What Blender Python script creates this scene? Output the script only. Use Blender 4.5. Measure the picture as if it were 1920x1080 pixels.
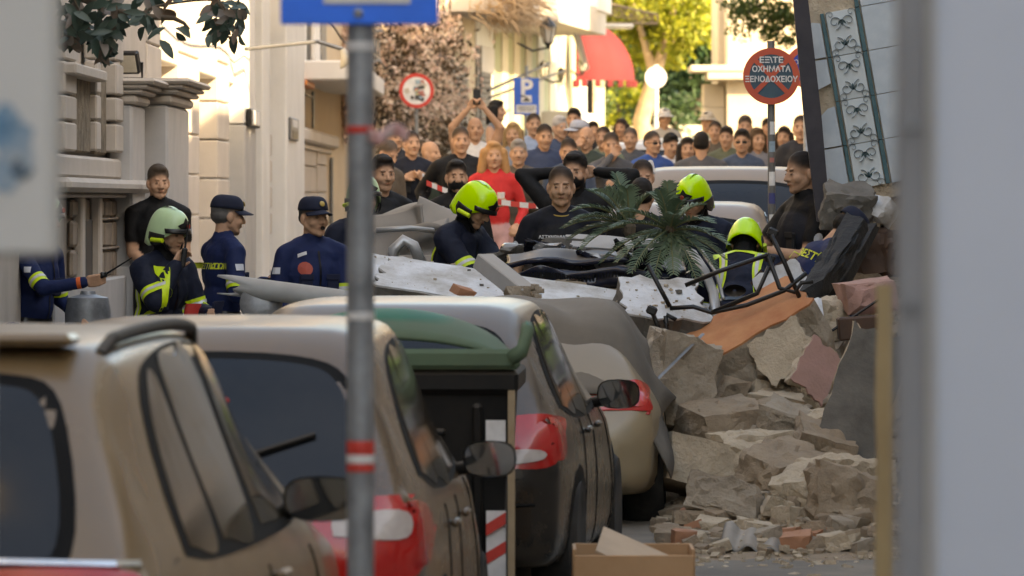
import bpy, bmesh, math, random
import numpy as np
from mathutils import Vector, Matrix
from mathutils.bvhtree import BVHTree
R = math.radians
random.seed(7); rng = np.random.default_rng(7)
for o in list(bpy.data.objects): bpy.data.objects.remove(o)
S = bpy.context.scene
COL = S.collection

# ------------------------------------------------------------ camera
F = 200 / 36 * 1920.0          # focal length in photo pixels
CAMZ = 2.2
cd = bpy.data.cameras.new('camera'); cam = bpy.data.objects.new('camera', cd); COL.objects.link(cam)
cd.lens = 200; cd.sensor_width = 36; cd.shift_y = -165 / 1920.0
cd.clip_start = 0.5; cd.clip_end = 600
cam.location = (0, 0, CAMZ); cam.rotation_euler = (R(90), 0, 0)
cd.dof.use_dof = True; cd.dof.focus_distance = 34.5; cd.dof.aperture_fstop = 6.3
S.camera = cam

# ------------------------------------------------------------ world, sun, exposure
SUN_EL, SUN_AZ = 29.0, 52.0     # azimuth measured from -Y (behind the camera) towards +X
to_sun = Vector((math.sin(R(SUN_AZ)) * math.cos(R(SUN_EL)), -math.cos(R(SUN_AZ)) * math.cos(R(SUN_EL)), math.sin(R(SUN_EL))))
w = bpy.data.worlds.new('World'); S.world = w; w.use_nodes = True
nt = w.node_tree; bg = nt.nodes['Background']
sky = nt.nodes.new('ShaderNodeTexSky'); sky.sky_type = 'NISHITA'; sky.sun_disc = False
sky.sun_elevation = R(SUN_EL); sky.sun_rotation = math.atan2(to_sun.x, to_sun.y)
sky.air_density = 1.0; sky.dust_density = 1.5
nt.links.new(sky.outputs[0], bg.inputs[0]); bg.inputs[1].default_value = 0.15
sl = bpy.data.lights.new('sun', 'SUN'); sl.energy = 3.2; sl.angle = R(0.6); sl.color = (1.0, 0.85, 0.64)
so = bpy.data.objects.new('sun', sl); COL.objects.link(so); so.location = (20, -20, 30)
so.rotation_euler = to_sun.to_track_quat('Z', 'Y').to_euler()
S.view_settings.view_transform = 'Standard'; S.view_settings.look = 'None'
S.view_settings.exposure = 2.45; S.view_settings.gamma = 1.0
S.view_settings.use_white_balance = True; S.view_settings.white_balance_temperature = 9000; S.view_settings.white_balance_tint = 10

# ------------------------------------------------------------ pixel helpers
_gy = [-30, 0, 10, 19, 25, 34, 56, 93, 150, 400]
_gz = [0, 0, .05, .17, .32, .6, 1.18, 1.85, 2.5, 4.5]
def G(y): return float(np.interp(y, _gy, _gz))
def P(px, py, D): return Vector(((px - 960) * D / F, D, CAMZ + (375 - py) * D / F))
def ppm(D): return F / D

# ------------------------------------------------------------ materials
def newmat(name):
    m = bpy.data.materials.new(name); m.use_nodes = True
    return m, m.node_tree, m.node_tree.nodes['Principled BSDF']
def rgb(c): return (c[0], c[1], c[2], 1.0)
_mats = {}
def mat(name, c, c2=None, scale=6.0, rough=0.7, metal=0.0, bump=0.0, bscale=None, dust=0.0, dustc=(.36, .30, .235), spec=0.5, detail=6, coords='Object', fac=(0.35, 0.65), alpha=1.0, dust_lo=0.25, dust_rough=.85, dscale=2.3):
    """noise-mottled surface; dust lies on what faces up plus in blotches"""
    if name in _mats: return _mats[name]
    m, t, b = newmat(name); N = t.nodes.new; L = t.links.new
    tc = N('ShaderNodeTexCoord')
    b.inputs['Roughness'].default_value = rough; b.inputs['Metallic'].default_value = metal
    b.inputs['Specular IOR Level'].default_value = spec
    col = None
    nz = N('ShaderNodeTexNoise'); nz.inputs['Scale'].default_value = scale; nz.inputs['Detail'].default_value = detail; nz.inputs['Roughness'].default_value = 0.62
    L(tc.outputs[coords], nz.inputs['Vector'])
    rp = N('ShaderNodeMapRange'); rp.inputs[1].default_value = fac[0]; rp.inputs[2].default_value = fac[1]
    L(nz.outputs[0], rp.inputs[0])
    mx = N('ShaderNodeMix'); mx.data_type = 'RGBA'; L(rp.outputs[0], mx.inputs[0])
    mx.inputs[6].default_value = rgb(c); mx.inputs[7].default_value = rgb(c2 if c2 else tuple(x * .78 for x in c))
    col = mx.outputs[2]
    if dust > 0:
        ge = N('ShaderNodeNewGeometry'); sx = N('ShaderNodeSeparateXYZ'); L(ge.outputs['Normal'], sx.inputs[0])
        up = N('ShaderNodeMapRange'); up.inputs[1].default_value = dust_lo; up.inputs[2].default_value = 0.95
        L(sx.outputs[2], up.inputs[0])
        n2 = N('ShaderNodeTexNoise'); n2.inputs['Scale'].default_value = dscale; n2.inputs['Detail'].default_value = 8; n2.inputs['Roughness'].default_value = .7
        L(tc.outputs[coords], n2.inputs['Vector'])
        r2 = N('ShaderNodeMapRange'); r2.inputs[1].default_value = 0.38; r2.inputs[2].default_value = 0.62; r2.inputs[3].default_value = 0.15
        L(n2.outputs[0], r2.inputs[0])
        ad = N('ShaderNodeMath'); ad.operation = 'MULTIPLY_ADD'; L(r2.outputs[0], ad.inputs[0]); ad.inputs[1].default_value = dust; L(up.outputs[0], ad.inputs[2])
        ml = N('ShaderNodeMath'); ml.operation = 'MULTIPLY'; ml.use_clamp = True; L(ad.outputs[0], ml.inputs[0]); ml.inputs[1].default_value = min(1, .45 + dust)
        m2 = N('ShaderNodeMix'); m2.data_type = 'RGBA'; L(ml.outputs[0], m2.inputs[0]); L(col, m2.inputs[6]); m2.inputs[7].default_value = rgb(dustc)
        col = m2.outputs[2]
        rr = N('ShaderNodeMapRange'); rr.inputs[3].default_value = rough; rr.inputs[4].default_value = dust_rough; L(ml.outputs[0], rr.inputs[0]); L(rr.outputs[0], b.inputs['Roughness'])
        if metal > 0:
            mm = N('ShaderNodeMapRange'); mm.inputs[3].default_value = metal; mm.inputs[4].default_value = 0; L(ml.outputs[0], mm.inputs[0]); L(mm.outputs[0], b.inputs['Metallic'])
    L(col, b.inputs['Base Color'])
    if bump > 0:
        bn = N('ShaderNodeTexNoise'); bn.inputs['Scale'].default_value = bscale or scale * 3; bn.inputs['Detail'].default_value = 8; bn.inputs['Roughness'].default_value = .65
        L(tc.outputs[coords], bn.inputs['Vector'])
        bp = N('ShaderNodeBump'); bp.inputs['Strength'].default_value = 1.0; bp.inputs['Distance'].default_value = bump
        L(bn.outputs[0], bp.inputs['Height']); L(bp.outputs[0], b.inputs['Normal'])
    _mats[name] = m
    return m
def vcol_mat(name, rough=.75):
    """cloth / skin: colour comes from the mesh's own colour attribute"""
    m, t, b = newmat(name); N = t.nodes.new; L = t.links.new
    a = N('ShaderNodeVertexColor'); a.layer_name = 'Col'
    tc = N('ShaderNodeTexCoord'); nz = N('ShaderNodeTexNoise'); nz.inputs['Scale'].default_value = 28; nz.inputs['Detail'].default_value = 4
    L(tc.outputs['Object'], nz.inputs['Vector'])
    mr = N('ShaderNodeMapRange'); mr.inputs[3].default_value = .82; mr.inputs[4].default_value = 1.15; L(nz.outputs[0], mr.inputs[0])
    mu = N('ShaderNodeMix'); mu.data_type = 'RGBA'; mu.blend_type = 'MULTIPLY'; mu.inputs[0].default_value = 1
    L(a.outputs[0], mu.inputs[6]); L(mr.outputs[0], mu.inputs[7]); L(mu.outputs[2], b.inputs['Base Color'])
    b.inputs['Roughness'].default_value = rough; b.inputs['Specular IOR Level'].default_value = .3
    bn = N('ShaderNodeTexNoise'); bn.inputs['Scale'].default_value = 9; bn.inputs['Detail'].default_value = 3; L(tc.outputs['Object'], bn.inputs['Vector'])
    bp = N('ShaderNodeBump'); bp.inputs['Distance'].default_value = .02; bp.inputs['Strength'].default_value = .6; L(bn.outputs[0], bp.inputs['Height']); L(bp.outputs[0], b.inputs['Normal'])
    return m

# ------------------------------------------------------------ mesh builder
class MB:
    def __init__(s): s.v = []; s.f = []; s.m = []; s.mi = 0
    def add(s, vs, fs):
        o = len(s.v); s.v.extend([tuple(v) for v in vs]); s.f.extend([tuple(i + o for i in f) for f in fs]); s.m.extend([s.mi] * len(fs)); return s
    def box(s, c, d, M=None, taper=1.0, bev=0.0):
        hx, hy, hz = d[0] / 2, d[1] / 2, d[2] / 2
        if bev > 0:
            b = min(bev, hx * .9, hy * .9, hz * .9); vs = []; idx = {}
            for sx in (-1, 1):
                for sy in (-1, 1):
                    for sz in (-1, 1):
                        for k in range(3):
                            q = [sx * hx, sy * hy, sz * hz]
                            for a in range(3):
                                if a != k: q[a] -= (sx, sy, sz)[a] * b
                            idx[(sx, sy, sz, k)] = len(vs); vs.append(q)
            fs = []
            for k in range(3):
                a, b2 = [i for i in range(3) if i != k]
                for sg in (-1, 1):
                    r = []
                    for (p, q) in ((-1, -1), (1, -1), (1, 1), (-1, 1)):
                        t = [0, 0, 0]; t[k] = sg; t[a] = p; t[b2] = q; r.append(idx[(*t, k)])
                    fs.append(r if (sg > 0) == (k != 1) else r[::-1])
            for k in range(3):          # edge chamfers along axis k
                a, b2 = [i for i in range(3) if i != k]
                for p in (-1, 1):
                    for q in (-1, 1):
                        t0 = [0] * 3; t1 = [0] * 3; t0[k] = -1; t1[k] = 1
                        for t in (t0, t1): t[a] = p; t[b2] = q
                        fs.append([idx[(*t0, a)], idx[(*t1, a)], idx[(*t1, b2)], idx[(*t0, b2)]])
            for sx in (-1, 1):
                for sy in (-1, 1):
                    for sz in (-1, 1): fs.append([idx[(sx, sy, sz, k)] for k in range(3)])
        else:
            vs = [[x * hx * (taper if z > 0 else 1), y * hy * (taper if z > 0 else 1), z * hz] for z in (-1, 1) for y in (-1, 1) for x in (-1, 1)]
            fs = [(0, 2, 3, 1), (4, 5, 7, 6), (0, 1, 5, 4), (2, 6, 7, 3), (0, 4, 6, 2), (1, 3, 7, 5)]
        c = Vector(c); M = M or Matrix.Identity(3)
        return s.add([M @ Vector(v) + c for v in vs], fs)
    def tube(s, pts, r, n=8, cap=True, flat=1.0):
        pts = [Vector(p) for p in pts]; k = len(pts); rs = r if isinstance(r, (list, tuple)) else [r] * k
        vs = []; fs = []; up = None
        for i, p in enumerate(pts):
            t = (pts[min(i + 1, k - 1)] - pts[max(i - 1, 0)]).normalized()
            if up is None: up = Vector((0, 0, 1)) if abs(t.z) < .9 else Vector((1, 0, 0))
            a = t.cross(up).normalized(); b = a.cross(t).normalized(); up = b
            for j in range(n):
                an = 2 * math.pi * j / n; vs.append(p + (a * math.cos(an) + b * math.sin(an) * flat) * rs[i])
        for i in range(k - 1):
            for j in range(n): fs.append((i * n + j, i * n + (j + 1) % n, (i + 1) * n + (j + 1) % n, (i + 1) * n + j))
        if cap: fs.append(tuple(range(n))[::-1]); fs.append(tuple((k - 1) * n + j for j in range(n)))
        return s.add(vs, fs)
    def lathe(s, prof, c=(0, 0, 0), n=16, M=None):
        c = Vector(c); M = M or Matrix.Identity(3); vs = []; fs = []; k = len(prof)
        for (r, z) in prof:
            for j in range(n):
                a = 2 * math.pi * j / n; vs.append(M @ Vector((r * math.cos(a), r * math.sin(a), z)) + c)
        for i in range(k - 1):
            for j in range(n): fs.append((i * n + j, i * n + (j + 1) % n, (i + 1) * n + (j + 1) % n, (i + 1) * n + j))
        fs.append(tuple(range(n))[::-1]); fs.append(tuple((k - 1) * n + j for j in range(n)))
        return s.add(vs, fs)
    def prism(s, poly, o, ux, uy, depth):
        """flat polygon (2-D) placed at o with axes ux, uy, thickened by the vector depth"""
        o, ux, uy, depth = Vector(o), Vector(ux), Vector(uy), Vector(depth); n = len(poly)
        vs = [o + ux * p[0] + uy * p[1] for p in poly]; vs += [v + depth for v in vs]
        fs = [tuple(range(n))[::-1], tuple(range(n, 2 * n))] + [(i, (i + 1) % n, (i + 1) % n + n, i + n) for i in range(n)]
        return s.add(vs, fs)
    def grid(s, nu, nv, fn, closed_u=False):
        vs = [fn(i / (nu - 1) if not closed_u else i / nu, j / (nv - 1)) for i in range(nu) for j in range(nv)]
        fs = []
        for i in range(nu if closed_u else nu - 1):
            for j in range(nv - 1):
                i2 = (i + 1) % nu; fs.append((i * nv + j, i2 * nv + j, i2 * nv + j + 1, i * nv + j + 1))
        return s.add(vs, fs)
    def build(s, name, mats, parent=None, smooth=False, fix=True, origin=None, angle=None):
        me = bpy.data.meshes.new(name)
        vs = s.v
        if origin is not None:
            o0 = Vector(origin); vs = [tuple(Vector(v) - o0) for v in vs]
        me.from_pydata(vs, [], s.f)
        ms = mats if isinstance(mats, (list, tuple)) else [mats]
        for m in ms: me.materials.append(m)
        if len(ms) > 1: me.polygons.foreach_set('material_index', s.m)
        if fix:
            bm = bmesh.new(); bm.from_mesh(me); bmesh.ops.recalc_face_normals(bm, faces=bm.faces); bm.to_mesh(me); bm.free()
        if smooth:
            me.polygons.foreach_set('use_smooth', [True] * len(me.polygons))
            if angle: me.set_sharp_from_angle(angle=R(angle))
        me.update()
        ob = bpy.data.objects.new(name, me); COL.objects.link(ob)
        if origin is not None: ob.location = origin
        if parent is not None:
            ob.parent = parent
            ob.matrix_parent_inverse = parent_world(parent).inverted()
        return ob
def parent_world(p):
    m = Matrix.LocRotScale(p.location, p.rotation_euler, p.scale)
    return (parent_world(p.parent) @ p.matrix_parent_inverse @ m) if p.parent else m
def tag(o, label, cat, group=None, kind=None):
    o['label'] = label
    if cat: o['category'] = cat
    if group: o['group'] = group
    if kind: o['kind'] = kind
    return o
def struct(o): o['kind'] = 'structure'; return o
def thing(name, loc, label, cat, group=None):
    o = bpy.data.objects.new(name, None); COL.objects.link(o); o.location = loc; o.empty_display_size = .2
    return tag(o, label, cat, group)
def rotz(a): return Matrix.Rotation(a, 3, 'Z')
def text_mesh(name, txt, size, m, parent, loc, rot, extrude=.001, align='CENTER', sx=1.0, bold=0.0):
    cu = bpy.data.curves.new(name, 'FONT'); cu.body = txt; cu.size = size; cu.extrude = extrude; cu.align_x = align; cu.align_y = 'CENTER'; cu.offset = bold
    cu.resolution_u = 2
    t = bpy.data.objects.new(name, cu); COL.objects.link(t); t.scale = (sx, 1, 1)
    bpy.context.view_layer.update()
    dg = bpy.context.evaluated_depsgraph_get(); me = bpy.data.meshes.new_from_object(t.evaluated_get(dg))
    bpy.data.objects.remove(t)
    o = bpy.data.objects.new(name, me); COL.objects.link(o); me.materials.clear(); me.materials.append(m)
    M = Matrix.Translation(Vector(loc)) @ Matrix(rot).to_4x4() @ Matrix.Diagonal((sx, 1, 1, 1))
    if parent is not None: o.parent = parent; o.matrix_parent_inverse = parent_world(parent).inverted()
    o.matrix_basis = M
    return o
FACE_CAM = Matrix(((1, 0, 0), (0, 0, -1), (0, 1, 0)))     # text facing -Y
# ============================================================ SETTING
M_asph = mat('asphalt', (.11, .10, .088), (.25, .215, .17), scale=1.6, rough=.9, bump=.006, bscale=60, fac=(.3, .7))
M_pave = mat('pavement_stone', (.30, .27, .235), (.22, .195, .17), scale=3, rough=.85, bump=.004, bscale=30)
M_kerb = mat('kerb_stone', (.36, .34, .31), scale=5, rough=.8, bump=.003)
def sheet(name, x0, x1, ys, dz, m, nx=2):
    b = MB(); b.grid(len(ys), nx, lambda u, v: (x0 + (x1 - x0) * v, ys[int(round(u * (len(ys) - 1)))], G(ys[int(round(u * (len(ys) - 1)))]) + dz))
    return struct(b.build(name, m))
YS = [-30, 0, 5, 10, 15, 19, 22, 25, 28, 31, 34, 40, 48, 56, 68, 80, 93, 110, 130, 150, 220, 400]
sheet('ground', -150, 150, YS, -.02, mat('ground_earth', (.2, .18, .15), scale=.5, rough=.95))
sheet('road', -2.35, 6.0, YS[:20], 0, M_asph)
def walk(name, x0, x1, y0, y1):
    ys = [y for y in YS if y0 < y < y1]; ys = [y0] + ys + [y1]
    b = MB()
    for a, c in zip(ys[:-1], ys[1:]):
        za, zc = G(a) + .13, G(c) + .13
        b.add([(x0, a, za - .5), (x1, a, za - .5), (x1, c, zc - .5), (x0, c, zc - .5), (x0, a, za), (x1, a, za), (x1, c, zc), (x0, c, zc)],
              [(4, 5, 6, 7), (0, 4, 7, 3), (1, 2, 6, 5), (0, 1, 5, 4), (3, 7, 6, 2)])
    return struct(b.build(name, M_pave))
walk('pavement', -3.6, -2.5, -20, 66); walk('pavement', 3.0, 6.2, -20, 66)
for x in (-2.5, 2.85):
    b = MB()
    for k in range(int(86 / 1.2)):
        y0 = -20 + k * 1.2; y1 = y0 + 1.185
        b.add([(x, y0, G(y0) - .1), (x + .15, y0, G(y0) - .1), (x + .15, y1, G(y1) - .1), (x, y1, G(y1) - .1), (x, y0, G(y0) + .126), (x + .15, y0, G(y0) + .126), (x + .15, y1, G(y1) + .126), (x, y1, G(y1) + .126)],
              [(4, 5, 6, 7), (0, 4, 7, 3), (1, 2, 6, 5), (0, 1, 5, 4), (3, 7, 6, 2)])
    struct(b.build('kerb', M_kerb))

# ------------------------------------------------------------ facade helper
class Facade:
    def __init__(s, A, B, root):
        s.A = Vector((A[0], A[1], 0)); d = Vector((B[0] - A[0], B[1] - A[1], 0)); s.L = d.length; s.u = d.normalized()
        s.n = Vector((s.u.y, -s.u.x, 0)); s.root = root
        if s.n.x < 0 and abs(s.n.x) > .3: s.n = -s.n
        if s.n.y > 0.5: s.n = -s.n
    def up(s, px):               # distance along the facade where a pixel column meets it
        d = Vector(((px - 960) / F, 1, 0)); k = s.A.cross(s.u).z / d.cross(s.u).z
        return (d * k - s.A).dot(s.u), k
    def z(s, px, py): return CAMZ + (375 - py) * s.up(px)[1] / F
    def bx(s, name, px0, px1, pyT, pyB, n0, n1, m, b=None, bev=0.012, zabs=None):
        """a block between two pixel columns; pyT / pyB read at the nearer column px0 (pyB None = down to the ground)"""
        u0, D0 = s.up(px0); u1, D1 = s.up(px1)
        zT = s.z(px0, pyT); zB = s.z(px0, pyB) if pyB is not None else G(D0) - .1
        return s.blk(name, u0, u1, zB, zT, n0, n1, m, b, bev)
    def blk(s, name, u0, u1, zB, zT, n0, n1, m, b=None, bev=0.012):
        c = s.A + s.u * (u0 + u1) / 2 + s.n * (n0 + n1) / 2 + Vector((0, 0, (zB + zT) / 2))
        M = Matrix((s.u, s.n, Vector((0, 0, 1)))).transposed()
        bb = b or MB(); bb.box(c, (abs(u1 - u0), abs(n1 - n0), abs(zT - zB)), M, bev=bev)
        return bb if b else bb.build(name, m, s.root)
    def pt(s, u, n, z): return s.A + s.u * u + s.n * n + Vector((0, 0, z))

def wallx(D): return -3.2 + .00778 * D
M_marb = mat('weathered_marble', (.41, .40, .39), (.33, .33, .33), scale=2.2, rough=.6, bump=.002, detail=9)
M_lime = mat('stained_limestone', (.45, .40, .35), (.39, .345, .295), scale=2.5, rough=.85, bump=.004)
M_relief = mat('carved_brown_stone', (.24, .19, .13), (.09, .07, .045), scale=9, rough=.9, bump=.03, bscale=14)
M_dark = mat('dark_opening', (.02, .02, .022), scale=3, rough=.6)
M_cream = mat('cream_stucco', (.60, .55, .49), (.53, .48, .42), scale=1.2, rough=.85, bump=.002, bscale=40)
M_creamp = mat('cream_panel', (.55, .49, .43), (.48, .43, .375), scale=1.5, rough=.85, bump=.002, bscale=40)
M_white = mat('white_stucco', (.72, .70, .66), (.64, .62, .58), scale=1.3, rough=.8, bump=.002, bscale=30)
M_beige = mat('beige_stucco', (.58, .47, .33), (.51, .41, .285), scale=1.0, rough=.85, bump=.002, bscale=30)
M_shut = mat('aged_shutter_wood', (.27, .22, .17), (.16, .125, .095), scale=5, rough=.8, bump=.003)
M_black = mat('black_metal', (.005, .005, .0055), (.012, .011, .010), scale=12, rough=.45)
M_glassd = mat('dark_window_glass', (.008, .01, .012), scale=2, rough=.08, spec=.8)
M_iron = mat('grey_iron', (.22, .22, .22), scale=10, rough=.5, metal=.6)

# ---- marble town house (near, left)
t1 = thing('marble_townhouse', (wallx(36), 36, G(36)), 'grey marble town house with pilasters and shuttered ground floor window', 'building')
fa = Facade((wallx(24), 24), (wallx(45.2), 45.2), t1)
fa.blk('wall', 0, fa.L, G(30) - .5, 9.5, -.6, -.02, M_lime)
for py0, py1, (a, c) in [(128, 200, (116, 150)), (200, 290, (116, 150))]: pass
# carved relief panels between ashlar blocks
fa.bx('relief_panel', 120, 156, 140, 284, 0, .05, M_relief); fa.bx('relief_panel', 166, 186, 140, 288, 0, .05, M_relief)
for k, (y0, y1) in enumerate([(60, 112), (114, 176), (178, 226), (228, 284)]):
    fa.bx('ashlar_block', 96, 118, y0, y1 - 2, 0, .09, M_lime); fa.bx('ashlar_block', 157, 165, y0, y1 - 2, 0, .09, M_lime)
    fa.bx('ashlar_block', 187, 200, y0 + 5, y1 + 1, 0, .12, M_lime)
fa.bx('frieze', 96, 157, 117, 139, 0, .16, M_lime)
fa.bx('ledge', 60, 206, 286, 331, 0, .10, M_lime, bev=.02)
fa.bx('ledge', 60, 226, 332, 360, 0, .24, M_lime, bev=.03)
fa.bx('ledge_bracket', 60, 220, 361, 370, 0, .14, M_lime)
# window with wooden shutters below the ledge
fa.bx('shutter_backing', 100, 218, 372, 540, 0, .03, M_shut)
for (x0, x1) in [(116, 126), (166, 177), (178, 192), (194, 212)]:
    for (y0, y1) in [(374, 408), (414, 464), (470, 520)]:
        fa.bx('shutter_panel', x0, x1, y0, y1, .03, .07, M_shut, bev=.02)
for y in (366, 409, 465, 521): fa.bx('shutter_rail', 164, 214, y, y + 5, .03, .09, M_shut)
fa.bx('dark_doorway', 133, 160, 412, None, .03, .05, M_dark)
fa.bx('window_jamb', 126, 132, 366, None, .03, .10, M_lime); fa.bx('window_jamb', 160, 165, 366, None, .03, .10, M_lime)
fa.bx('window_jamb', 213, 222, 366, None, .0, .16, M_lime)
fa.bx('base_course', 60, 222, 540, None, 0, .14, M_marb)
# pilasters with stepped capitals
for (x0, x1, n) in [(201, 226, .18), (229, 272, .34)]:
    fa.bx('pilaster', x0, x1, 196, None, 0, n, M_marb, bev=.02)
    for k, (ya, yb, e) in enumerate([(146, 157, .17), (158, 166, .12), (167, 176, .08), (177, 195, .035)]):
        fa.bx('capital', x0 - e * 12, x1 + e * 12, ya, yb, 0, n + e, M_lime, bev=.02)
    fa.bx('pilaster_plinth', x0 - 1, x1 + 1, 500, None, 0, n + .05, M_marb)
fa.blk('cornice', 0, fa.L, 5.3, 5.6, 0, .35, M_lime)

# ---- cream house with tall recesses
t2 = thing('cream_house', (wallx(50), 50, G(50)), 'cream stucco house with tall recessed openings and banded wall panels', 'building')
fb = Facade((wallx(45.25), 45.25), (wallx(66.4), 66.4), t2)
fb.blk('wall', 0, fb.L, G(45) - .5, 10, -1.0, -.28, M_cream)
def panel_col(f, x0, x1, joints, n, m, top=-160, bottom=640):
    ys = [top] + joints + [bottom]
    for a, c in zip(ys[:-1], ys[1:]): f.bx('wall_panel', x0, x1, a + 1.2, c - 1.2, -.28, n, m, bev=.012)
panel_col(fb, 278, 303, [80, 155, 237, 320, 400], 0, M_creamp)
panel_col(fb, 336, 374, [98, 172, 248, 326, 405], 0, M_creamp)
panel_col(fb, 409, 430, [115, 190, 262, 335, 410], 0, M_creamp)
for (x0, x1, yt) in [(303, 336, 113), (374, 409, 135), (430, 441, 155)]:
    fb.bx('lintel', x0, x1, -160, yt, -.28, -.01, M_cream); fb.bx('recessed_door', x0 + 2, x1 - 1, yt, None, -.28, -.255, M_white)
fb.bx('pilaster', 441, 462, 234, None, -.28, .10, M_marb); fb.bx('pilaster', 441, 462, -160, 232, -.28, .09, M_white)
fb.bx('pilaster', 464, 478, -160, None, -.28, .16, M_white); fb.bx('wall_strip', 478, 496, 40, None, -.28, .05, M_creamp)
for y in (250, 300, 350, 400): fb.bx('band', 484, 495, y, y + 40, .05, .09, M_creamp)
fb.bx('pilaster', 497, 533, -160, None, -.28, .24, M_white, bev=.02)
b = MB(); fb.bx('', 443, 461, 203, 237, .10, .15, None, b); fb.bx('meter_box', 445, 459, 206, 233, .15, .157, M_white)
b.build('meter_box_frame', M_black, t2)
fb.bx('intercom', 500, 516, 219, 262, .24, .27, M_iron); fb.bx('intercom_screen', 503, 513, 224, 238, .27, .275, M_white); fb.bx('intercom_keypad', 503, 513, 244, 258, .27, .275, M_black)
fb.blk('cornice', 0, fb.L * .8, 5.1, 5.35, -.28, .5, M_cream); fb.blk('cornice', 0, fb.L * .8, 5.36, 5.6, -.28, .62, M_cream)

# ---- beige house with a balcony
t3 = thing('beige_house', (wallx(70), 70, G(70)), 'beige house with a small white balcony and a banded ground floor', 'building')
fc = Facade((wallx(66.5), 66.5), (wallx(84), 84), t3)
fc.blk('wall', 0, fc.L, G(66) - .5, 11, -.8, 0, M_beige)
fc.bx('string_course', 535, 655, 234, 262, 0, .16, M_cream, bev=.03); fc.bx('string_course', 535, 655, 263, 274, 0, .09, M_cream)
for (x0, x1) in [(536, 546), (549, 586), (589, 606)]:
    for (a, c) in [(276, 308), (310, 360), (362, 420), (422, 520)]: fc.bx('wall_panel', x0, x1, a, c, 0, .05, M_creamp)
fc.bx('window_recess', 607, 632, 290, 420, 0, .02, M_dark)
for k in range(5):
    x = 609 + k * 4.6; fc.bx('window_bar', x, x + 1.3, 296, 420, .08, .11, M_iron, bev=0)
fc.bx('pilaster', 633, 642, 200, None, 0, .12, M_white)
fc.bx('balcony_slab', 556, 622, 113, 150, 0, .75, M_white, bev=.02)
fc.bx('balcony_door', 564, 580, -60, 112, 0, .02, M_dark); fc.bx('shutter', 583, 592, -60, 112, 0, .06, M_white); fc.bx('shutter', 594, 604, -60, 112, 0, .06, M_iron); fc.bx('balcony_door', 606, 618, -60, 112, 0, .02, M_glassd)
fc.bx('window_frame', 558, 563, -60, 112, 0, .08, M_white); fc.bx('window_frame', 619, 625, -60, 160, 0, .08, M_white)
for k in range(9): fc.bx('balcony_baluster', 558 + k * 7.6, 559.2 + k * 7.6, 74, 112, .68, .70, M_iron, bev=0)
fc.bx('balcony_rail', 556, 622, 71, 74, .67, .71, M_iron, bev=0)
fc.bx('brick_quoin', 540, 546, 30, 112, 0, .04, mat('red_brick', (.42, .16, .08), (.33, .12, .06), scale=8, rough=.85))
fc.bx('wall_lamp', 553, 570, 149, 160, .02, .14, mat('orange_lamp', (.75, .22, .04), scale=3, rough=.4))
fc.bx('conduit', 553, 585, 168, 171, 0, .03, M_iron, bev=0); fc.bx('conduit', 584, 586, 171, 240, 0, .03, M_iron, bev=0)
# spotlight on a curved arm, floodlight
b = MB(); p = [fb.pt(fb.up(432)[0], .15, fb.z(432, 92)), fb.pt(fb.up(440)[0], .5, fb.z(440, 84)), fb.pt(fb.up(446)[0], .8, fb.z(446, 78)), fb.pt(fb.up(447)[0], 1.05, fb.z(447, 92))]
b.tube(p, .02); arm = thing('arm_spotlight', p[0], 'small spotlight on a curved arm fixed to the cream house', 'lamp'); b.build('arm', M_iron, arm)
b = MB(); b.lathe([(.03, 0), (.05, -.06), (.11, -.17), (.10, -.175)], p[3], n=14, M=Matrix.Rotation(R(-25), 3, 'Y')); b.build('reflector', mat('pale_reflector', (.6, .55, .45), rough=.3), arm, smooth=True)
fl = thing('floodlight', fa.pt(fa.up(232)[0], .4, fa.z(232, 130)), 'black framed floodlight on top of the marble pilaster', 'lamp')
q = P(238, 117, 42.0); Mf = Matrix.Rotation(R(-20), 3, 'Z') @ Matrix.Rotation(R(22), 3, 'X')
b = MB(); b.box(q, (.20, .06, .17), Mf, bev=.01); b.build('housing', M_black, fl)
b = MB(); b.box(q + Mf @ Vector((0, -.034, 0)), (.17, .008, .13), Mf); b.build('lens', mat('floodlight_glass', (.55, .5, .4), rough=.2), fl)
b = MB(); b.tube([q + Vector((-.11, 0, 0)), q + Vector((-.11, .03, -.12)), q + Vector((.11, .03, -.12)), q + Vector((.11, 0, 0))], .012); b.build('bracket', M_black, fl)

# ---- buildings on the right side (the row that shades the street; beyond the frame's edge)
M_row = mat('ochre_stucco', (.50, .42, .31), (.44, .36, .26), scale=1, rough=.85, bump=.002)
def row_house(y0, y1, h, m, label, x=4.3):
    r = thing('row_house', (x, y0, G(y0)), label, 'building'); f = Facade((x, y0), (x, y1), r); f.n = Vector((-1, 0, 0))
    f.blk('wall', 0, y1 - y0 - .02, G(y0) - .5, h, -8, 0, m); f.blk('cornice', -.0, y1 - y0 - .03, h + .003, h + .2, -8, .3, M_white)
    n = max(1, int((y1 - y0) / 2.6))
    for k in range(n):
        for zz in (G(y0) + .9, G(y0) + 4.2, G(y0) + 7.4):
            if zz + 2 < h:
                u = (k + .5) * (y1 - y0) / n; wf = f.blk('window', u - .55, u + .55, zz, zz + 1.9, 0, .05, M_white); f2 = f.blk('pane', u - .45, u + .45, zz + .1, zz + 1.8, .05, .056, M_glassd)
                f.blk('window_sill', u - .65, u + .65, zz - .12, zz - .002, 0, .16, M_white)
row_house(-16, 6, 13, M_row, 'tall ochre house with three rows of windows across the street')
row_house(6.1, 30, 12, M_cream, 'tall cream house with white sills beside the rubble')
row_house(44.5, 52, 7.7, M_white, 'low white house past the collapsed building', x=4.4); row_house(52.1, 79, 9.3, M_cream, 'cream house further up past the low white house', x=4.4)

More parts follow.
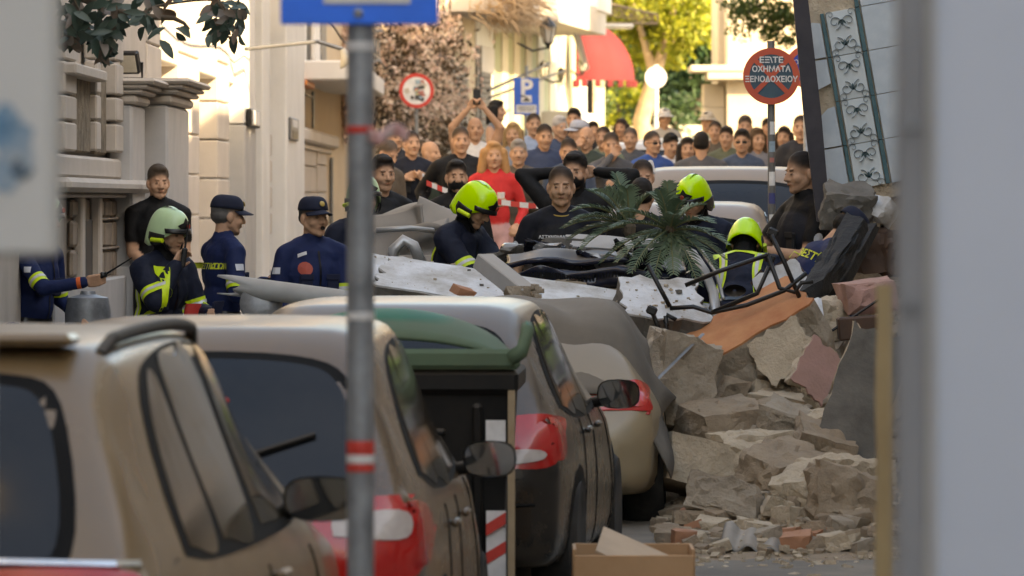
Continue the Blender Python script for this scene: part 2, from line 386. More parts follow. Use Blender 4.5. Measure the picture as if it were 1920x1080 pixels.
row_house(-45, -16.1, 12, M_beige, 'tall beige house down the street behind the viewpoint')
def left_house(y0, y1, h, m, label):
    r = thing('row_house', (-3.3, y0, G(y0)), label, 'building'); f = Facade((-3.3, y0), (-3.3, y1), r); f.n = Vector((1, 0, 0))
    f.blk('wall', 0, y1 - y0 - .02, G(y0) - .5, h, -7, 0, m)
    n = int((y1 - y0) / 2.8)
    for k in range(n):
        for zz in (G(y0) + .9, G(y0) + 4.2):
            u = (k + .5) * (y1 - y0) / n; f.blk('window', u - .55, u + .55, zz, zz + 1.9, 0, .05, M_white); f.blk('pane', u - .45, u + .45, zz + .1, zz + 1.8, .05, .056, M_glassd)
left_house(-45, 2, 10, M_cream, 'long cream house on the left down the street'); left_house(2.1, 23.9, 9, M_creamp, 'pinkish cream house on the left before the marble house')

row_house(79.1, 92, 9.6, M_beige, 'unseen beige house added on the right to shade the street bend', x=5.6)  # unseen occluder, added to shade the vine and striped houses
eh = thing('row_house', (0, -46, 0), 'unseen tall house added to block sky light at the lower end of the street', 'building'); fe = Facade((-8, -46), (9, -46), eh); fe.n = Vector((0, 1, 0))  # unseen, added behind the camera to keep sky light off rear faces
fe.blk('wall', 0, 17, -.5, 14, -6, 0, M_cream)
for k in range(6):
    for zz in (1, 4.4, 7.8): fe.blk('window', 1 + k * 2.6, 2.2 + k * 2.6, zz, zz + 1.9, 0, .04, M_glassd)
for k, (xo, zo) in enumerate([(.06, 4.6), (.08, 4.75), (.1, 4.1)]):
    b = MB(); b.tube([(wallx(y) + .62 * (y > 45) + xo, y, zo + .05 * math.sin(y * .7 + k)) for y in np.linspace(24, 84, 60)], .012, 5); tag(b.build('wall_cable', M_black), ['upper black cable sagging along the left facades', 'topmost black cable running along the left facades', 'lower black cable strung along the left facades'][k], 'cable')
# ---- unseen back part of the collapsed house, shaped to shade street and left facade
t4 = thing('collapsed_house', (6.8, 37, G(37)), 'unseen back part of the collapsed house, shaped to shade the street', 'building')
f4 = Facade((6.6, 29.9), (6.6, 44.4), t4); f4.n = Vector((-1, 0, 0))
f4.blk('wall', 0, 7.6, G(30) - .5, 11.2, -5, 0, M_lime); f4.blk('wall', 7.61, 14.5, G(30) - .5, 9.4, -5, 0, M_lime)
for k in range(4):
    for zz in (3.6, 7.0): f4.blk('doorway', 1.2 + k * 3.4, 2.3 + k * 3.4, zz, zz + 2.1, 0, .04, M_dark)
for zz in (3.4, 6.8): f4.blk('broken_floor_edge', .1, 14.4, zz - .2, zz, .002, .5, M_lime)

# ------------------------------------------------------------ foliage
def leaf_mat(name, c, c2, trans=.25):
    m, t, b = newmat(name); N = t.nodes.new; L = t.links.new
    oi = N('ShaderNodeVertexColor'); oi.layer_name = 'Col'
    mx = N('ShaderNodeMix'); mx.data_type = 'RGBA'; L(oi.outputs[0], mx.inputs[0]); mx.inputs[6].default_value = rgb(c); mx.inputs[7].default_value = rgb(c2)
    L(mx.outputs[2], b.inputs['Base Color']); b.inputs['Roughness'].default_value = .5
    tr = N('ShaderNodeBsdfTranslucent'); L(mx.outputs[2], tr.inputs[0]); ms = N('ShaderNodeMixShader'); ms.inputs[0].default_value = trans
    L(b.outputs[0], ms.inputs[1]); L(tr.outputs[0], ms.inputs[2]); L(ms.outputs[0], t.nodes['Material Output'].inputs[0])
    return m
def leaves(name, pts, size, m, parent=None, aspect=.5, fold=.15, droop=.3, jitter=.4, origin=None):
    """one folded diamond per leaf, random facing"""
    n = len(pts); pts = np.asarray(pts, float)
    d = rng.normal(size=(n, 3)); d[:, 2] -= droop; d /= np.linalg.norm(d, axis=1)[:, None]
    s = rng.normal(size=(n, 3)); s -= (s * d).sum(1)[:, None] * d; s /= np.linalg.norm(s, axis=1)[:, None]
    nn = np.cross(d, s); L_ = size * (1 + jitter * rng.uniform(-1, 1, n))[:, None]; W_ = L_ * aspect
    v0 = pts; v1 = pts + d * L_ * .5 + s * W_ * .5 + nn * L_ * fold; v2 = pts + d * L_; v3 = pts + d * L_ * .5 - s * W_ * .5 + nn * L_ * fold
    V = np.stack([v0, v1, v2, v3], 1).reshape(-1, 3)
    if origin is not None: V = V - np.array(origin)
    me = bpy.data.meshes.new(name); me.vertices.add(4 * n); me.vertices.foreach_set('co', V.ravel())
    idx = np.arange(4 * n).reshape(n, 4); tri = np.concatenate([idx[:, [0, 1, 2]], idx[:, [0, 2, 3]]], 1).reshape(-1)
    me.loops.add(6 * n); me.polygons.add(2 * n); me.loops.foreach_set('vertex_index', tri.astype(np.int32))
    me.polygons.foreach_set('loop_start', np.arange(0, 6 * n, 3, dtype=np.int32))
    ca = me.color_attributes.new('Col', 'FLOAT_COLOR', 'POINT'); c = np.repeat(rng.uniform(0, 1, n), 4); ca.data.foreach_set('color', np.stack([c, c, c, np.ones_like(c)], 1).ravel().astype(np.float32))
    me.update(calc_edges=True); me.materials.append(m)
    o = bpy.data.objects.new(name, me); COL.objects.link(o)
    if origin is not None: o.location = origin
    if parent is not None: o.parent = parent; o.matrix_parent_inverse = parent_world(parent).inverted()
    return o
def blob_pts(c, r, n, clumps=14, cr=.42):
    """points gathered in clumps through an ellipsoid"""
    c = np.array(c, float); r = np.array(r, float); out = []
    for k in range(clumps):
        d = rng.normal(size=3); d /= np.linalg.norm(d); cc = c + d * r * rng.uniform(.35, .95) ** .6
        q = rng.normal(size=(n // clumps, 3)); q /= np.linalg.norm(q, axis=1)[:, None]; q *= (rng.uniform(.2, 1, n // clumps) ** .5)[:, None]
        out.append(cc + q * r * cr * rng.uniform(.6, 1.2))
    return np.concatenate(out)
M_bark = mat('pale_bark', (.40, .30, .20), (.28, .2, .13), scale=6, rough=.9, bump=.01)
M_barkd = mat('dark_bark', (.12, .09, .06), scale=6, rough=.9, bump=.01)
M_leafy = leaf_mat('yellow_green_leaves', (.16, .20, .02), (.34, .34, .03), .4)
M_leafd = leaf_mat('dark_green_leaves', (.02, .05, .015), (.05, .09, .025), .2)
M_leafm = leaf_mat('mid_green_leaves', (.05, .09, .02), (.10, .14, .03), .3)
def tree(name, label, base, limbs, blobs, size, lm, bm_, n, r0=.14, group=None):
    t = thing(name, base, label, 'tree', group); b = MB()
    for L_ in limbs:
        k = len(L_) - 1; b.tube([Vector(q[:3]) for q in L_], [q[3] for q in L_], 8)
    b.build('trunk', bm_, t, smooth=True)
    pts = np.concatenate([blob_pts(c, r, int(n * f)) for (c, r, f) in blobs]); leaves('crown', pts, size, lm, t); return t
D = 112
def V4(px, py, D, r): p = P(px, py, D); return (p.x, p.y, p.z, r)
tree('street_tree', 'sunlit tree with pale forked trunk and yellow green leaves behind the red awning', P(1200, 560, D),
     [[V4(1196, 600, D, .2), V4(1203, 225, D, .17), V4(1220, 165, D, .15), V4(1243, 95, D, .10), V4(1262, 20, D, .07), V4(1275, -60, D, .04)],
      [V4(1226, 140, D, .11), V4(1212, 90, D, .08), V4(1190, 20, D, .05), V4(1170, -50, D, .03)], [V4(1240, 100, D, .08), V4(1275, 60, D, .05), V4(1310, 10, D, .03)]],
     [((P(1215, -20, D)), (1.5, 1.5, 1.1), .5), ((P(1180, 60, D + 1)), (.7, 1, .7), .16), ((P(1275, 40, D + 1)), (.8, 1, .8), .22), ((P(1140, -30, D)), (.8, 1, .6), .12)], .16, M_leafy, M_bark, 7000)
D = 128
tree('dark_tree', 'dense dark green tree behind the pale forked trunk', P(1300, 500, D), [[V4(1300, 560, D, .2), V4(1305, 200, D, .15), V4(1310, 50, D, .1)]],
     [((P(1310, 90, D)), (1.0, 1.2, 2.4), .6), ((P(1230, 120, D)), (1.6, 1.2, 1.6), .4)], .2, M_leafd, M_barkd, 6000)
tree('shade_tree', 'wide dark tree at the end of the street', P(1080, 400, 140), [[V4(1100, 560, 140, .25), V4(1110, 200, 140, .2), V4(1130, -50, 140, .1)]],
     [((P(1120, 60, 140)), (3.5, 1.5, 3.2), .6), ((P(1260, 180, 140)), (2.5, 1.5, 1.6), .4)], .25, M_leafd, M_barkd, 7000)
D = 92
tree('overhanging_tree', 'thin leafy branches hanging over the bright stone pillar', P(1640, 560, D), [[V4(1640, 560, D, .16), V4(1600, 100, D, .1), V4(1540, -20, D, .06), V4(1450, -10, D, .03), V4(1400, 30, D, .015)], [V4(1540, -20, D, .05), V4(1480, 40, D, .02), V4(1440, 75, D, .01)]],
     [((P(1430, 5, D)), (.6, .5, .4), .45), ((P(1470, 50, D)), (.35, .4, .35), .3), ((P(1390, 45, D)), (.28, .3, .3), .15), ((P(1500, 10, D)), (.4, .4, .4), .2)], .085, M_leafm, M_barkd, 2600)
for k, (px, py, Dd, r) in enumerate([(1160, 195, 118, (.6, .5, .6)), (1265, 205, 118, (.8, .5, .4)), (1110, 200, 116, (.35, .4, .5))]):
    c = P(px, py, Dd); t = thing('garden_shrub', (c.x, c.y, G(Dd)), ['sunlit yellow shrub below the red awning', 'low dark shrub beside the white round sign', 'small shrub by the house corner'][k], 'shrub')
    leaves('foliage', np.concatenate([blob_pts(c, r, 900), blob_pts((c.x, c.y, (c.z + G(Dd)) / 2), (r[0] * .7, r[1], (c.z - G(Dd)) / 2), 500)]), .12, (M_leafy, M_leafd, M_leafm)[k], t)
    b = MB(); b.tube([(c.x, c.y, G(Dd) - .05), c], .04); b.build('stem', M_barkd, t)
# far hillside wall of houses closing the street
far = thing('end_house', (0, 150, G(150)), 'pale house closing the end of the street behind the trees', 'building'); f5 = Facade((-14, 150), (16, 150), far); f5.n = Vector((0, -1, 0))
f5.blk('wall', 0, 30, 0, 14, -6, 0, M_beige)
for k in range(9):
    for zz in (4, 7.5): f5.blk('window', 1.5 + k * 3.2, 2.7 + k * 3.2, zz, zz + 1.8, 0, .03, M_glassd)

# ---- bright stone gate pillar and wall on the right of the street end
t6 = thing('stone_gatehouse', P(1420, 500, 100), 'sunlit pale stone gatehouse with a projecting ledge', 'building')
M_pale = mat('pale_sunlit_stone', (.60, .52, .40), (.50, .43, .33), scale=1.5, rough=.85, bump=.006)
def pb(root, name, px0, px1, py0, py1, D, depth, m, b=None, bev=.02):
    p0 = P(px0, py0, D); p1 = P(px1, py1, D); bb = b or MB()
    bb.box(((p0.x + p1.x) / 2, D + depth / 2, (p0.z + p1.z) / 2), (abs(p1.x - p0.x), depth, abs(p0.z - p1.z)), bev=bev)
    return bb if b else bb.build(name, m, root)
pb(t6, 'wall', 1345, 1660, -200, 560, 101, 3, M_pale)
pb(t6, 'pillar', 1362, 1440, -200, 560, 100, .95, M_pale)
for (y0, y1, e) in [(122, 135, 26), (136, 150, 14)]: pb(t6, 'ledge', 1362 - e * 2.6, 1440 + e, y0, y1, 99.7, 1.2, M_pale)
for k, y in enumerate([155, 200, 250, 300, 350]): pb(t6, 'stone_block', 1318, 1359, y + 2, y + 47, 100.3, .65, M_pale)
pb(t6, 'low_wall', 1130, 1320, 235, 560, 121, .5, M_pale)

# ---- vine-covered house and shops where the street bends
t7 = thing('vine_house', (-2.3, 80, G(80)), 'house with roller shutters behind the hanging flowering vine', 'building')
f7 = Facade((-2.6, 78), (-.62, 96), t7)
f7.blk('wall', 0, f7.L, 1, 9, -.8, 0, M_beige)
f7.bx('pilaster', 816, 832, 100, None, 0, .15, M_cream)
for (x0, x1, yt) in [(836, 868, 120), (893, 912, 95)]:
    f7.bx('shutter_frame', x0 - 2, x1 + 2, yt - 4, None, 0, .05, M_iron)
    for k in range(22):
        y = yt + k * 10; f7.bx('shutter_slat', x0, x1, y, y + 8.6, .05, .09, mat('shutter_grey', (.16, .15, .14), (.11, .1, .1), scale=4, rough=.6), bev=.006)
f7.bx('sign_panel', 893, 917, 85, 135, .0, .1, M_cream)
f7.bx('balcony_slab', 828, 930, -20, 22, 0, 1.0, M_cream)
t8 = thing('striped_house', (0, 100, G(100)), 'house with pale green and cream vertical stripes under a sloping strut', 'building')
f8 = Facade((-.6, 96.2), (1.75, 116), t8)
f8.blk('wall', 0, f8.L, 1, 10, -.8, 0, M_white)
M_gs = mat('pale_green_stripe', (.42, .43, .27), scale=2, rough=.8); M_cs = mat('cream_stripe', (.66, .60, .46), scale=2, rough=.8)
for k in range(15):
    x = 925 + k * 11.2; f8.bx('wall_stripe', x, x + 10.8, 60 if k < 8 else -40, None, 0, .03 + .03 * (k % 2), (M_gs, M_cs)[k % 2], bev=.006)
f8.bx('balcony_slab', 905, 1005, -10, 42, .06, 1.3, M_cream); f8.bx('balcony_edge', 985, 1012, -60, 20, .06, 1.34, M_white)
b = MB(); b.tube([f8.pt(f8.up(985)[0], .9, f8.z(985, 52)), f8.pt(f8.up(1050)[0], .5, f8.z(1050, 128))], .07, 4); b.build('sloping_strut', M_iron, t8)
for k in range(4): f8.bx('upper_window', 1020 + k * 20, 1032 + k * 20, -40, 60, .07, .1, M_shut)
f8.bx('step_block', 1010, 1060, 208, None, .06, .6, M_white)
# flowering vine
M_fl = leaf_mat('pale_pink_blossom', (.62, .42, .33), (.75, .62, .48), .3); M_dry = leaf_mat('dry_straw', (.42, .30, .18), (.55, .42, .27), .3)
vn = thing('flowering_vine', f7.pt(2, .3, G(80)), 'pale pink flowering vine hanging down the wall behind the round sign', 'vine')
pts = []
for k in range(120):
    px = random.uniform(690, 822); lim = 330 - max(0, (px - 790)) * 3; py = random.uniform(20, lim) if px > 705 else random.uniform(60, 300)
    if px > 760 and py > 240 and random.random() < .6: continue
    u, Dd = f7.up(min(px, 830)); c = f7.pt(u, random.uniform(.1, .5), f7.z(px, py)); pts.append(rng.normal(size=(34, 3)) * random.uniform(.06, .2) + np.array(c))
for k in range(40):
    px = random.uniform(642, 662); py = random.uniform(30, 260); u, Dd = f7.up(max(px, 655)); pts.append(rng.normal(size=(30, 3)) * .09 + np.array(P(px, py, 80)))
leaves('blossom', np.concatenate(pts), .075, M_fl, vn, aspect=.8)
leaves('gap_shade_leaves', np.concatenate([np.array(f7.pt(f7.up(random.uniform(695, 825))[0], random.uniform(.05, .35), random.uniform(2.6, 5.0))) + rng.normal(size=(40, 3)) * .16 for k in range(110)]), .10, leaf_mat('vine_gap_shade', (.05, .035, .02), (.13, .085, .045), .2), vn, aspect=.5)  # dark leaves added behind the blossom, their colour giving it shaded gaps
b = MB()
for k in range(10):
    px = 700 + k * 12; u, _ = f7.up(px); b.tube([f7.pt(u, .1, G(80)), f7.pt(u + .2, .25, 2.5), f7.pt(u - .1, .2, 4), f7.pt(u + .1, .3, 5.4)], .018, 5)
b.build('stem', M_barkd, vn)
gr = thing('dry_pampas_bundle', f7.pt(f7.up(850)[0], .8, f7.z(850, 30)), 'bundle of dry straw grass hanging under the balcony', 'grass bundle')
b = MB(); b.mi = 0
for k in range(420):
    a = f7.pt(f7.up(random.uniform(822, 870))[0], random.uniform(.5, 1.2), f7.z(850, random.uniform(-10, 40))); d = Vector((random.uniform(-.1, .75), random.uniform(-.3, .3), random.uniform(-.38, .1)))
    b.tube([a, a + d * .55 + Vector((0, 0, .05)), a + d], [.012, .010, .003], 3, cap=False)
b.build('straw', mat('straw', (.50, .36, .22), (.4, .28, .17), scale=4, rough=.9), gr)

# ------------------------------------------------------------ signs and lamps in the background
M_blue = mat('sign_blue', (.01, .13, .62), scale=3, rough=.4); M_wht = mat('sign_white', (.78, .78, .76), scale=6, rough=.5); M_red = mat('sign_red', (.62, .045, .03), (.55, .04, .03), scale=5, rough=.4)
M_galv = mat('galvanised_steel', (.34, .36, .38), (.19, .20, .21), scale=9, rough=.45, metal=.5, bump=.001)
M_redo = mat('faded_red', (.60, .10, .045), (.52, .08, .04), scale=5, rough=.5)
def disc(b, c, r, y0, th, n=40, r_in=0, sx=1):
    vs = []; c = Vector(c)
    prof = [(r_in, y0), (r, y0), (r, y0 + th), (r_in, y0 + th)] if r_in else None
    if r_in:
        for (rr, yy) in prof:
            for j in range(n): a = 2 * math.pi * j / n; vs.append(c + Vector((rr * math.cos(a) * sx, yy, rr * math.sin(a))))
        fs = [(i * n + j, i * n + (j + 1) % n, ((i + 1) % 4) * n + (j + 1) % n, ((i + 1) % 4) * n + j) for i in range(4) for j in range(n)]
    else:
        for yy in (y0, y0 + th):
            for j in range(n): a = 2 * math.pi * j / n; vs.append(c + Vector((r * math.cos(a) * sx, yy, r * math.sin(a))))
        fs = [tuple(range(n)), tuple(range(n, 2 * n))] + [(j, (j + 1) % n, n + (j + 1) % n, n + j) for j in range(n)]
    b.add(vs, fs)
def pole(root, px, D, ztop, r=.03, name='pole', m=None, zb=None):
    x = (px - 960) * D / F; b = MB(); b.tube([(x, D, (G(D) if zb is None else zb) - .02), (x, D, ztop)], r, 14); return b.build(name, m or M_galv, root, smooth=True, angle=40)
# round no-entry-for-vehicles sign covered in stickers
D = 80; c = P(781, 170, D); s1 = thing('round_sign', (c.x, D, G(D)), 'round red rimmed traffic sign covered in torn stickers', 'sign'); pole(s1, 781, D + .05, c.z + .1, .03)
b = MB(); disc(b, c, .245, -.01, .012, r_in=.195); b.build('rim', M_red, s1); b = MB(); disc(b, c, .196, -.006, .01); b.build('face', M_wht, s1)
stc = [mat('sticker_%d' % k, cc, scale=30, rough=.7, bump=.001) for k, cc in enumerate([(.55, .5, .42), (.12, .25, .3), (.5, .2, .17), (.08, .08, .08), (.65, .6, .3), (.3, .42, .5)])]
for k in range(22):
    a = random.uniform(0, 6.28); r = random.uniform(0, .14); b = MB(); b.box((c.x + r * math.cos(a), D - .008 - .0006 * k, c.z + r * math.sin(a)), (random.uniform(.03, .1), .0005, random.uniform(.02, .07)), Matrix.Rotation(random.uniform(-.6, .6), 3, 'Y')); b.build('sticker', stc[k % 6], s1)
# blue parking sign
D = 92; c = P(987, 181, D); s2 = thing('parking_sign', (c.x, D, G(D)), 'blue parking sign with white letter P on a pole', 'sign'); pole(s2, 987, D + .05, c.z + .5, .03)
b = MB(); b.box(c, (.41, .012, .60), bev=.004); b.build('plate', M_blue, s2)
text_mesh('letter', 'P', .40, M_wht, s2, c + Vector((0, -.009, .12)), FACE_CAM, bold=.012)
b = MB(); b.box(c + Vector((-.0, -.008, -.04)), (.17, .004, .12)); b.build('sticker', M_wht, s2); b = MB(); b.prism([(-.07, -.04), (.07, -.04), (.0, .04)], c + Vector((0, -.012, -.04)), (1, 0, 0), (0, 0, 1), (0, .001, 0)); b.build('car_pictogram', stc[3], s2)
b = MB(); b.box(c + Vector((0, -.008, -.20)), (.33, .004, .13)); b.build('notice', M_wht, s2)
for k in range(3): b = MB(); b.box(c + Vector((0, -.0125, -.165 - .03 * k)), (.27 - .05 * (k == 2), .001, .012)); b.build('notice_line', stc[3], s2)
# white back of a round sign
D = 100; c = P(1230, 145, D); s3 = thing('round_sign', (c.x, D, G(D)), 'white back of a round sign on a white pole in the sun', 'sign'); pole(s3, 1230, D + .04, c.z + .22, .045, m=M_wht); b = MB(); disc(b, c, .19, -.01, .015); b.build('plate', M_wht, s3)
# lanterns
def lantern(name, px, py, D, h, label, arm=None):
    c = P(px, py, D); r = thing(name, c, label, 'lamp', 'wall lanterns'); b = MB()
    b.lathe([(.01, h * .5), (.03, h * .45), (.06, h * .4), (.22 * h, h * .28), (.27 * h, h * .2), (.25 * h, h * .18)], c, 8); b.build('cap', M_black, r)
    b = MB(); b.lathe([(.24 * h, h * .18), (.14 * h, -h * .3)], c, 6); b.build('glass', mat('lantern_glass', (.55, .52, .45), scale=4, rough=.15), r)
    b = MB()
    for k in range(6): a = k * math.pi / 3; b.tube([c + Vector((.245 * h * math.cos(a), .245 * h * math.sin(a), h * .18)), c + Vector((.145 * h * math.cos(a), .145 * h * math.sin(a), -h * .3))], .009, 4)
    b.lathe([(.16 * h, -h * .3), (.08 * h, -h * .38), (.02, -h * .5)], c, 8)
    if arm: b.tube([c + Vector((0, 0, -h * .45)), c + Vector((arm * .5, 0, -h * .55)), c + Vector((arm, .1, -h * .3))], .02, 6)
    b.build('frame', M_black, r)
lantern('street_lantern', 1028, 62, 92, .52, 'big green black street lantern below the balcony', -.5)
lantern('street_lantern', 1019, 132, 100, .34, 'small lantern beside the parking sign', -.3); lantern('street_lantern', 1092, 122, 108, .36, 'small lantern against the red awning', -.2); lantern('street_lantern', 1052, 140, 104, .26, 'small lantern on the striped wall', -.3)
b = MB(); b.tube([P(915, 170, 90), P(1010, 128, 95), P(1030, 118, 97)], .025, 6); b.tube([P(918, 183, 90), P(1010, 150, 95), P(1060, 132, 100)], .02, 6)
tag(b.build('iron_tie_bar', M_black), 'black iron tie bars running behind the parking sign', 'bar')
# red dome awning
D = 110; aw = thing('red_awning', P(1085, 150, D), 'rounded red fabric awning with a scalloped edge', 'awning'); b = MB()
c0 = P(1081, 152, D); Rx = (1190 - 1081) * D / F; Rz = (152 - 36) * D / F
Ry_aw = .8
def awf(u, v):
    el = u * math.pi / 2; az = v * math.pi; cr = 1 + .035 * abs(math.sin(v * math.pi * 6)); return c0 + Vector((Rx * math.cos(el) * math.cos(az) if math.cos(az) > 0 else .02 * math.cos(az), -Ry_aw * math.cos(el) * math.sin(az) * cr, Rz * math.sin(el)))
b.grid(12, 28, awf); b.build('fabric', mat('red_awning_cloth', (.15, .010, .014), (.11, .007, .010), scale=3, rough=.8), aw, smooth=True)
for k in range(14):
    p = awf(0, k / 13); b = MB(); b.box(p + Vector((0, -.01, -.06)), (.11, .02, .13), bev=.01); b.build('valance', mat('red_awning_cloth', (.15, .010, .014)), aw)
t9 = thing('awning_house', P(1088, 400, 112), 'narrow bright house carrying the red awning', 'building'); pb(t9, 'wall', 1072, 1100, -200, 560, 112, 4, M_white); pb(t9, 'wall', 1100, 1140, -200, 20, 112, 4, M_white); pb(t9, 'doorway', 1101, 1112, 150, 400, 113, .2, M_dark); pb(t9, 'jamb', 1112, 1134, 150, 420, 112.2, .5, M_pale)
# wrought iron canopy
D = 106; cn = thing('iron_canopy', P(1185, 30, D), 'triangular wrought iron canopy bracket with scrollwork', 'canopy'); b = MB()
b.tube([P(1133, 5, D), P(1233, 28, D)], .03, 6); b.tube([P(1133, 5, D), P(1133, 46, D)], .03, 6); b.tube([P(1133, 44, D), P(1233, 44, D), P(1233, 28, D)], .03, 6)
for k in range(6):
    q = P(1144 + k * 15, 34 - (5 - k) * 2.4, D); rr = .13 - .012 * k; b.tube([q + Vector((rr * (1 - i / 26) * math.cos(i * .5 + k), 0, rr * (1 - i / 26) * math.sin(i * .5 + k))) for i in range(22)], .014, 4)
b.build('scrollwork', mat('golden_iron', (.20, .15, .09), scale=5, rough=.5), cn); pb(cn, 'canopy_edge', 1133, 1188, 45, 51, D - .3, 1.2, M_white)
# ============================================================ CARS
def crom(pts, n):
    """Catmull-Rom through 2-D/3-D points, n samples"""
    p = np.array(pts, float); k = len(p); out = []
    q = np.vstack([2 * p[0] - p[1], p, 2 * p[-1] - p[-2]])
    for t in np.linspace(0, k - 1, n):
        i = min(int(t), k - 2); f = t - i; a, b, c, d = q[i], q[i + 1], q[i + 2], q[i + 3]
        out.append(.5 * (2 * b + (c - a) * f + (2 * a - 5 * b + 4 * c - d) * f * f + (3 * b - a - 3 * c + d) * f ** 3))
    return np.array(out)
M_tyre = mat('tyre_rubber', (.010, .010, .010), (.04, .035, .03), scale=8, rough=.9); M_rim = mat('wheel_alloy', (.35, .34, .33), scale=5, rough=.4, metal=.6, dust=.3)
M_lred = mat('tail_lamp_red', (.50, .015, .012), (.42, .012, .01), scale=9, rough=.12, spec=.7); M_lclr = mat('lamp_clear', (.55, .50, .46), (.45, .38, .35), scale=14, rough=.15)
M_cglass = mat('dusty_car_glass', (.006, .009, .014), (.014, .015, .017), scale=2.0, rough=.07, dust=.05, dustc=(.2, .15, .10), spec=.3, dust_lo=.85)
M_sglass = mat('side_glass_tan_reflection', (.05, .036, .02), (.012, .010, .008), scale=3, rough=.09, dust=.03, dustc=(.2, .14, .09), spec=.45, dust_lo=.9, fac=(.3, .7))  # tan mottling puts facade reflections into the glass colour, with thin dust
M_seam = mat('seam_black', (.003, .003, .003), rough=.7, spec=.2); M_trim = mat('black_trim', (.006, .006, .007), (.014, .012, .010), scale=7, rough=.5, dust=.06, dustc=(.15, .12, .09), spec=.3)
M_mglass = mat('mirror_glass', (.45, .45, .45), scale=1, rough=.04, metal=1.0)
class Car:
    def __init__(s, name, label, loc, heading, L, W, H, paint, belt=.60, group='cars parked along the kerb', rear_rake=.5, tall=1.0, zb=.2):
        s.root = thing(name, loc, label, 'car', group); s.root.rotation_euler = (0, 0, -heading); s.L, s.W, s.H = L, W, H; s.paint = paint
        hw = W / 2; zbelt = H * belt
        # (y, top, belt, bottom, half width at sill, at belt, at roof)
        st = [(0, H * .50, H * .47, .34, hw * .70, hw * .74, hw * .60), (.03, H * .56, H * .52, .28, hw * .82, hw * .85, hw * .70), (.09, H * .635, zbelt, .25, hw * .92, hw * .93, hw * .80),
              (.17, H * .70, zbelt, .23, hw * .95, hw * .955, hw * .78), (.17 + rear_rake * .45, H * .865, zbelt, .22, hw * .97, hw * .97, hw * .72), (.17 + rear_rake, H * .965, zbelt, .21, hw * .985, hw * .985, hw * .69),
              (.42 + rear_rake, H * .99, zbelt * .995, zb, hw, hw * .99, hw * .69), (L * .40, H, zbelt * .985, zb, hw, hw * .99, hw * .69), (L * .52, H * .985, zbelt * .97, zb, hw, hw * .985, hw * .675),
              (L * .60, H * .92, zbelt * .96, zb, hw, hw * .98, hw * .66), (L * .69, H * .765, zbelt * .95, zb, hw, hw * .975, hw * .70), (L * .755, H * .655, zbelt * .94, zb, hw, hw * .97, hw * .80),
              (L * .88, H * .60, zbelt * .88, .21, hw * .97, hw * .93, hw * .76), (L * .96, H * .53, zbelt * .78, .24, hw * .88, hw * .84, hw * .62), (L, H * .40, zbelt * .62, .30, hw * .70, hw * .68, hw * .5)]
        ys = []; 
        sm = crom(st, 72); rows = []
        for r in sm:
            y, top, be, zb_, w0, w1, w2 = r
            be = min(be, top - .05); g = max(0., min(1., (top - be) / (.3 * H)))
            wr = w2 * g + w1 * .86 * (1 - g)
            sec = [(0, zb_), (w0 * .75, zb_), (w0 * .96, zb_ + .05), (w0 * 1.0, zb_ + (be - zb_) * .45), (w1 * 1.0, zb_ + (be - zb_) * .80), (w1 * .965, be), (w1 * .965 * .45 + wr * .55, be + (top - be) * .5), (wr, top - .055 * g - .012), (wr * .80, top - .012), (wr * .4, top - .002), (0, top)]
            rows.append([(x, y, z) for x, z in crom(sec, 34)])
        s.rows = rows; nv = len(rows[0]); b = MB()
        full = [[(-x, y, z) for x, y, z in row[::-1]][:-1] + list(row) for row in rows]
        n2 = len(full[0]); vs = [p for row in full for p in row]; fs = []
        for i in range(len(full) - 1):
            for j in range(n2 - 1): fs.append((i * n2 + j, (i + 1) * n2 + j, (i + 1) * n2 + j + 1, i * n2 + j + 1))
        fs.append(tuple(range(n2))); fs.append(tuple((len(full) - 1) * n2 + j for j in range(n2))[::-1])
        b.add(vs, fs); s.W4 = Matrix.LocRotScale(Vector(loc), s.root.rotation_euler, None)
        s.bvh = BVHTree.FromPolygons([Vector(v) for v in b.v], b.f)
        s.put(b, 'body', paint, smooth=True, angle=50)
    def put(s, b, name, m, parent=None, smooth=False, angle=None):
        """geometry is written in car space; the object hangs under the car's Empty"""
        me = b.build(name, m, None, smooth=smooth, angle=angle); me.parent = parent or s.root
        if parent is not None: me.matrix_parent_inverse = Matrix.Identity(4)
        return me
    def proj(s, a, c, side, off):
        """side 'R'/'L': a = y, c = z;  'B' (rear): a = x, c = z;  'T': a = x, c = y"""
        o, d = {'R': (Vector((3, a, c)), Vector((-1, 0, 0))), 'L': (Vector((-3, a, c)), Vector((1, 0, 0))), 'B': (Vector((a, -3, c)), Vector((0, 1, 0))), 'T': (Vector((a, c, 5)), Vector((0, 0, -1)))}[side]
        h, n, _, _ = s.bvh.ray_cast(o, d)
        if h is None:
            h, n, _, _ = s.bvh.find_nearest(o + d * (3 - s.W / 2 if side in 'RL' else 3)); 
        if n.dot(d) > 0: n = -n
        return h + n * off
    def patch(s, name, poly, side, m, off=.004, rings=5, sub=4, parent=None):
        """a panel that follows the body: polygon (rounded by Catmull-Rom) projected on the surface"""
        pl = crom(list(poly) + [poly[0]], len(poly) * sub + 1)[:-1] if sub > 1 else np.array(poly, float)
        c = pl.mean(0); n = len(pl); vs = []; fs = []
        for k in range(rings):
            f = 1 - k / rings
            for q in pl: w = c + (q - c) * f; vs.append(s.proj(w[0], w[1], side, off))
        vs.append(s.proj(c[0], c[1], side, off))
        for k in range(rings - 1):
            for j in range(n): fs.append((k * n + j, k * n + (j + 1) % n, (k + 1) * n + (j + 1) % n, (k + 1) * n + j))
        for j in range(n): fs.append(((rings - 1) * n + j, (rings - 1) * n + (j + 1) % n, rings * n))
        # rim that runs back into the body
        for q in pl: vs.append(s.proj(q[0], q[1], side, -.01))
        o = rings * n + 1
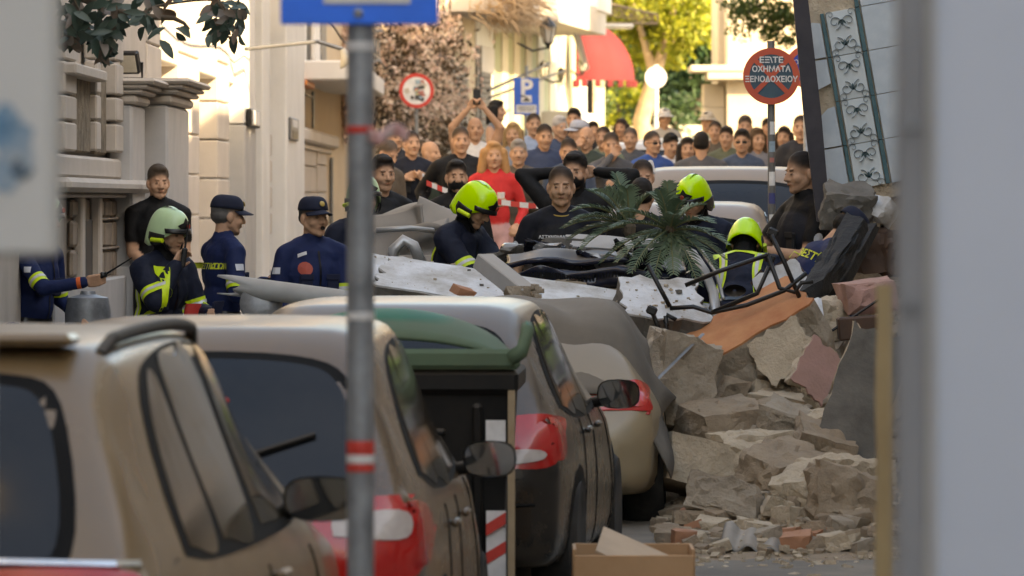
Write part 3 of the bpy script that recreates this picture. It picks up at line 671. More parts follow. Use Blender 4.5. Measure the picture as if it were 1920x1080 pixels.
        for j in range(n): fs.append((j, (j + 1) % n, o + (j + 1) % n, o + j))
        b = MB(); b.add(vs, fs); return s.put(b, name, m, parent, smooth=True, angle=40)
    def line(s, name, pts, side, r=.006, m=None, off=.0, parent=None, n=30):
        q = crom(pts, n); b = MB(); b.tube([s.proj(a, c, side, off) for a, c in q], r, 5); return s.put(b, name, m or M_seam, parent)
    def wheels(s, r=.31):
        for y in (.16 * s.L + .12, .80 * s.L):
            for sg in (-1, 1):
                s.patch('wheel_arch', [(y + (r + .05) * math.cos(a), max(.22, r + (r + .05) * math.sin(a))) for a in np.linspace(0, math.pi, 9)] , 'R' if sg > 0 else 'L', M_seam, .003, sub=1)
                e = bpy.data.objects.new('wheel', None); COL.objects.link(e); e.parent = s.root; e.location = (sg * (s.W / 2 - .10), y, r)
                b = MB(); Mw = Matrix.Rotation(R(90), 3, 'Y'); b.lathe([(r * .62, -.1), (r * .9, -.105), (r, -.07), (r, .07), (r * .9, .105), (r * .62, .1)], (0, 0, 0), 28, Mw); s.put(b, 'tyre', M_tyre, e, smooth=True, angle=40)
                b = MB(); b.lathe([(.03, sg * .09), (r * .3, sg * .085), (r * .62, sg * .1), (r * .62, -sg * .05), (.03, -sg * .05)], (0, 0, 0), 20, Mw); s.put(b, 'rim', M_rim, e)
    def mirror(s, sg, y, z, m, glass=True, w=.21):
        e = bpy.data.objects.new('door_mirror', None); COL.objects.link(e); e.parent = s.root; x0 = s.proj(y, z, 'R', 0).x; e.location = (sg * (x0 + .13), y, z + .05)
        b = MB(); b.grid(16, 9, lambda u, v: Vector((w / 2 * (abs(math.cos(2 * math.pi * u)) ** .7) * math.copysign(1, math.cos(2 * math.pi * u)) * math.cos(v * 1.45) ** .6, -.03 + .13 * v, .072 * (abs(math.sin(2 * math.pi * u)) ** .7) * math.copysign(1, math.sin(2 * math.pi * u)) * math.cos(v * 1.45) ** .6)), closed_u=True)
        s.put(b, 'housing', m, e, smooth=True)
        b = MB(); b.tube([(-sg * .02, .03, -.02), (-sg * .16, .05, -.05)], [.03, .025], 8); s.put(b, 'arm', M_trim, e, smooth=True)
        b = MB(); n = 20; q = [(w / 2 * .93 * (abs(math.cos(t)) ** .7) * math.copysign(1, math.cos(t)), .067 * (abs(math.sin(t)) ** .7) * math.copysign(1, math.sin(t))) for t in np.linspace(0, 2 * math.pi, n, endpoint=False)]
        b.prism(q, (0, -.034, 0), (1, 0, 0), (0, 0, 1), (0, .006, 0)); s.put(b, 'mirror_glass', M_mglass, e)
    def box(s, name, c, d, m, bev=.01, parent=None, M=None): b = MB(); b.box(c, d, M, bev=bev); return s.put(b, name, m, parent)

def paint(name, c, dust=.5, rough=.25, dustc=(.36, .30, .235), lo=.25):
    m = mat(name, c, tuple(x * .9 for x in c), scale=3, rough=rough, dust=dust, dustc=dustc, spec=.6, dust_lo=lo, dust_rough=.5, dscale=3.4)
    bs = m.node_tree.nodes['Principled BSDF']; bs.inputs['Coat Weight'].default_value = .15; bs.inputs['Coat Roughness'].default_value = .12
    return m
def hatch_details(c, side_win, rear_win, lamps, sides=('R', 'L'), handle_y=(), door_y=()):
    H, W, L = c.H, c.W, c.L
    for sd in sides:
        c.patch('window_rubber', [(y + (.018 if k in () else 0), z) for k, (y, z) in enumerate(side_win['outline'])], sd, M_seam, .003, sub=5, rings=4)
        for w_ in side_win['panes']: c.patch('side_window', w_, sd, M_sglass, .006, sub=5, rings=5)
        for (p) in door_y: c.line('door_seam', p, sd, .005)
        for (y, z) in handle_y:
            h = c.proj(y, z, sd, .02); c.box('door_handle', h, (.03, .18, .028), c.paint, .01)
    c.patch('rear_window_rubber', rear_win[0], 'B', M_seam, .003, sub=5); c.patch('rear_window', rear_win[1], 'B', M_cglass, .007, sub=5)
    for (nm, pl, m, sd, off) in lamps:
        for sg in (-1, 1):
            if sd == 'B': c.patch(nm, [(sg * x, z) for x, z in pl], 'B', m, off, sub=4, rings=4)
            else: c.patch(nm, pl, 'R' if sg > 0 else 'L', m, off, sub=4, rings=4)

# ---- car 1: tan suv with roof rails and a light bar
c1 = Car('parked_car', 'dusty tan suv with roof rails and a full width rear light bar', (-1.80, 15.3, G(15.3)), R(6), 4.35, 1.80, 1.71, paint('paint_champagne', (.19, .12, .058), .30, .2, (.18, .115, .055), lo=.62), belt=.60, rear_rake=.42)
hatch_details(c1, dict(outline=[(.62, 1.088), (.66, 1.280), (.85, 1.547), (1.3, 1.638), (2.0, 1.649), (2.45, 1.558), (2.95, 1.174), (2.98, 1.067), (1.8, 1.051), (1.0, 1.056)],
    panes=[[(.70, 1.110), (.74, 1.259), (.90, 1.504), (1.14, 1.57), (1.16, 1.099)], [(1.28, 1.099), (1.27, 1.590), (1.6, 1.617), (1.86, 1.617), (1.86, 1.094)], [(2.05, 1.094), (2.05, 1.611), (2.40, 1.526), (2.86, 1.152), (2.86, 1.088)]]),
    ([(-.60, 1.120), (-.52, 1.515), (-.3, 1.600), (.3, 1.600), (.52, 1.515), (.60, 1.120), (.4, 1.078), (-.4, 1.078)], [(-.555, 1.142), (-.48, 1.494), (-.28, 1.568), (.28, 1.568), (.48, 1.494), (.555, 1.142), (.38, 1.104), (-.38, 1.104)]),
    [('tail_lamp', [(.30, 1.00), (.30, 1.07), (.70, 1.08), (.80, 1.05), (.80, .99), (.6, .98)], M_lred, 'B', .012), ('lamp_housing', [(.02, 1.04), (.02, 1.085), (.5, 1.10), (.83, 1.085), (.85, .97), (.5, .95), (.02, .97)], M_trim, 'B', .006)],
    handle_y=[(1.45, .94), (2.1, .94)], door_y=[[(1.24, .98), (1.22, .6), (1.15, .35)], [(1.97, .98), (1.98, .6), (1.97, .28)], [(2.98, .98), (3.05, .6), (3.0, .28)]])
c1.line('light_bar', [(-.78, 1.025), (-.3, 1.03), (0, 1.032), (.3, 1.03), (.78, 1.025)], 'B', .018, M_lred, .008)
c1.line('chrome_strip', [(-.78, 1.09), (0, 1.10), (.78, 1.09)], 'B', .014, mat('chrome', (.6, .6, .6), rough=.15, metal=1), .006)
for sg in (-1, 1):
    b = MB(); b.tube([c1.proj(sg * .58, y, 'T', .03 if .8 < y < 2.3 else -.01) for y in np.linspace(.68, 2.45, 14)], .02, 8); c1.put(b, 'roof_rail', M_trim)
c1.mirror(1, 2.72, 1.09, M_trim, w=.25); c1.mirror(-1, 2.72, 1.09, M_trim, w=.25); c1.wheels(.34)
c1.box('number_plate', c1.proj(0, .80, 'B', .01), (.5, .012, .11), mat('plate_white', (.7, .7, .68), rough=.4)); c1.box('rear_spoiler', c1.proj(0, 1.67, 'B', .0) + Vector((0, -.03, .02)), (1.05, .16, .035), c1.paint, .015)
c1.box('rear_wiper', c1.proj(.1, 1.16, 'B', .02), (.42, .02, .02), M_trim)
# ---- car 2: tan hatchback
c2 = Car('parked_car', 'dusty tan hatchback with large red and white tail lamps beside the pole', (-1.12, 19.75, G(19.75)), R(3), 4.0, 1.68, 1.58, paint('paint_bronze', (.085, .05, .025), .38, .2, (.16, .10, .05), lo=.62), belt=.60, rear_rake=.40)
SW = dict(outline=[(.50, .98), (.56, 1.12), (.80, 1.33), (1.2, 1.405), (1.8, 1.415), (2.2, 1.35), (2.72, 1.0), (2.75, .93), (1.7, .90), (.9, .92)],
    panes=[[(.60, .985), (.64, 1.08), (.82, 1.29), (1.08, 1.355), (1.10, .95)], [(1.16, .945), (1.15, 1.365), (1.45, 1.385), (1.72, 1.385), (1.72, .93)], [(1.80, .93), (1.80, 1.38), (2.17, 1.31), (2.62, .99), (2.62, .945)]])
RW = ([(-.60, .98), (-.54, 1.28), (-.32, 1.385), (.32, 1.385), (.54, 1.28), (.60, .98), (.4, .93), (-.4, .93)], [(-.565, .99), (-.50, 1.27), (-.30, 1.36), (.30, 1.36), (.50, 1.27), (.565, .99), (.38, .95), (-.38, .95)])
hatch_details(c2, dict(outline=[(y, z * 1.053) for y, z in SW['outline']], panes=[[(y, z * 1.053) for y, z in w_] for w_ in SW['panes']]), tuple([(x, z * 1.053) for x, z in w_] for w_ in RW), [('tail_lamp', [(.42, .72), (.44, .92), (.60, .97), (.80, .97), (.82, .90), (.78, .71), (.6, .69)], M_lred, 'B', .014), ('indicator_lamp', [(.50, .84), (.51, .90), (.72, .93), (.76, .88), (.72, .83)], M_lclr, 'B', .02), ('tail_lamp', [(.02, .73), (.05, .94), (.26, .95), (.40, .90), (.30, .76)], M_lred, 'R', .012)],
    handle_y=[(1.3, .82), (1.98, .82)], door_y=[[(1.13, .9), (1.1, .6), (1.02, .4)], [(1.76, .9), (1.77, .55), (1.76, .26)], [(2.72, .92), (2.8, .6), (2.75, .28)]])
c2.mirror(1, 2.55, .95, M_trim); c2.mirror(-1, 2.55, .95, M_trim); c2.wheels(.31)
c2.box('brake_lamp', c2.proj(0, 1.50, 'B', .006), (.22, .02, .03), M_lred); c2.box('number_plate', c2.proj(0, .60, 'B', .01), (.5, .012, .11), mat('plate_white', (.7, .7, .68)))
b = MB(); q = c2.proj(0, .75, 'T', 0); b.tube([q, q + Vector((0, -.06, .10)), q + Vector((0, -.12, .2))], [.022, .012, .004], 8); c2.put(b, 'antenna', M_trim)
b = MB(); q = c2.proj(0, 1.07, 'B', .015); b.tube([q, c2.proj(.2, 1.11, 'B', .02), c2.proj(.42, 1.18, 'B', .02)], .01, 6); c2.put(b, 'rear_wiper', M_trim)
# ---- car 3: dark hatchback
c3 = Car('parked_car', 'dark grey hatchback coated in pale dust behind the dumpster', (-.60, 25.25, G(25.25)), R(5), 4.0, 1.70, 1.42, paint('paint_black', (.006, .0055, .005), .24, .25, (.17, .115, .07), lo=.5), belt=.61, rear_rake=.45)
SW3 = dict(outline=[(y, z * .955) for y, z in SW['outline']], panes=[[(y, z * .955) for y, z in w_] for w_ in SW['panes']])
RW3 = tuple([(x, z * .95) for x, z in w_] for w_ in RW)
hatch_details(c3, SW3, RW3, [('tail_lamp', [(.44, .70), (.46, .85), (.58, .90), (.74, .91), (.80, .86), (.78, .70), (.6, .68)], M_lred, 'B', .014), ('reverse_lamp', [(.50, .715), (.52, .75), (.72, .76), (.73, .72), (.6, .70)], M_lclr, 'B', .02), ('tail_lamp', [(.02, .71), (.05, .88), (.2, .89), (.30, .84), (.22, .73)], M_lred, 'R', .012)],
    handle_y=[(1.3, .80), (1.98, .80)], door_y=[[(1.13, .86), (1.1, .6), (1.02, .4)], [(1.76, .86), (1.77, .55), (1.76, .26)], [(2.72, .88), (2.8, .6), (2.75, .28)]])
c3.mirror(1, 2.50, .88, M_trim); c3.mirror(-1, 2.50, .88, M_trim); c3.wheels(.31)
c3.line('hatch_seam', [(.60, .93), (.62, .8), (.58, .55), (.5, .45)], 'B', .006); c3.line('hatch_seam', [(-.60, .93), (-.62, .8), (-.58, .55), (-.5, .45)], 'B', .006)
c3.box('number_plate', c3.proj(0, .62, 'B', .01), (.5, .012, .11), mat('plate_white', (.7, .7, .68))); c3.line('bumper_crease', [(-.7, .52), (0, .50), (.7, .52)], 'B', .008)
# ---- car 4: low beige car ahead under a grey cover
c4 = Car('parked_car', 'small beige car with a grey fabric cover over its roof', (-.02, 29.9, G(29.9) - .06), R(3), 3.6, 1.60, 1.16, paint('paint_cream', (.30, .235, .145), .2, .3, (.24, .18, .12)), belt=.62, rear_rake=.4)
c4.patch('tail_lamp', [(.58, .70), (.60, .80), (.66, .83), (.72, .78), (.71, .70)], 'B', M_lred, .014); c4.patch('tail_lamp', [(.03, .68), (.06, .80), (.15, .82), (.2, .75), (.12, .68)], 'R', M_lred, .012)
c4.line('door_seam', [(1.2, .84), (1.15, .5), (1.2, .25)], 'R'); c4.line('door_seam', [(2.3, .84), (2.35, .5), (2.3, .25)], 'R'); c4.mirror(1, 2.3, .86, M_trim); c4.wheels(.29)
cv = MB()
def coverf(u, v):
    y = .12 + u * 2.2; x = -.84 + 1.68 * v; e = abs(v - .5) * 2
    q = c4.proj(max(-.60, min(.60, x)), max(.35, y), 'T', .03)
    sag = max(0, e - .70) ** 1.2 * 1.7; fold = .028 * math.sin(u * 17 + 3 * math.sin(v * 9)) * (0.3 + e) + .02 * math.sin(v * 23 + u * 6)
    return Vector((x * (1 + .03 * math.sin(u * 13)) + fold, y + .02 * math.sin(v * 15), q.z + .06 * math.sin(u * 3.1) - sag + fold * .6 - (.25 * max(0, .16 - u) / .16)))
cv.grid(46, 40, coverf); b = c4.put(cv, 'fabric_cover', mat('grey_cover_cloth', (.10, .088, .072), (.15, .13, .105), scale=3, rough=.9, dust=.1, dustc=(.2, .16, .12), bump=.002), smooth=True)
so_ = b.modifiers.new('thick', 'SOLIDIFY'); so_.thickness = .008

# ---- dumpster
dp = thing('dumpster', (-.53, 24.25, G(24.25)), 'black wheeled dumpster with a domed green lid', 'dumpster'); dp.rotation_euler = (0, 0, R(-2)); dp.scale = (.82, .95, 1); Wd = 1.36
def dput(b, name, m, smooth=False, angle=None): o = b.build(name, m, None, smooth=smooth, angle=angle); o.parent = dp; return o
M_bin = mat('black_plastic', (.005, .005, .0055), (.010, .009, .008), scale=5, rough=.5, dust=.08, dustc=(.16, .13, .10), spec=.25); M_green = mat('green_plastic', (.0, .13, .062), (.0, .10, .047), scale=4, rough=.6, spec=.15, dust=.02, dustc=(.2, .16, .12), dust_lo=.97)
b = MB(); b.add([(-.60, -.40, .16), (.60, -.40, .16), (.60, .40, .16), (-.60, .40, .16), (-.66, -.50, 1.12), (.66, -.50, 1.12), (.66, .50, 1.12), (-.66, .50, 1.12)], [(0, 3, 2, 1), (4, 5, 6, 7), (0, 1, 5, 4), (1, 2, 6, 5), (2, 3, 7, 6), (3, 0, 4, 7)]); dput(b, 'bin_body', M_bin)
b = MB(); b.box((0, 0, 1.14), (1.40, 1.08, .10), bev=.02); dput(b, 'rim', M_bin)
for k in range(4): b = MB(); b.box((-.5 + k * .33, -.475, .66), (.05, .05, .78), Matrix.Rotation(R(6), 3, 'X'), bev=.012); dput(b, 'body_rib', M_bin)
b = MB(); b.box((.2, -.53, .93), (.26, .05, .03), bev=.01); dput(b, 'handle_bar', M_bin)
b = MB(); b.grid(25, 14, lambda u, v: Vector(((u - .5) * 1.36, -.53 + 1.02 * v, 1.22 + .22 * math.sin(math.pi * max(0, min(1, (u - .03) / .94))) ** .5 * math.sin(math.pi * (.10 + .82 * v)) ** .6))); o = dput(b, 'lid', M_green, True, 40); so_ = o.modifiers.new('thick', 'SOLIDIFY'); so_.thickness = .015
b = MB(); b.box((0, -.545, 1.235), (1.42, .05, .085), bev=.018); dput(b, 'lid_lip', M_green)
b = MB(); b.tube([(.66, -.56, 1.235), (.72, -.56, 1.27), (.745, -.50, 1.345), (.74, -.40, 1.36)], .035, 8); dput(b, 'lid_handle', M_green, True)
b = MB(); b.tube([(-.66, -.56, 1.235), (-.72, -.56, 1.27), (-.745, -.50, 1.345), (-.74, -.40, 1.36)], .035, 8); dput(b, 'lid_handle', M_green, True)
for sx in (-.5, .5):
    for sy in (-.3, .3): b = MB(); b.lathe([(.03, -.03), (.08, -.03), (.08, .03), (.03, .03)], (sx, sy, .085), 16, Matrix.Rotation(R(90), 3, 'Y')); dput(b, 'wheel', M_tyre)
M_strw = mat('reflector_white', (.72, .70, .68), scale=8, rough=.4); M_strr = mat('reflector_red', (.62, .05, .035), scale=8, rough=.4)
for (z0, z1) in [(.24, .60), (.78, .98)]:
    b = MB(); b.box((.585, -.50 + (.6 - (z0 + z1) / 2) * .1, (z0 + z1) / 2), (.10, .012, z1 - z0)); dput(b, 'reflector_board', M_strw)
    n = int((z1 - z0) / .12)
    for k in range(n): zc = z0 + .06 + k * .12; b = MB(); b.prism([(-.05, -.045), (.05, .005), (.05, .055), (-.05, .005)], (.585, -.510 + (.6 - zc) * .1, zc), (1, 0, 0), (0, 0, 1), (0, .003, 0)); dput(b, 'red_stripe', M_strr)
b = MB(); b.box((.665, -.52, .62), (.035, .03, 1.05)); dput(b, 'wooden_batten', mat('raw_wood', (.36, .27, .17), (.28, .2, .12), scale=6, rough=.85))
b = MB(); b.box((.02, -.545, 1.02), (.06, .004, .26), Matrix.Rotation(R(8), 3, 'Y')); dput(b, 'paper_strip', mat('yellowed_paper', (.6, .58, .45), rough=.9))
# ============================================================ RUBBLE AND WRECKAGE
from mathutils import noise as mnoise
M_conc = mat('broken_concrete', (.42, .35, .27), (.29, .235, .175), scale=5, rough=.95, bump=.03, bscale=20, detail=9)
M_conc2 = mat('pale_plaster_rubble', (.55, .45, .33), (.42, .335, .24), scale=6, rough=.95, bump=.025, bscale=22, detail=9)
M_conc3 = mat('brown_earth_rubble', (.36, .275, .19), (.26, .195, .135), scale=7, rough=.95, bump=.025, bscale=22, detail=9)
M_cgrey = mat('grey_concrete', (.17, .155, .135), (.10, .092, .08), scale=5, rough=.95, bump=.008, bscale=24)
M_wpaint = mat('white_painted_plaster', (.62, .63, .64), (.36, .33, .29), scale=4, rough=.85, bump=.01, bscale=25, detail=10, fac=(.42, .68))
M_opl = mat('orange_plaster', (.55, .25, .11), (.42, .15, .06), scale=4, rough=.85, bump=.003, detail=8)
M_pink = mat('pink_plaster', (.42, .24, .20), (.34, .20, .16), scale=5, rough=.9, bump=.012, bscale=20)
M_terra = mat('terracotta', (.42, .20, .11), (.34, .16, .09), scale=6, rough=.85, bump=.003)
M_wood = mat('old_wood', (.08, .04, .022), (.05, .025, .015), scale=5, rough=.7, bump=.002)
M_char = mat('charred_timber', (.003, .003, .003), (.010, .009, .008), scale=9, rough=.75, bump=.012, bscale=18)
def rock(name, c, size, rot=(0, 0, 0), m=None, seed=0, rough=.16, npt=18, boxy=.68, cuts=3, parent=None):
    """irregular broken block: convex hull of jittered box points, subdivided and roughened"""
    rnd = random.Random(seed); bm = bmesh.new()
    for k in range(npt):
        q = [rnd.uniform(-1, 1) for _ in range(3)]
        if k < 8: q = [(1 if (k >> i) & 1 else -1) * rnd.uniform(boxy, 1) for i in range(3)]
        else:
            n = math.sqrt(sum(x * x for x in q)) + 1e-6; q = [x / n * 1.05 for x in q]
        bm.verts.new(Vector((q[0] * size[0] / 2, q[1] * size[1] / 2, q[2] * size[2] / 2)))
    r = bmesh.ops.convex_hull(bm, input=bm.verts); bmesh.ops.delete(bm, geom=list({g for g in list(r['geom_interior']) + list(r['geom_unused']) if isinstance(g, bmesh.types.BMVert)}), context='VERTS')
    for _ in range(cuts): bmesh.ops.subdivide_edges(bm, edges=[e for e in bm.edges if e.calc_length() > .05], cuts=1, use_grid_fill=True)
    bmesh.ops.triangulate(bm, faces=bm.faces)
    s = min(size)
    for v in bm.verts:
        f = mnoise.noise(v.co * (2.2 / s) + Vector((seed, 0, 0))) * .6 + mnoise.noise(v.co * (5 / s) + Vector((0, seed, 0))) * .45 + mnoise.noise(v.co * (11 / s) + Vector((0, 0, seed))) * .3; v.co += v.co.normalized() * f * s * rough
    me = bpy.data.meshes.new(name); bm.to_mesh(me); bm.free(); me.materials.append(m or M_conc); me.polygons.foreach_set('use_smooth', [True] * len(me.polygons)); me.set_sharp_from_angle(angle=R(28))
    o = bpy.data.objects.new(name, me); COL.objects.link(o); o.location = c; o.rotation_euler = rot
    if parent is not None: o.parent = parent; o.matrix_parent_inverse = parent_world(parent).inverted()
    return o
def slab(name, c, size, rot, mats, seed=0, jag=.12, n=9, lab=None, parent=None):
    """broken plate: jagged outline in its plane, top material mats[0], broken sides mats[1]"""
    rnd = random.Random(seed); pl = []
    for (ax, ay, bx_, by) in [(-1, -1, 1, -1), (1, -1, 1, 1), (1, 1, -1, 1), (-1, 1, -1, -1)]:
        for k in range(n):
            f = k / n; x = ax + (bx_ - ax) * f; y = ay + (by - ay) * f; j = rnd.uniform(-jag, jag * .4)
            pl.append((x * (1 + (j if abs(x) > .99 else 0)) * size[0] / 2, y * (1 + (j if abs(y) > .99 else 0)) * size[1] / 2))
    N = len(pl); h = size[2]; layers = [(1, h / 2), (1.0, h / 2 - .012), (.985, h * .1), (1.02, -h * .2), (.96, -h / 2)]; vs = []; fs = []; mi = []
    for li, (sc, z) in enumerate(layers):
        for (x, y) in pl: jj = 0 if li < 2 else rnd.uniform(-.02, .02); vs.append((x * sc + jj, y * sc + jj, z + (rnd.uniform(-.02, .02) if li > 1 else 0)))
    fs.append(tuple(range(N))); mi.append(0)
    for li in range(len(layers) - 1):
        for j in range(N): fs.append((li * N + j, li * N + (j + 1) % N, (li + 1) * N + (j + 1) % N, (li + 1) * N + j)); mi.append(0 if li == 0 else 1)
    fs.append(tuple((len(layers) - 1) * N + j for j in range(N))[::-1]); mi.append(1)
    b = MB(); b.v = vs; b.f = fs; b.m = mi; o = b.build(name, mats, None); o.location = c; o.rotation_euler = rot
    if parent is not None: o.parent = parent; o.matrix_parent_inverse = parent_world(parent).inverted()
    return o
# ---- the mound under everything
def moundh(x, y):
    def sm(a, b, t): t = max(0, min(1, (t - a) / (b - a))); return t * t * (3 - 2 * t)
    right = sm(.75, 1.5, x) * (sm(28.9, 33.2, y) * .74 + sm(33, 36, y) * .35 * sm(1.6, 2.4, x)) * (1 - sm(37.5, 40, y))
    left = (1 - sm(.75, 1.5, x)) * sm(31.7, 32.6, y) * (1 - sm(33.2, 33.9, y)) * .85 * sm(-1.2, -.3, x)
    e = sm(27.6, 28.6, y) * .05 * sm(.55, .95, x)
    return right + left + e
b = MB(); nx, ny = 74, 110
def mf(u, v):
    x = -1.5 + 6.0 * u; y = 27.4 + 13.1 * v; h = moundh(x, y); q = Vector((x * 3.1, y * 3.1, 0))
    return Vector((x, y, G(y) - .03 + h + (mnoise.noise(q) * .10 + mnoise.noise(q * 2.7) * .06) * min(1, h * 4)))
b.grid(nx, ny, mf); mo = b.build('rubble_mound', M_conc3, None, smooth=True); mo['kind'] = 'stuff'; mo['label'] = 'heap of dusty earth and rubble filling the right of the street'
def mz(x, y): return G(y) - .03 + moundh(x, y)
# gravel and small stones scattered over it
prot = []
for k in range(10):
    o = rock('tmp', (0, 0, 0), (1, random.uniform(.6, 1), random.uniform(.45, .8)), seed=100 + k, cuts=1, npt=13); me = o.data; co = np.array([v.co[:] for v in me.vertices]); me.calc_loop_triangles(); tr = np.array([t.vertices[:] for t in me.loop_triangles]); prot.append((co, tr)); bpy.data.objects.remove(o)
def gravel(name, n, fn, smin, smax, m, label):
    Vs = []; Fs = []; off = 0
    for k in range(n):
        x, y = fn(); co, tr = prot[k % 10]; s = smin * (smax / smin) ** (random.random() ** 2.2); Rm = np.array(Matrix.Rotation(random.uniform(0, 6.28), 3, 'Z') @ Matrix.Rotation(random.uniform(-.5, .5), 3, 'X'))
        Vs.append((co * s) @ Rm.T + np.array([x, y, mz(x, y) + s * .2])); Fs.append(tr + off); off += len(co)
    V = np.concatenate(Vs); T = np.concatenate(Fs); me = bpy.data.meshes.new(name); me.from_pydata(V.tolist(), [], T.tolist()); me.materials.append(m); o = bpy.data.objects.new(name, me); COL.objects.link(o); o['kind'] = 'stuff'; o['label'] = label; return o
gravel('gravel', 8500, lambda: (random.uniform(.75, 4.2), random.triangular(27.3, 36, 29)), .012, .075, M_conc2, 'pale crumbs of plaster and gravel on the rubble')
gravel('gravel', 1100, lambda: (random.uniform(.75, 4.2), random.uniform(28.3, 35)), .05, .14, M_conc3, 'brown earth lumps on the rubble')
gravel('brick_crumbs', 70, lambda: (random.uniform(.8, 3.0), random.uniform(28.4, 32)), .03, .08, M_terra, 'small crumbs of terracotta brick on the rubble')
GR = 'rubble blocks of the collapse'
def blk(px0, px1, py0, py1, D, depth, m, label, rot=(0, 0, 0), seed=0, cat='rubble', name='rubble_block', **k):
    c = P((px0 + px1) / 2, (py0 + py1) / 2, D); o = rock(name, c, ((px1 - px0) * D / F, depth, (py1 - py0) * D / F), tuple(R(a) for a in rot), m, seed, **k); tag(o, label, cat, GR); return o
blk(1200, 1345, 612, 812, 31.3, .45, M_conc, 'large rough upright block leaning beside the beige car', (0, 10, 15), 1, rough=.14)
blk(1285, 1440, 752, 845, 31.0, .4, M_conc3, 'brown rough block below the orange slab', (5, -6, 20), 2, rough=.16)
blk(1390, 1600, 735, 842, 31.6, .5, M_conc2, 'wide pale block with broken face in the middle of the pile', (8, 8, -10), 3, rough=.14)
blk(1228, 1405, 830, 925, 30.5, .45, M_conc2, 'long flat pale block lying low beside the beige car', (-8, 14, 10), 4, rough=.08, boxy=.88)
blk(1345, 1465, 805, 895, 30.6, .35, M_conc2, 'crumbling pale block in front of the wide block', (0, 0, 25), 5, rough=.18)
blk(1468, 1585, 838, 895, 30.7, .35, M_conc, 'grey brown block half buried in gravel', (4, -4, -15), 6, rough=.12)
blk(1525, 1590, 555, 650, 32.6, .4, M_conc2, 'yellowish stone block standing on the pile', (0, -5, 10), 7)
blk(1573, 1680, 522, 592, 32.5, .5, M_pink, 'pink plastered chunk on top of the pile', (0, -8, 5), 8, rough=.12)
blk(1405, 1500, 690, 745, 32.0, .35, M_conc, 'grey chunk in the hollow under the orange slab', (10, 5, 30), 9)
blk(1340, 1400, 700, 765, 31.8, .3, M_conc3, 'brown chunk under the orange slab edge', (0, 20, 0), 10)
blk(1440, 1530, 860, 905, 30.3, .25, M_conc3, 'flat brown lump before the half buried block', (0, 5, 30), 11)
for k in range(64):      # hand-size stones at the foot of the heap
    x = random.uniform(.85, 2.1); y = random.uniform(28.4, 30.4); s = random.uniform(.07, .17); o = rock('rubble_stone', (x, y, mz(x, y) + s * .28), (s * random.uniform(.9, 1.4), s, s * random.uniform(.45, .8)), (random.uniform(-.3, .3), random.uniform(-.3, .3), random.uniform(0, 3)), (M_conc2, M_conc, M_conc3, M_conc2, M_terra if k % 10 == 4 else M_conc)[k % 5], 200 + k, cuts=2)
    tag(o, ('pale broken stone at the foot of the rubble heap', 'grey broken stone at the foot of the rubble heap', 'brown broken stone at the foot of the rubble heap', 'pale broken stone at the foot of the rubble heap', 'piece of red brick at the foot of the rubble heap' if k % 10 == 4 else 'grey broken stone at the foot of the rubble heap')[k % 5], 'stone', 'stones at the foot of the heap')
for k in range(26):
    x = random.uniform(1.2, 2.3); y = random.uniform(31.0, 33.2); s = random.uniform(.10, .26); o = rock('rubble_stone', (x, y, mz(x, y) + s * .25), (s * 1.3, s, s * .7), (random.uniform(-.5, .5), random.uniform(-.5, .5), random.uniform(0, 3)), (M_conc2, M_conc, M_conc3)[k % 3], 300 + k, cuts=1)
    tag(o, ('pale chunk lodged between the large blocks', 'grey chunk lodged between the large blocks', 'brown chunk lodged between the large blocks')[k % 3], 'stone', 'chunks in the pile')
for k in range(16):
    x = random.uniform(.95, 2.05); y = random.uniform(29.6, 31.2); sz = random.uniform(.2, .38); o = rock('rubble_block', (x, y, mz(x, y) + sz * .22), (sz * random.uniform(1, 1.4), sz, sz * random.uniform(.7, 1.0)), (random.uniform(-.4, .4), random.uniform(-.4, .4), random.uniform(0, 3)), (M_conc2, M_conc, M_conc3)[k % 3], 400 + k, rough=.2)
    tag(o, ('pale medium block on the lower slope of the heap', 'grey medium block on the lower slope of the heap', 'brown medium block on the lower slope of the heap')[k % 3], 'rubble', 'medium blocks on the slope')
# thick slab with orange plaster on its upper face
o = slab('plastered_slab', P(1402, 655, 32.0), (.84, .50, .34), (R(20), R(-29), R(6)), [M_opl, M_conc], 3, .10); tag(o, 'thick broken slab with orange plaster on its upper face', 'rubble', GR)
o = slab('dark_slab', P(1618, 745, 30.6), (.34, .75, .10), (R(80), R(18), R(-8)), [M_cgrey, M_conc2], 5, .08); tag(o, 'dark grey slab leaning upright at the edge of the pile', 'rubble', GR)
o = slab('tilted_plate', P(1528, 695, 31.2), (.24, .36, .05), (R(62), R(40), R(20)), [M_pink, M_conc2], 6, .14); tag(o, 'thin pinkish plate tilted between blocks and dark slab', 'rubble', GR)
o = slab('tilted_plate', P(1470, 660, 31.7), (.34, .30, .05), (R(70), R(-30), R(0)), [M_conc2, M_conc], 8, .14); tag(o, 'pale thin plate under the end of the orange slab', 'rubble', GR)
b = MB(); p0, p1 = P(1221, 722, 30.9), P(1318, 626, 31.2); b.tube([p0, p1], .016, 4, flat=.4); tag(b.build('steel_bar', M_iron), 'flat steel bar sticking up against the large block', 'bar')
b = MB(); b.tube([P(1533, 560, 32.3), P(1546, 655, 32.0)], .022, 4, flat=.5); tag(b.build('plastic_strip', M_wpaint), 'white plastic strip standing upright in the pile', 'strip')
b = MB(); b.box(P(1617, 614, 32.2), (.28, .2, .13), Matrix.Rotation(R(-4), 3, 'Y'), bev=.01); tag(b.build('timber_block', M_wood), 'dark brown timber block below the pink chunk', 'timber')
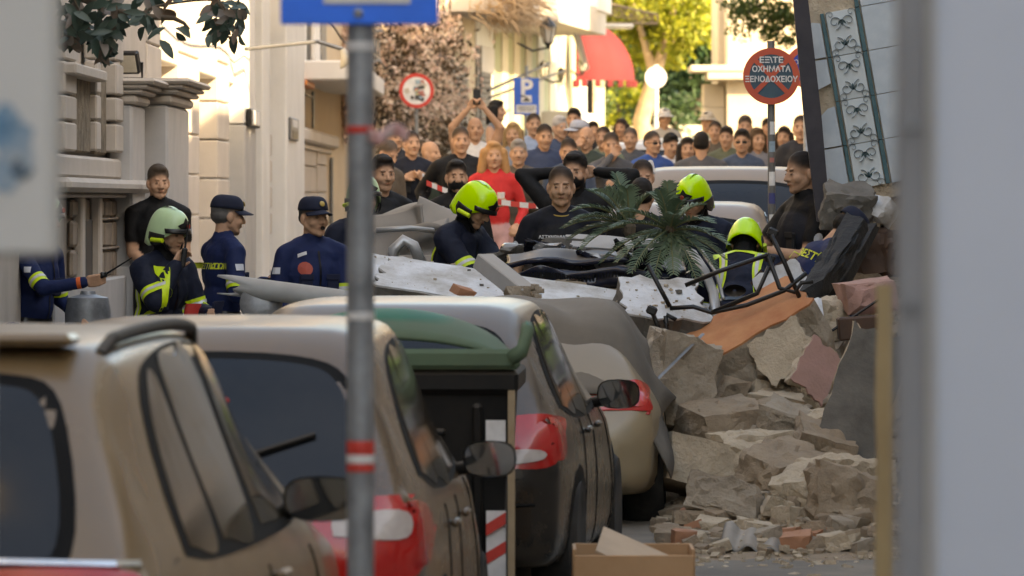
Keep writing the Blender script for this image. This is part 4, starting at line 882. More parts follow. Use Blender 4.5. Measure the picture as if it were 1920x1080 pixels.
for k, q in enumerate([[(1560, 620), (1650, 560), (1668, 548)], [(1545, 800), (1525, 775), (1580, 768)], [(1470, 832), (1540, 826), (1590, 836)]]):
    b = MB(); b.tube([P(a, c, 31.2 if k else 32.2) for a, c in q], .008, 5); tag(b.build('bent_wire', M_black), ['thin black cable across the top of the pile', 'bent black rebar in front of the dark slab', 'thin rebar lying over the half buried block'][k], 'wire')
# clay pots, corrugated sheet, crate
for k, (px, py, D, s, rt) in enumerate([(1433, 955, 30.0, .10, (70, 20, 0)), (1295, 975, 29.9, .085, (100, -30, 0))]):
    b = MB(); b.lathe([(.35 * s, -1.0 * s), (.62 * s, -.98 * s), (.85 * s, -.4 * s), (.95 * s, .2 * s), (.8 * s, .75 * s), (.55 * s, .95 * s), (.62 * s, 1.1 * s), (.7 * s, 1.15 * s), (.6 * s, 1.16 * s), (.45 * s, .9 * s), (.3 * s, .2 * s)], (0, 0, 0), 18); o = b.build('clay_pot', (M_conc, M_terra)[k], None, smooth=True); o.location = P(px, py, D); o.rotation_euler = tuple(R(a) for a in rt); tag(o, ('dusty round clay pot lying among small stones', 'broken terracotta pot lying near the car wheel')[k], 'pot')
b = MB(); pa, pb_ = P(1350, 1030, 28.5), P(1640, 1062, 28.3)
b.grid(60, 10, lambda u, v: pa.lerp(pb_, u) + Vector((.04 * v, -.05 + .32 * v, .016 * math.sin(u * 44) + .02 * math.sin(u * 5 + v * 3) + .11 * v * (1 - .35 * u)))); o = b.build('corrugated_sheet', mat('corrugated_grey', (.24, .235, .225), (.13, .125, .115), scale=6, rough=.6, metal=.2, dust=.15), None, smooth=True); so_ = o.modifiers.new('t', 'SOLIDIFY'); so_.thickness = .006; tag(o, 'bent grey corrugated roofing sheet lying at the foot of the rubble', 'sheet')
M_crate = mat('crate_wood', (.46, .27, .14), (.38, .21, .10), scale=3, rough=.75)
cr = thing('wooden_crate', (.50, 24.0, G(24)), 'open brown wooden drawer box standing behind the parked cars', 'box'); z0 = G(24); zt = P(0, 1024, 24).z
for (nm, c, d) in [('front_panel', (.51, 23.78, (z0 + zt) / 2 - .01), (.50, .018, zt - z0 - .03)), ('back_panel', (.51, 24.2, (z0 + zt) / 2), (.50, .018, zt - z0)), ('side_panel', (.262, 23.99, (z0 + zt) / 2), (.016, .40, zt - z0)), ('side_panel', (.758, 23.99, (z0 + zt) / 2), (.016, .40, zt - z0)), ('bottom_panel', (.51, 23.99, z0 + .02), (.47, .39, .016))]:
    b = MB(); b.box(c, d, bev=.003); b.build(nm, M_crate, cr)
b = MB(); b.box((.55, 23.95, zt - .05), (.40, .30, .012), Matrix.Rotation(R(24), 3, 'Y') @ Matrix.Rotation(R(18), 3, 'X')); tag(b.build('loose_board', mat('pale_board', (.50, .36, .24), scale=3)), 'loose board lying inside the open wooden box', 'board')

# ---- tiled wall still standing, leaning
TW = thing('tiled_wall', P(1600, 420, 35.3), 'leaning piece of wall with pale tiles and a scroll patterned border', 'wall'); an = R(10); D = 35.3; s = D / F
ux = Vector((math.cos(an), 0, math.sin(an))); uz = Vector((-math.sin(an), 0, math.cos(an))); o0 = P(1662, 345, D)      # lower right corner of the patterned column
def tp(a, c, n=0): return o0 + ux * (a * s) + uz * (c * s) + Vector((0, n, 0))      # a right, c up, in photo pixels
M_tile = mat('pale_blue_tile', (.50, .56, .60), (.42, .48, .53), scale=9, rough=.22, detail=9); M_teal = mat('dark_teal_tile', (.05, .13, .15), scale=6, rough=.25); M_deco = mat('pattern_tile_white', (.58, .63, .64), (.52, .57, .58), scale=8, rough=.22); M_pat = mat('grey_blue_glaze', (.20, .28, .34), scale=8, rough=.25); M_patd = mat('dark_green_glaze', (.03, .08, .085), scale=8, rough=.25)
Mt = Matrix((ux, Vector((0, 1, 0)), uz)).transposed()
b = MB(); jag = [(-118, -20), (-100, -14), (-40, -30), (60, -22), (130, -30), (130, 480), (-100, 480), (-96, 420), (-104, 360), (-98, 320), (-110, 270), (-112, 225), (-104, 190), (-116, 150), (-110, 90), (-119, 40)]
b.prism([(a * s, c * s) for a, c in jag], o0 + Vector((0, .02, 0)), ux, uz, (0, .26, 0)); b.build('masonry', M_conc2, TW)
def tile(a0, a1, c0, c1, m, name='tile', poly=None, n=-.012, th=.03):
    b = MB()
    if poly: b.prism([(a * s, c * s) for a, c in poly], o0 + Vector((0, n, 0)), ux, uz, (0, th, 0))
    else: b.box(tp((a0 + a1) / 2, (c0 + c1) / 2, n + th / 2), ((a1 - a0 - 1.2) * s, th, (c1 - c0 - 1.2) * s), Mt, bev=.002)
    return b.build(name, m, TW)
H_ = 84
for k in range(5):
    c0 = k * H_
    tile(10, 100, c0, c0 + H_, M_tile); tile(100, 190, c0, c0 + H_, M_tile)
    if k < 4: tile(-58, -2, c0, c0 + H_, M_deco, 'patterned_tile')
    tile(-1, 8, c0, c0 + H_, M_teal, 'border_tile')
    if k < 4: tile(-68, -60, c0, c0 + H_, M_teal, 'border_tile')
tile(0, 0, 0, 0, M_tile, poly=[(-117, 2), (-70, 2), (-70, 83), (-110, 83), (-113, 60), (-109, 40), (-117, 20)])
tile(0, 0, 0, 0, M_tile, poly=[(-110, 86), (-70, 86), (-70, 160), (-84, 158), (-108, 140), (-112, 120), (-106, 100)])
tile(0, 0, 0, 0, M_tile, poly=[(-108, 192), (-70, 204), (-70, 250), (-110, 250), (-112, 225)])
tile(0, 0, 0, 0, M_tile, poly=[(-110, 254), (-70, 254), (-70, 318), (-86, 322), (-104, 300)])
def scroll(cx, cz, r, a0, turns, sg, m, w=.0035):
    b = MB(); pts = [tp(cx + sg * r * (1 - .75 * t) * math.cos(a0 + t * turns * 6.28), cz + r * (1 - .75 * t) * math.sin(a0 + t * turns * 6.28), -.014) for t in np.linspace(0, 1, 22)]; b.tube(pts, w, 4, flat=.12); b.build('scroll', m, TW)
for k in range(8):
    cz = 21 + k * 42; fl_ = 1 if k % 2 == 0 else -1
    if k >= 8: break
    for sg in (-1, 1):
        scroll(-30 + sg * 13, cz, 13.5, R(90) * fl_, 1.2, sg * fl_ * 1, M_pat, .016); scroll(-30 + sg * 20, cz - 15 * fl_, 8, 0, 1.0, sg, M_pat, .011)
    for a in (-40, 0, 40):
        b = MB(); ca, sa = math.cos(R(a)), math.sin(R(a)) * 1; q = [(-1.8, 2), (0, 0), (1.8, 2), (2.2, 7), (0, 13), (-2.2, 7)]; b.prism([((-30 + x * ca + y * sa) * s, (cz - 4 * fl_ + fl_ * (-x * sa + y * ca)) * s) for x, y in q], o0 + Vector((0, -.0145, 0)), ux, uz, (0, .002, 0)); b.build('leaf_motif', M_patd, TW)
o = rock('masonry_base', (o0.x + .25, 35.62, (o0.z + G(35.6)) / 2 + .02), (1.15, .5, o0.z - G(35.6) + .1), (0, 0, .05), M_conc3, 611, rough=.10, boxy=.85, parent=TW)
# dark board along the wall's broken edge
b = MB(); b.prism([(-8, 0), (18, -6), (0, 200), (-26, 425), (-54, 430), (-34, 210)], P(1540, 415, 35.0), Vector((s, 0, 0)), Vector((0, 0, s)), (0, .05, 0)); o = b.build('dark_board', mat('dark_violet_paint', (.022, .02, .028), (.04, .035, .042), scale=5, rough=.6, bump=.003)); tag(o, 'dark painted board hanging along the broken edge of the tiled wall', 'board')
# charred beams and wreckage below the wall
for k, (a, c, r, lab) in enumerate([((1512, 568), (1612, 408), .10, 'thick charred beam leaning below the tiled wall'), ((1560, 560), (1640, 410), .065, 'thinner charred timber behind the thick charred beam')]):
    p0, p1 = P(*a, 32.8 + k * .4), P(*c, 33.6 + k * .4); o = rock('charred_beam', (p0 + p1) / 2, (r * 1.6, r * 1.3, (p1 - p0).length), (0, 0, 0), M_char, 40 + k, rough=.45, boxy=.6); o.rotation_euler = (p1 - p0).to_track_quat('Z', 'Y').to_euler(); tag(o, lab, 'timber')
for k, (px, py, w_, m, lab) in enumerate([(1590, 385, .35, M_cgrey, 'grey torn chunk hanging under the tiled wall'), (1640, 390, .22, M_wpaint, 'white plaster scrap under the tiled wall'), (1605, 420, .18, M_conc2, 'pale rubble lump above the charred beam'), (1655, 470, .3, M_wood, 'brown cupboard fragment beside the charred beam')]):
    o = rock('wall_fragment', P(px, py, 34.6), (w_, .3, w_ * .8), (.3, .5 * k, k), m, 60 + k, rough=.2); tag(o, lab, 'rubble')
o = slab('white_board', P(1480, 560, 33.3), (.30, .42, .03), (R(70), R(-25), R(10)), [M_wpaint, M_wood], 12, .06); tag(o, 'white board leaning behind the black tube frame', 'board')

# ---- fallen white wall panel across the street
o = slab('fallen_wall_panel', P(1015, 578, 32.7), (1.9, .60, .17), (R(16), R(8.5), R(-4)), [M_wpaint, M_cgrey], 30, .05, 14); tag(o, 'long fallen wall panel with white painted face lying across the wreckage', 'rubble', GR)
o = slab('fallen_wall_panel', P(765, 536, 32.9), (.62, .55, .16), (R(18), R(9), R(6)), [M_wpaint, M_conc2], 31, .14); tag(o, 'smaller broken end of the white painted wall panel', 'rubble', GR)
o = slab('fallen_wall_panel', P(1235, 590, 32.3), (.5, .5, .22), (R(28), R(4), R(12)), [M_wpaint, M_cgrey], 32, .14); tag(o, 'crumbled white panel corner above the beige car', 'rubble', GR)
blk(905, 1300, 575, 690, 32.75, .5, M_cgrey, 'grey broken masonry under the fallen white panel', (0, 3, 0), 33, rough=.08, boxy=.9)
blk(700, 920, 535, 620, 32.9, .5, M_conc2, 'pale crumbled masonry under the smaller white panel', (0, 3, 0), 34, rough=.12, boxy=.9)
b = MB(); p0, p1 = P(905, 488, 32.35), P(990, 555, 32.1); Mq = (p1 - p0).to_track_quat('X', 'Z').to_matrix(); b.box((p0 + p1) / 2, ((p1 - p0).length, .13, .09), Mq, bev=.006); tag(b.build('metal_channel', mat('pale_channel', (.42, .43, .44), scale=4, rough=.5, dust=.2)), 'short grey box channel lying on the white panel', 'channel')
ft = rock('statue_foot', P(978, 548, 32.1), (.20, .12, .075), (0, 0, .1), M_conc, 70, rough=.1, boxy=.6); tag(ft, 'dusty stone foot from a statue on the white panel', 'statue part')
for k in range(5):
    o = rock('toe', P(1003 + (k % 3) * 5, 537 + k * 4.5, 32.05 - k * .01), (.05, .035, .03), (0, 0, .2), M_conc, 80 + k, cuts=1, parent=ft)
o = rock('rubble_stone', P(868, 547, 32.1), (.12, .12, .06), (.2, .3, .4), M_terra, 90); tag(o, 'terracotta fragment beside the stone foot', 'stone')
# ---- crushed dark blue car
CC = thing('crushed_car', P(1120, 560, 33.5), 'crushed dark blue car with flattened roof under the palm', 'car')
M_navy = mat('crumpled_navy_paint', (.004, .007, .022), (.007, .011, .03), scale=3, rough=.18, dust=.10, dustc=(.25, .21, .17), dust_lo=.8); M_sil = mat('silver_paint', (.42, .44, .46), scale=4, rough=.3, metal=.5, dust=.15)
def crumple(q, s=3.0, a=.05): return Vector((mnoise.noise(q * s), mnoise.noise(q * s + Vector((9, 0, 0))), mnoise.noise(q * s + Vector((0, 9, 0))))) * a
pc = P(1112, 490, 33.6)
def roof(u, v):
    q = Vector((pc.x + (u - .5) * 1.06, 33.25 + v * .95, pc.z + .05 * math.sin(math.pi * u) + .10 * v - .055 * u - .03)); return q + crumple(q, 4, .05)
b = MB(); b.grid(40, 26, roof); o = b.build('roof', M_navy, CC, smooth=True); so_ = o.modifiers.new('t', 'SOLIDIFY'); so_.thickness = .03
b = MB(); b.grid(40, 6, lambda u, v: roof(u, 0) + Vector((0, -.015 + .02 * v, -.03 - .10 * v)) + crumple(roof(u, v), 6, .03)); o = b.build('roof_edge', M_navy, CC, smooth=True); so_ = o.modifiers.new('t', 'SOLIDIFY'); so_.thickness = .015
b = MB()
for k in range(70): q = roof(k / 69, 0) + Vector((0, -.03, -.07)); b.box(q, (.009, .012, .035), Matrix.Rotation(random.uniform(-.3, .3), 3, 'Y'))
b.build('torn_trim', M_seam, CC)
blkb = MB(); blkb.box(P(1110, 560, 33.7), (1.0, .6, .25), bev=.04); blkb.build('interior', M_seam, CC)
o = slab('headliner', P(1110, 560, 33.2), (.5, .2, .02), (R(60), R(8), 0), [mat('tan_headliner', (.34, .27, .19), scale=4), M_wood], 44, .1, parent=CC)
b = MB(); b.tube([P(1296, 470, 33.4), P(1320, 505, 33.0), P(1338, 550, 32.7), P(1345, 610, 32.6)], .03, 8, flat=.4); b.tube([P(1316, 470, 33.5), P(1342, 510, 33.1), P(1356, 560, 32.8)], .012, 6); b.build('door_pillar', M_sil, CC, smooth=True)
b = MB(); b.box(P(1288, 555, 32.9), (.07, .3, .3), Matrix.Rotation(R(14), 3, 'Y'), bev=.02); b.build('door', M_navy, CC)
b = MB(); b.grid(16, 8, lambda u, v: P(1378, 545, 32.5) + Vector((.065 * math.cos(6.28 * u) * math.cos(1.4 * v), .06 * v, .035 * math.sin(6.28 * u) * math.cos(1.4 * v))), closed_u=True); b.build('door_mirror', M_trim, CC, smooth=True)
gl = MB()
for k in range(420):
    u, v = random.random(), random.random() * .9; q = roof(u, v) + Vector((0, 0, .012)); s_ = random.uniform(.004, .016); gl.box(q, (s_, s_, s_ * .6), Matrix.Rotation(random.uniform(0, 3), 3, 'Z') @ Matrix.Rotation(random.uniform(-.6, .6), 3, 'X'))
o = gl.build('glass_crumbs', mat('glass_grit', (.45, .42, .38), scale=30, rough=.2), CC); o['kind'] = 'stuff'
o = slab('roof_debris', P(1150, 462, 33.9), (.55, .3, .05), (R(15), R(3), 0), [M_sil, M_cgrey], 47, .2, parent=CC)
blk(1010, 1100, 445, 480, 34.0, .3, M_cgrey, 'grey lump of bent metal and plaster behind the crushed roof', (0, 0, 0), 48)
# ---- crushed grey car behind the pole
CG = thing('crushed_car', P(770, 520, 34.2), 'crushed grey car with crumpled bonnet behind the white panel', 'car'); M_gm = mat('crumpled_grey_metal', (.035, .035, .035), (.075, .07, .065), scale=4, rough=.45, metal=.3, dust=.2)
for k, (px, py, w_, d_, rx, ry) in enumerate([(770, 412, .46, .5, 20, -6), (822, 420, .25, .4, 35, 12), (735, 440, .4, .4, 50, 5), (770, 480, .5, .4, 70, 0)]):
    c = P(px, py, 35.9 - k * .12); Mr = Matrix.Rotation(R(ry), 3, 'Y') @ Matrix.Rotation(R(rx), 3, 'X'); b = MB(); b.grid(22, 18, lambda u, v: (lambda q: c + q + crumple(c + q, 3.5, .11))(Mr @ Vector(((u - .5) * w_, (v - .5) * d_, 0)))); o = b.build('crumpled_panel', M_gm, CG, smooth=True); so_ = o.modifiers.new('t', 'SOLIDIFY'); so_.thickness = .01
b = MB(); b.tube([P(705, 432, 35.2), P(770, 428, 35.2), P(812, 433, 35.3)], .018, 8); b.build('roof_rail', M_sil, CG, smooth=True)
b = MB(); b.tube([P(735, 500, 34.4), P(738, 468, 34.4), P(757, 450, 34.4), P(775, 460, 34.4), P(790, 495, 34.4)], .035, 8); b.build('bent_pipe', M_sil, CG, smooth=True)
b = MB(); b.box(P(765, 520, 35.6), (.7, .5, .28), bev=.05); b.build('body', M_gm, CG)

# ---- bent black tube frame
fr = thing('tube_frame', P(1360, 560, 32), 'bent black metal tube frame lying on the crushed car', 'frame'); D = 32.0
for q in [[(1215, 497), (1240, 545), (1256, 575)], [(1256, 578), (1300, 575), (1334, 586), (1400, 572), (1470, 545), (1512, 512)], [(1248, 592), (1252, 640)], [(1222, 583), (1240, 628)], [(1268, 600), (1250, 590), (1246, 600), (1252, 612)], [(1285, 535), (1350, 508), (1440, 478)], [(1446, 440), (1470, 490), (1500, 560)], [(1440, 480), (1462, 540), (1490, 548), (1503, 530), (1525, 528)], [(1334, 586), (1420, 550), (1442, 500)]]:
    b = MB(); b.tube([P(a, c, D - .002 * (a - 1215) * .2) for a, c in q], .013, 8); b.build('tube', M_black, fr, smooth=True)
for a, c in [(1222, 582), (1443, 484), (1449, 436)]: b = MB(); b.box(P(a, c, D - .05), (.06, .05, .05), Matrix.Rotation(.4, 3, 'Y'), bev=.01); b.build('tube_joint', M_black, fr)
# ---- fallen cycad palm
M_frond = leaf_mat('palm_green', (.08, .13, .075), (.17, .23, .14), .25); M_stem = mat('palm_stem', (.20, .20, .09), scale=8, rough=.6)
def frond(b, st, base, d, L, droop):
    n = 26; pts = []; d = d.normalized()
    for i in range(n + 1): t = i / n; pts.append(base + d * L * t + Vector((0, 0, .10 * L * math.sin(t * 1.6) - droop * t * t * L)))
    st.tube(pts, [.007 * (1 - .8 * i / n) + .001 for i in range(n + 1)], 4)
    for i in range(2, n + 1):
        t = i / n; tg = (pts[i] - pts[i - 1]).normalized(); sd = tg.cross(Vector((0, 0, 1)))
        sd = sd.normalized() if sd.length > .15 else Vector((1, 0, 0)); up = sd.cross(tg).normalized(); l = .105 * math.sin(math.pi * (.14 + .80 * t)) ** .6 * random.uniform(.85, 1.1)
        for sg in (-1, 1):
            p0 = pts[i]; dr = (sd * sg * .75 + tg * .62 + up * .32 + Vector((random.gauss(0, .06), random.gauss(0, .06), random.gauss(0, .06)))).normalized(); w_ = (tg - dr * tg.dot(dr)).normalized() * .0085; p1 = p0 + dr * l * .5; p2 = p0 + dr * l + Vector((0, 0, -.18 * l)); o = len(b.v); b.v += [tuple(p0 - w_ * .5), tuple(p0 + w_ * .5), tuple(p1 + w_ * .6), tuple(p1 - w_ * .6), tuple(p2)]; b.f += [(o, o + 1, o + 2, o + 3), (o + 3, o + 2, o + 4)]; b.m += [0, 0]
def cycad(label, c, dirs, seed):
    t = thing('cycad_palm', c, label, 'palm'); rnd = random.Random(seed)
    for k, (dx, dz, dy, L) in enumerate(dirs):
        b = MB(); st = MB(); frond(b, st, c, Vector((dx, dy, dz)), L, rnd.uniform(.25, .5)); me = b.build('frond', M_frond, t, fix=False); ca = me.data.color_attributes.new('Col', 'FLOAT_COLOR', 'POINT'); vv = rnd.random(); ca.data.foreach_set('color', np.tile(np.array([vv, vv, vv, 1], np.float32), len(me.data.vertices))); st.build('frond_stem', M_stem, t)
    b = MB(); b.lathe([(.015, -.07), (.035, -.04), (.04, 0), (.03, .03), (.008, .05)], c, 10); b.build('crown_base', M_barkd, t)
cycad('fallen cycad palm with radiating fronds on the crushed car', P(1256, 432, 32.9), [(-.05, 1, -.1, .34), (.25, 1, -.4, .30), (-.35, .9, .2, .33), (.55, .7, .2, .32), (-1, .25, -.5, .38), (-1, -.1, .2, .40), (-.7, -.35, -.8, .36), (.95, .05, -.5, .36), (1, -.3, .2, .34), (.5, -.6, -.7, .32), (.05, -.7, -.8, .30), (-.35, -.6, -.8, .32), (.1, .6, -1, .3), (-.2, .9, -.5, .33), (.7, .4, -.6, .33), (-.8, .5, -.3, .36), (-.9, -.3, -.5, .36), (.8, -.45, -.5, .34)], 1)
cycad('second cycad crown lying behind the first on the wreck', P(1180, 425, 33.5), [(-.35, 1, 0, .40), (-.7, .8, .3, .38), (-.05, 1, -.2, .36), (-1, .45, -.3, .38), (-1, .1, .2, .36), (-.9, -.1, -.5, .32), (.4, .9, 0, .28), (-.55, .95, -.3, .42), (-.85, .65, 0, .42), (-1, .25, .1, .4), (-.2, .95, .3, .4)], 2)
# ---- broken lamp post and metal bin at the left
b = MB(); p0, p1 = P(418, 533, 33.0), P(668, 566, 32.6); ax = (p1 - p0); Mq = ax.to_track_quat('Z', 'Y').to_matrix(); L_ = ax.length
def pipe(u, v):
    a = 6.28318 * u; t0 = .0 + .16 * (.5 + .5 * math.sin(a * 2 + 1)) + .05 * math.sin(a * 5); return p0 + Mq @ Vector((.06 * math.cos(a), .06 * math.sin(a), L_ * (t0 * (1 - v) + v)))
b.grid(28, 8, pipe, closed_u=True); o = b.build('broken_post', mat('grey_post_paint', (.40, .42, .42), (.34, .35, .35), scale=5, rough=.5, dust=.1), None, smooth=True); so_ = o.modifiers.new('t', 'SOLIDIFY'); so_.thickness = .006; tag(o, 'fallen grey lamp post with a torn open end', 'post')
b = MB(); b.lathe([(.05, 0), (.12, .01), (.125, .025), (.12, .04), (.04, .05)], P(490, 570, 32.9), 18, Matrix.Rotation(R(80), 3, 'X')); tag(b.build('post_flange', M_galv, None, smooth=True), 'round steel flange lying under the fallen lamp post', 'flange')
b = MB(); c = P(165, 552, 34.5); b.lathe([(.14, G(34.5) + .12 - c.z), (.14, -.1), (.125, -.02), (.05, .0), (.045, .02)], c, 22); tag(b.build('metal_bin', M_galv, None, smooth=True, angle=40), 'low galvanised metal drum beside the shuttered window', 'drum')

# crumbs lying on the fallen panels and the crushed roof
def crumbs_on(names, n, smin, smax, m, label):
    Vs = []; Fs = []; off = 0
    for nm in names:
        W = Matrix.LocRotScale(nm.location, nm.rotation_euler, nm.scale); vs = [W @ v.co for v in nm.data.vertices]; bv = BVHTree.FromPolygons(vs, [tuple(p.vertices) for p in nm.data.polygons]); xs = [v.x for v in vs]; ys = [v.y for v in vs]
        for k in range(n):
            hit = bv.ray_cast(Vector((random.uniform(min(xs), max(xs)), random.uniform(min(ys), max(ys)), 6)), Vector((0, 0, -1)))
            if hit[0] is None: continue
            co, tr = prot[k % 10]; sz = smin * (smax / smin) ** (random.random() ** 2.5); Rm = np.array(Matrix.Rotation(random.uniform(0, 6.28), 3, 'Z')); Vs.append((co * sz) @ Rm.T + np.array(hit[0]) + np.array([0, 0, sz * .2])); Fs.append(tr + off); off += len(co)
    me = bpy.data.meshes.new('crumbs'); me.from_pydata(np.concatenate(Vs).tolist(), [], np.concatenate(Fs).tolist()); me.materials.append(m); o = bpy.data.objects.new('crumbs', me); COL.objects.link(o); o['kind'] = 'stuff'; o['label'] = label
PAN = [o for o in COL.objects if o.name.startswith('fallen_wall_panel')]
crumbs_on(PAN, 110, .005, .03, M_conc2, 'plaster crumbs on the fallen white panels'); crumbs_on(PAN, 5, .02, .06, M_cgrey, 'grey fragments on the fallen white panels')
for k in range(9):
    q = P(random.uniform(940, 1270), random.uniform(462, 500), random.uniform(33.2, 34.2)); o = slab('torn_scrap', q, (random.uniform(.12, .3), random.uniform(.08, .2), .012), (R(random.uniform(-40, 60)), R(random.uniform(-30, 30)), random.uniform(0, 3)), [(M_navy, M_seam, M_sil, M_cgrey)[k % 4]] * 2, 500 + k, .2, 5, parent=CC)
# ============================================================ NEAR FOREGROUND
D = 14.4; c = P(676, 0, D); sp = thing('street_pole', (c.x, D, G(D)), 'grey galvanised sign pole with blue plate and strips of red white tape', 'sign pole')
b = MB(); b.tube([(c.x, D, G(D) - .05), (c.x, D, P(0, -70, D).z)], .035, 18); b.build('pole', M_galv, sp, smooth=True, angle=40)
b = MB(); p0, p1 = P(526, -75, D - .05), P(822, 46, D - .05); b.box(((p0.x + p1.x) / 2, D - .045, (p0.z + p1.z) / 2), (p1.x - p0.x, .01, p0.z - p1.z), bev=.004); b.build('blue_plate', mat('bright_sign_blue', (.0, .20, 1.0), scale=2, rough=.35), sp)
p0, p1 = P(608, -60, D), P(770, 8, D); b = MB(); b.box(((p0.x + p1.x) / 2, D - .053, (p0.z + p1.z) / 2), (p1.x - p0.x, .004, p0.z - p1.z)); b.build('white_panel', M_wht, sp)
b = MB(); b.lathe([(.002, 0), (.012, 0), (.012, .006), (.002, .008)], P(672, 24, D - .051), 10, Matrix.Rotation(R(90), 3, 'X')); b.build('bolt', M_galv, sp)
for (y0, y1, m) in [(826, 852, M_strr), (853, 868, M_strw), (869, 884, M_strr), (236, 250, M_strr), (78, 96, M_strw), (585, 600, M_strw)]:
    z0, z1 = P(0, y1, D).z, P(0, y0, D).z; b = MB(); b.lathe([(.0357, z0), (.0362, z0 + .002), (.0362, z1 - .002), (.0357, z1)], (c.x, D, 0), 18); b.build('tape_band', m, sp, smooth=True, angle=40)
b = MB(); b.grid(14, 4, lambda u, v: P(690 + 75 * u, 238 + 26 * v + 8 * math.sin(u * 7), D - .04 - .05 * math.sin(u * 5))); o = b.build('tape_tail', mat('faded_tape', (.62, .30, .28), (.7, .6, .58), scale=14, rough=.5), sp, smooth=True); so_ = o.modifiers.new('t', 'SOLIDIFY'); so_.thickness = .0008
# left: pale sign box with blue graffiti, close to the camera
D = 9.0; bx0 = thing('sign_box', P(40, 500, D), 'pale grey sign box with a blurred blue graffiti patch', 'sign box')
p0, p1 = P(-160, -120, D), P(108, 482, D); b = MB(); b.box(((p0.x + p1.x) / 2, D, (p0.z + p1.z) / 2), (p1.x - p0.x, .16, p0.z - p1.z), bev=.01); b.build('box', mat('pale_grey_enamel', (.66, .66, .64), (.62, .62, .60), scale=2, rough=.5), bx0)
M_gb = mat('graffiti_blue', (.06, .24, .42), (.40, .46, .5), scale=9, rough=.6, fac=(.4, .6)); M_gk = mat('graffiti_dark', (.05, .08, .11), (.12, .2, .27), scale=12, rough=.6)
for k, (px, py, w_, h_, m) in enumerate([(30, 265, 75, 90, M_gb), (15, 330, 60, 70, M_gb), (48, 318, 40, 34, M_gk), (20, 218, 50, 40, M_gb), (60, 290, 22, 60, M_gb)]):
    b = MB(); q = P(px, py, D); n = 14; b.prism([(w_ / 2 * D / F * math.cos(t) * (1 + .25 * math.sin(3 * t + k)), h_ / 2 * D / F * math.sin(t) * (1 + .2 * math.cos(2 * t + k))) for t in np.linspace(0, 6.283, n, endpoint=False)], (q.x, D - .0815 - .0008 * k, q.z), (1, 0, 0), (0, 0, 1), (0, .001, 0)); b.build('graffiti', m, bx0)
b = MB(); b.tube([(P(-60, 0, D).x, D + .02, G(D) - .03), (P(-60, 0, D).x, D + .02, P(0, 440, D).z)], .04, 14); b.build('post', M_galv, bx0, smooth=True)
# right: grey metal hoarding panel close to the camera
D = 7.6; hd = thing('metal_hoarding', P(1800, 1100, D), 'blurred blue grey metal hoarding panel with a pale edge strip', 'hoarding'); zt, zb = P(0, -80, D).z, 0.0
def vb(name, px0, px1, d0, d1, m): x0, x1 = P(px0, 0, D).x, P(px1, 0, D).x; b = MB(); b.box(((x0 + x1) / 2, D + (d0 + d1) / 2, (zt + zb) / 2), (x1 - x0, d1 - d0, zt - zb), bev=.002); b.build(name, m, hd)
vb('edge_profile', 1682, 1736, -.02, .05, mat('grey_profile', (.30, .31, .33), scale=2, rough=.45)); vb('pale_strip', 1737, 1750, -.025, .03, mat('pale_profile', (.55, .53, .49), scale=2, rough=.4)); vb('panel', 1751, 2300, -.01, .04, mat('blue_grey_sheet', (.60, .66, .76), (.56, .62, .72), scale=1.2, rough=.45))
for k in range(2): b = MB(); b.lathe([(.002, 0), (.009, 0), (.007, .006), (.002, .007)], P(1709, 235 + 340 * k, D - .022), 10, Matrix.Rotation(R(90), 3, 'X')); b.build('bolt', M_galv, hd)
D = 15.0; b = MB(); x0, x1 = P(1644, 0, D).x, P(1672, 0, D).x; zt = P(0, 535, D).z; n = 18
b.add([v for i in range(n) for v in [(x0 + .003 * math.sin(i * 1.7) + (.03 * (1 - i / 4) if False else 0), D, zt - (zt - G(D)) * i / (n - 1)), (x1, D, zt - (zt - G(D)) * i / (n - 1)), (x1, D + .05, zt - (zt - G(D)) * i / (n - 1)), (x0 + .003 * math.sin(i * 1.7), D + .05, zt - (zt - G(D)) * i / (n - 1))]], [(i * 4 + j, i * 4 + (j + 1) % 4, i * 4 + 4 + (j + 1) % 4, i * 4 + 4 + j) for i in range(n - 1) for j in range(4)] + [(0, 1, 2, 3), tuple((n - 1) * 4 + j for j in range(4))])
tag(b.build('timber_plank', mat('yellow_timber', (.40, .29, .15), (.33, .23, .115), scale=3, rough=.8)), 'pale yellow upright timber plank beside the metal hoarding', 'plank')
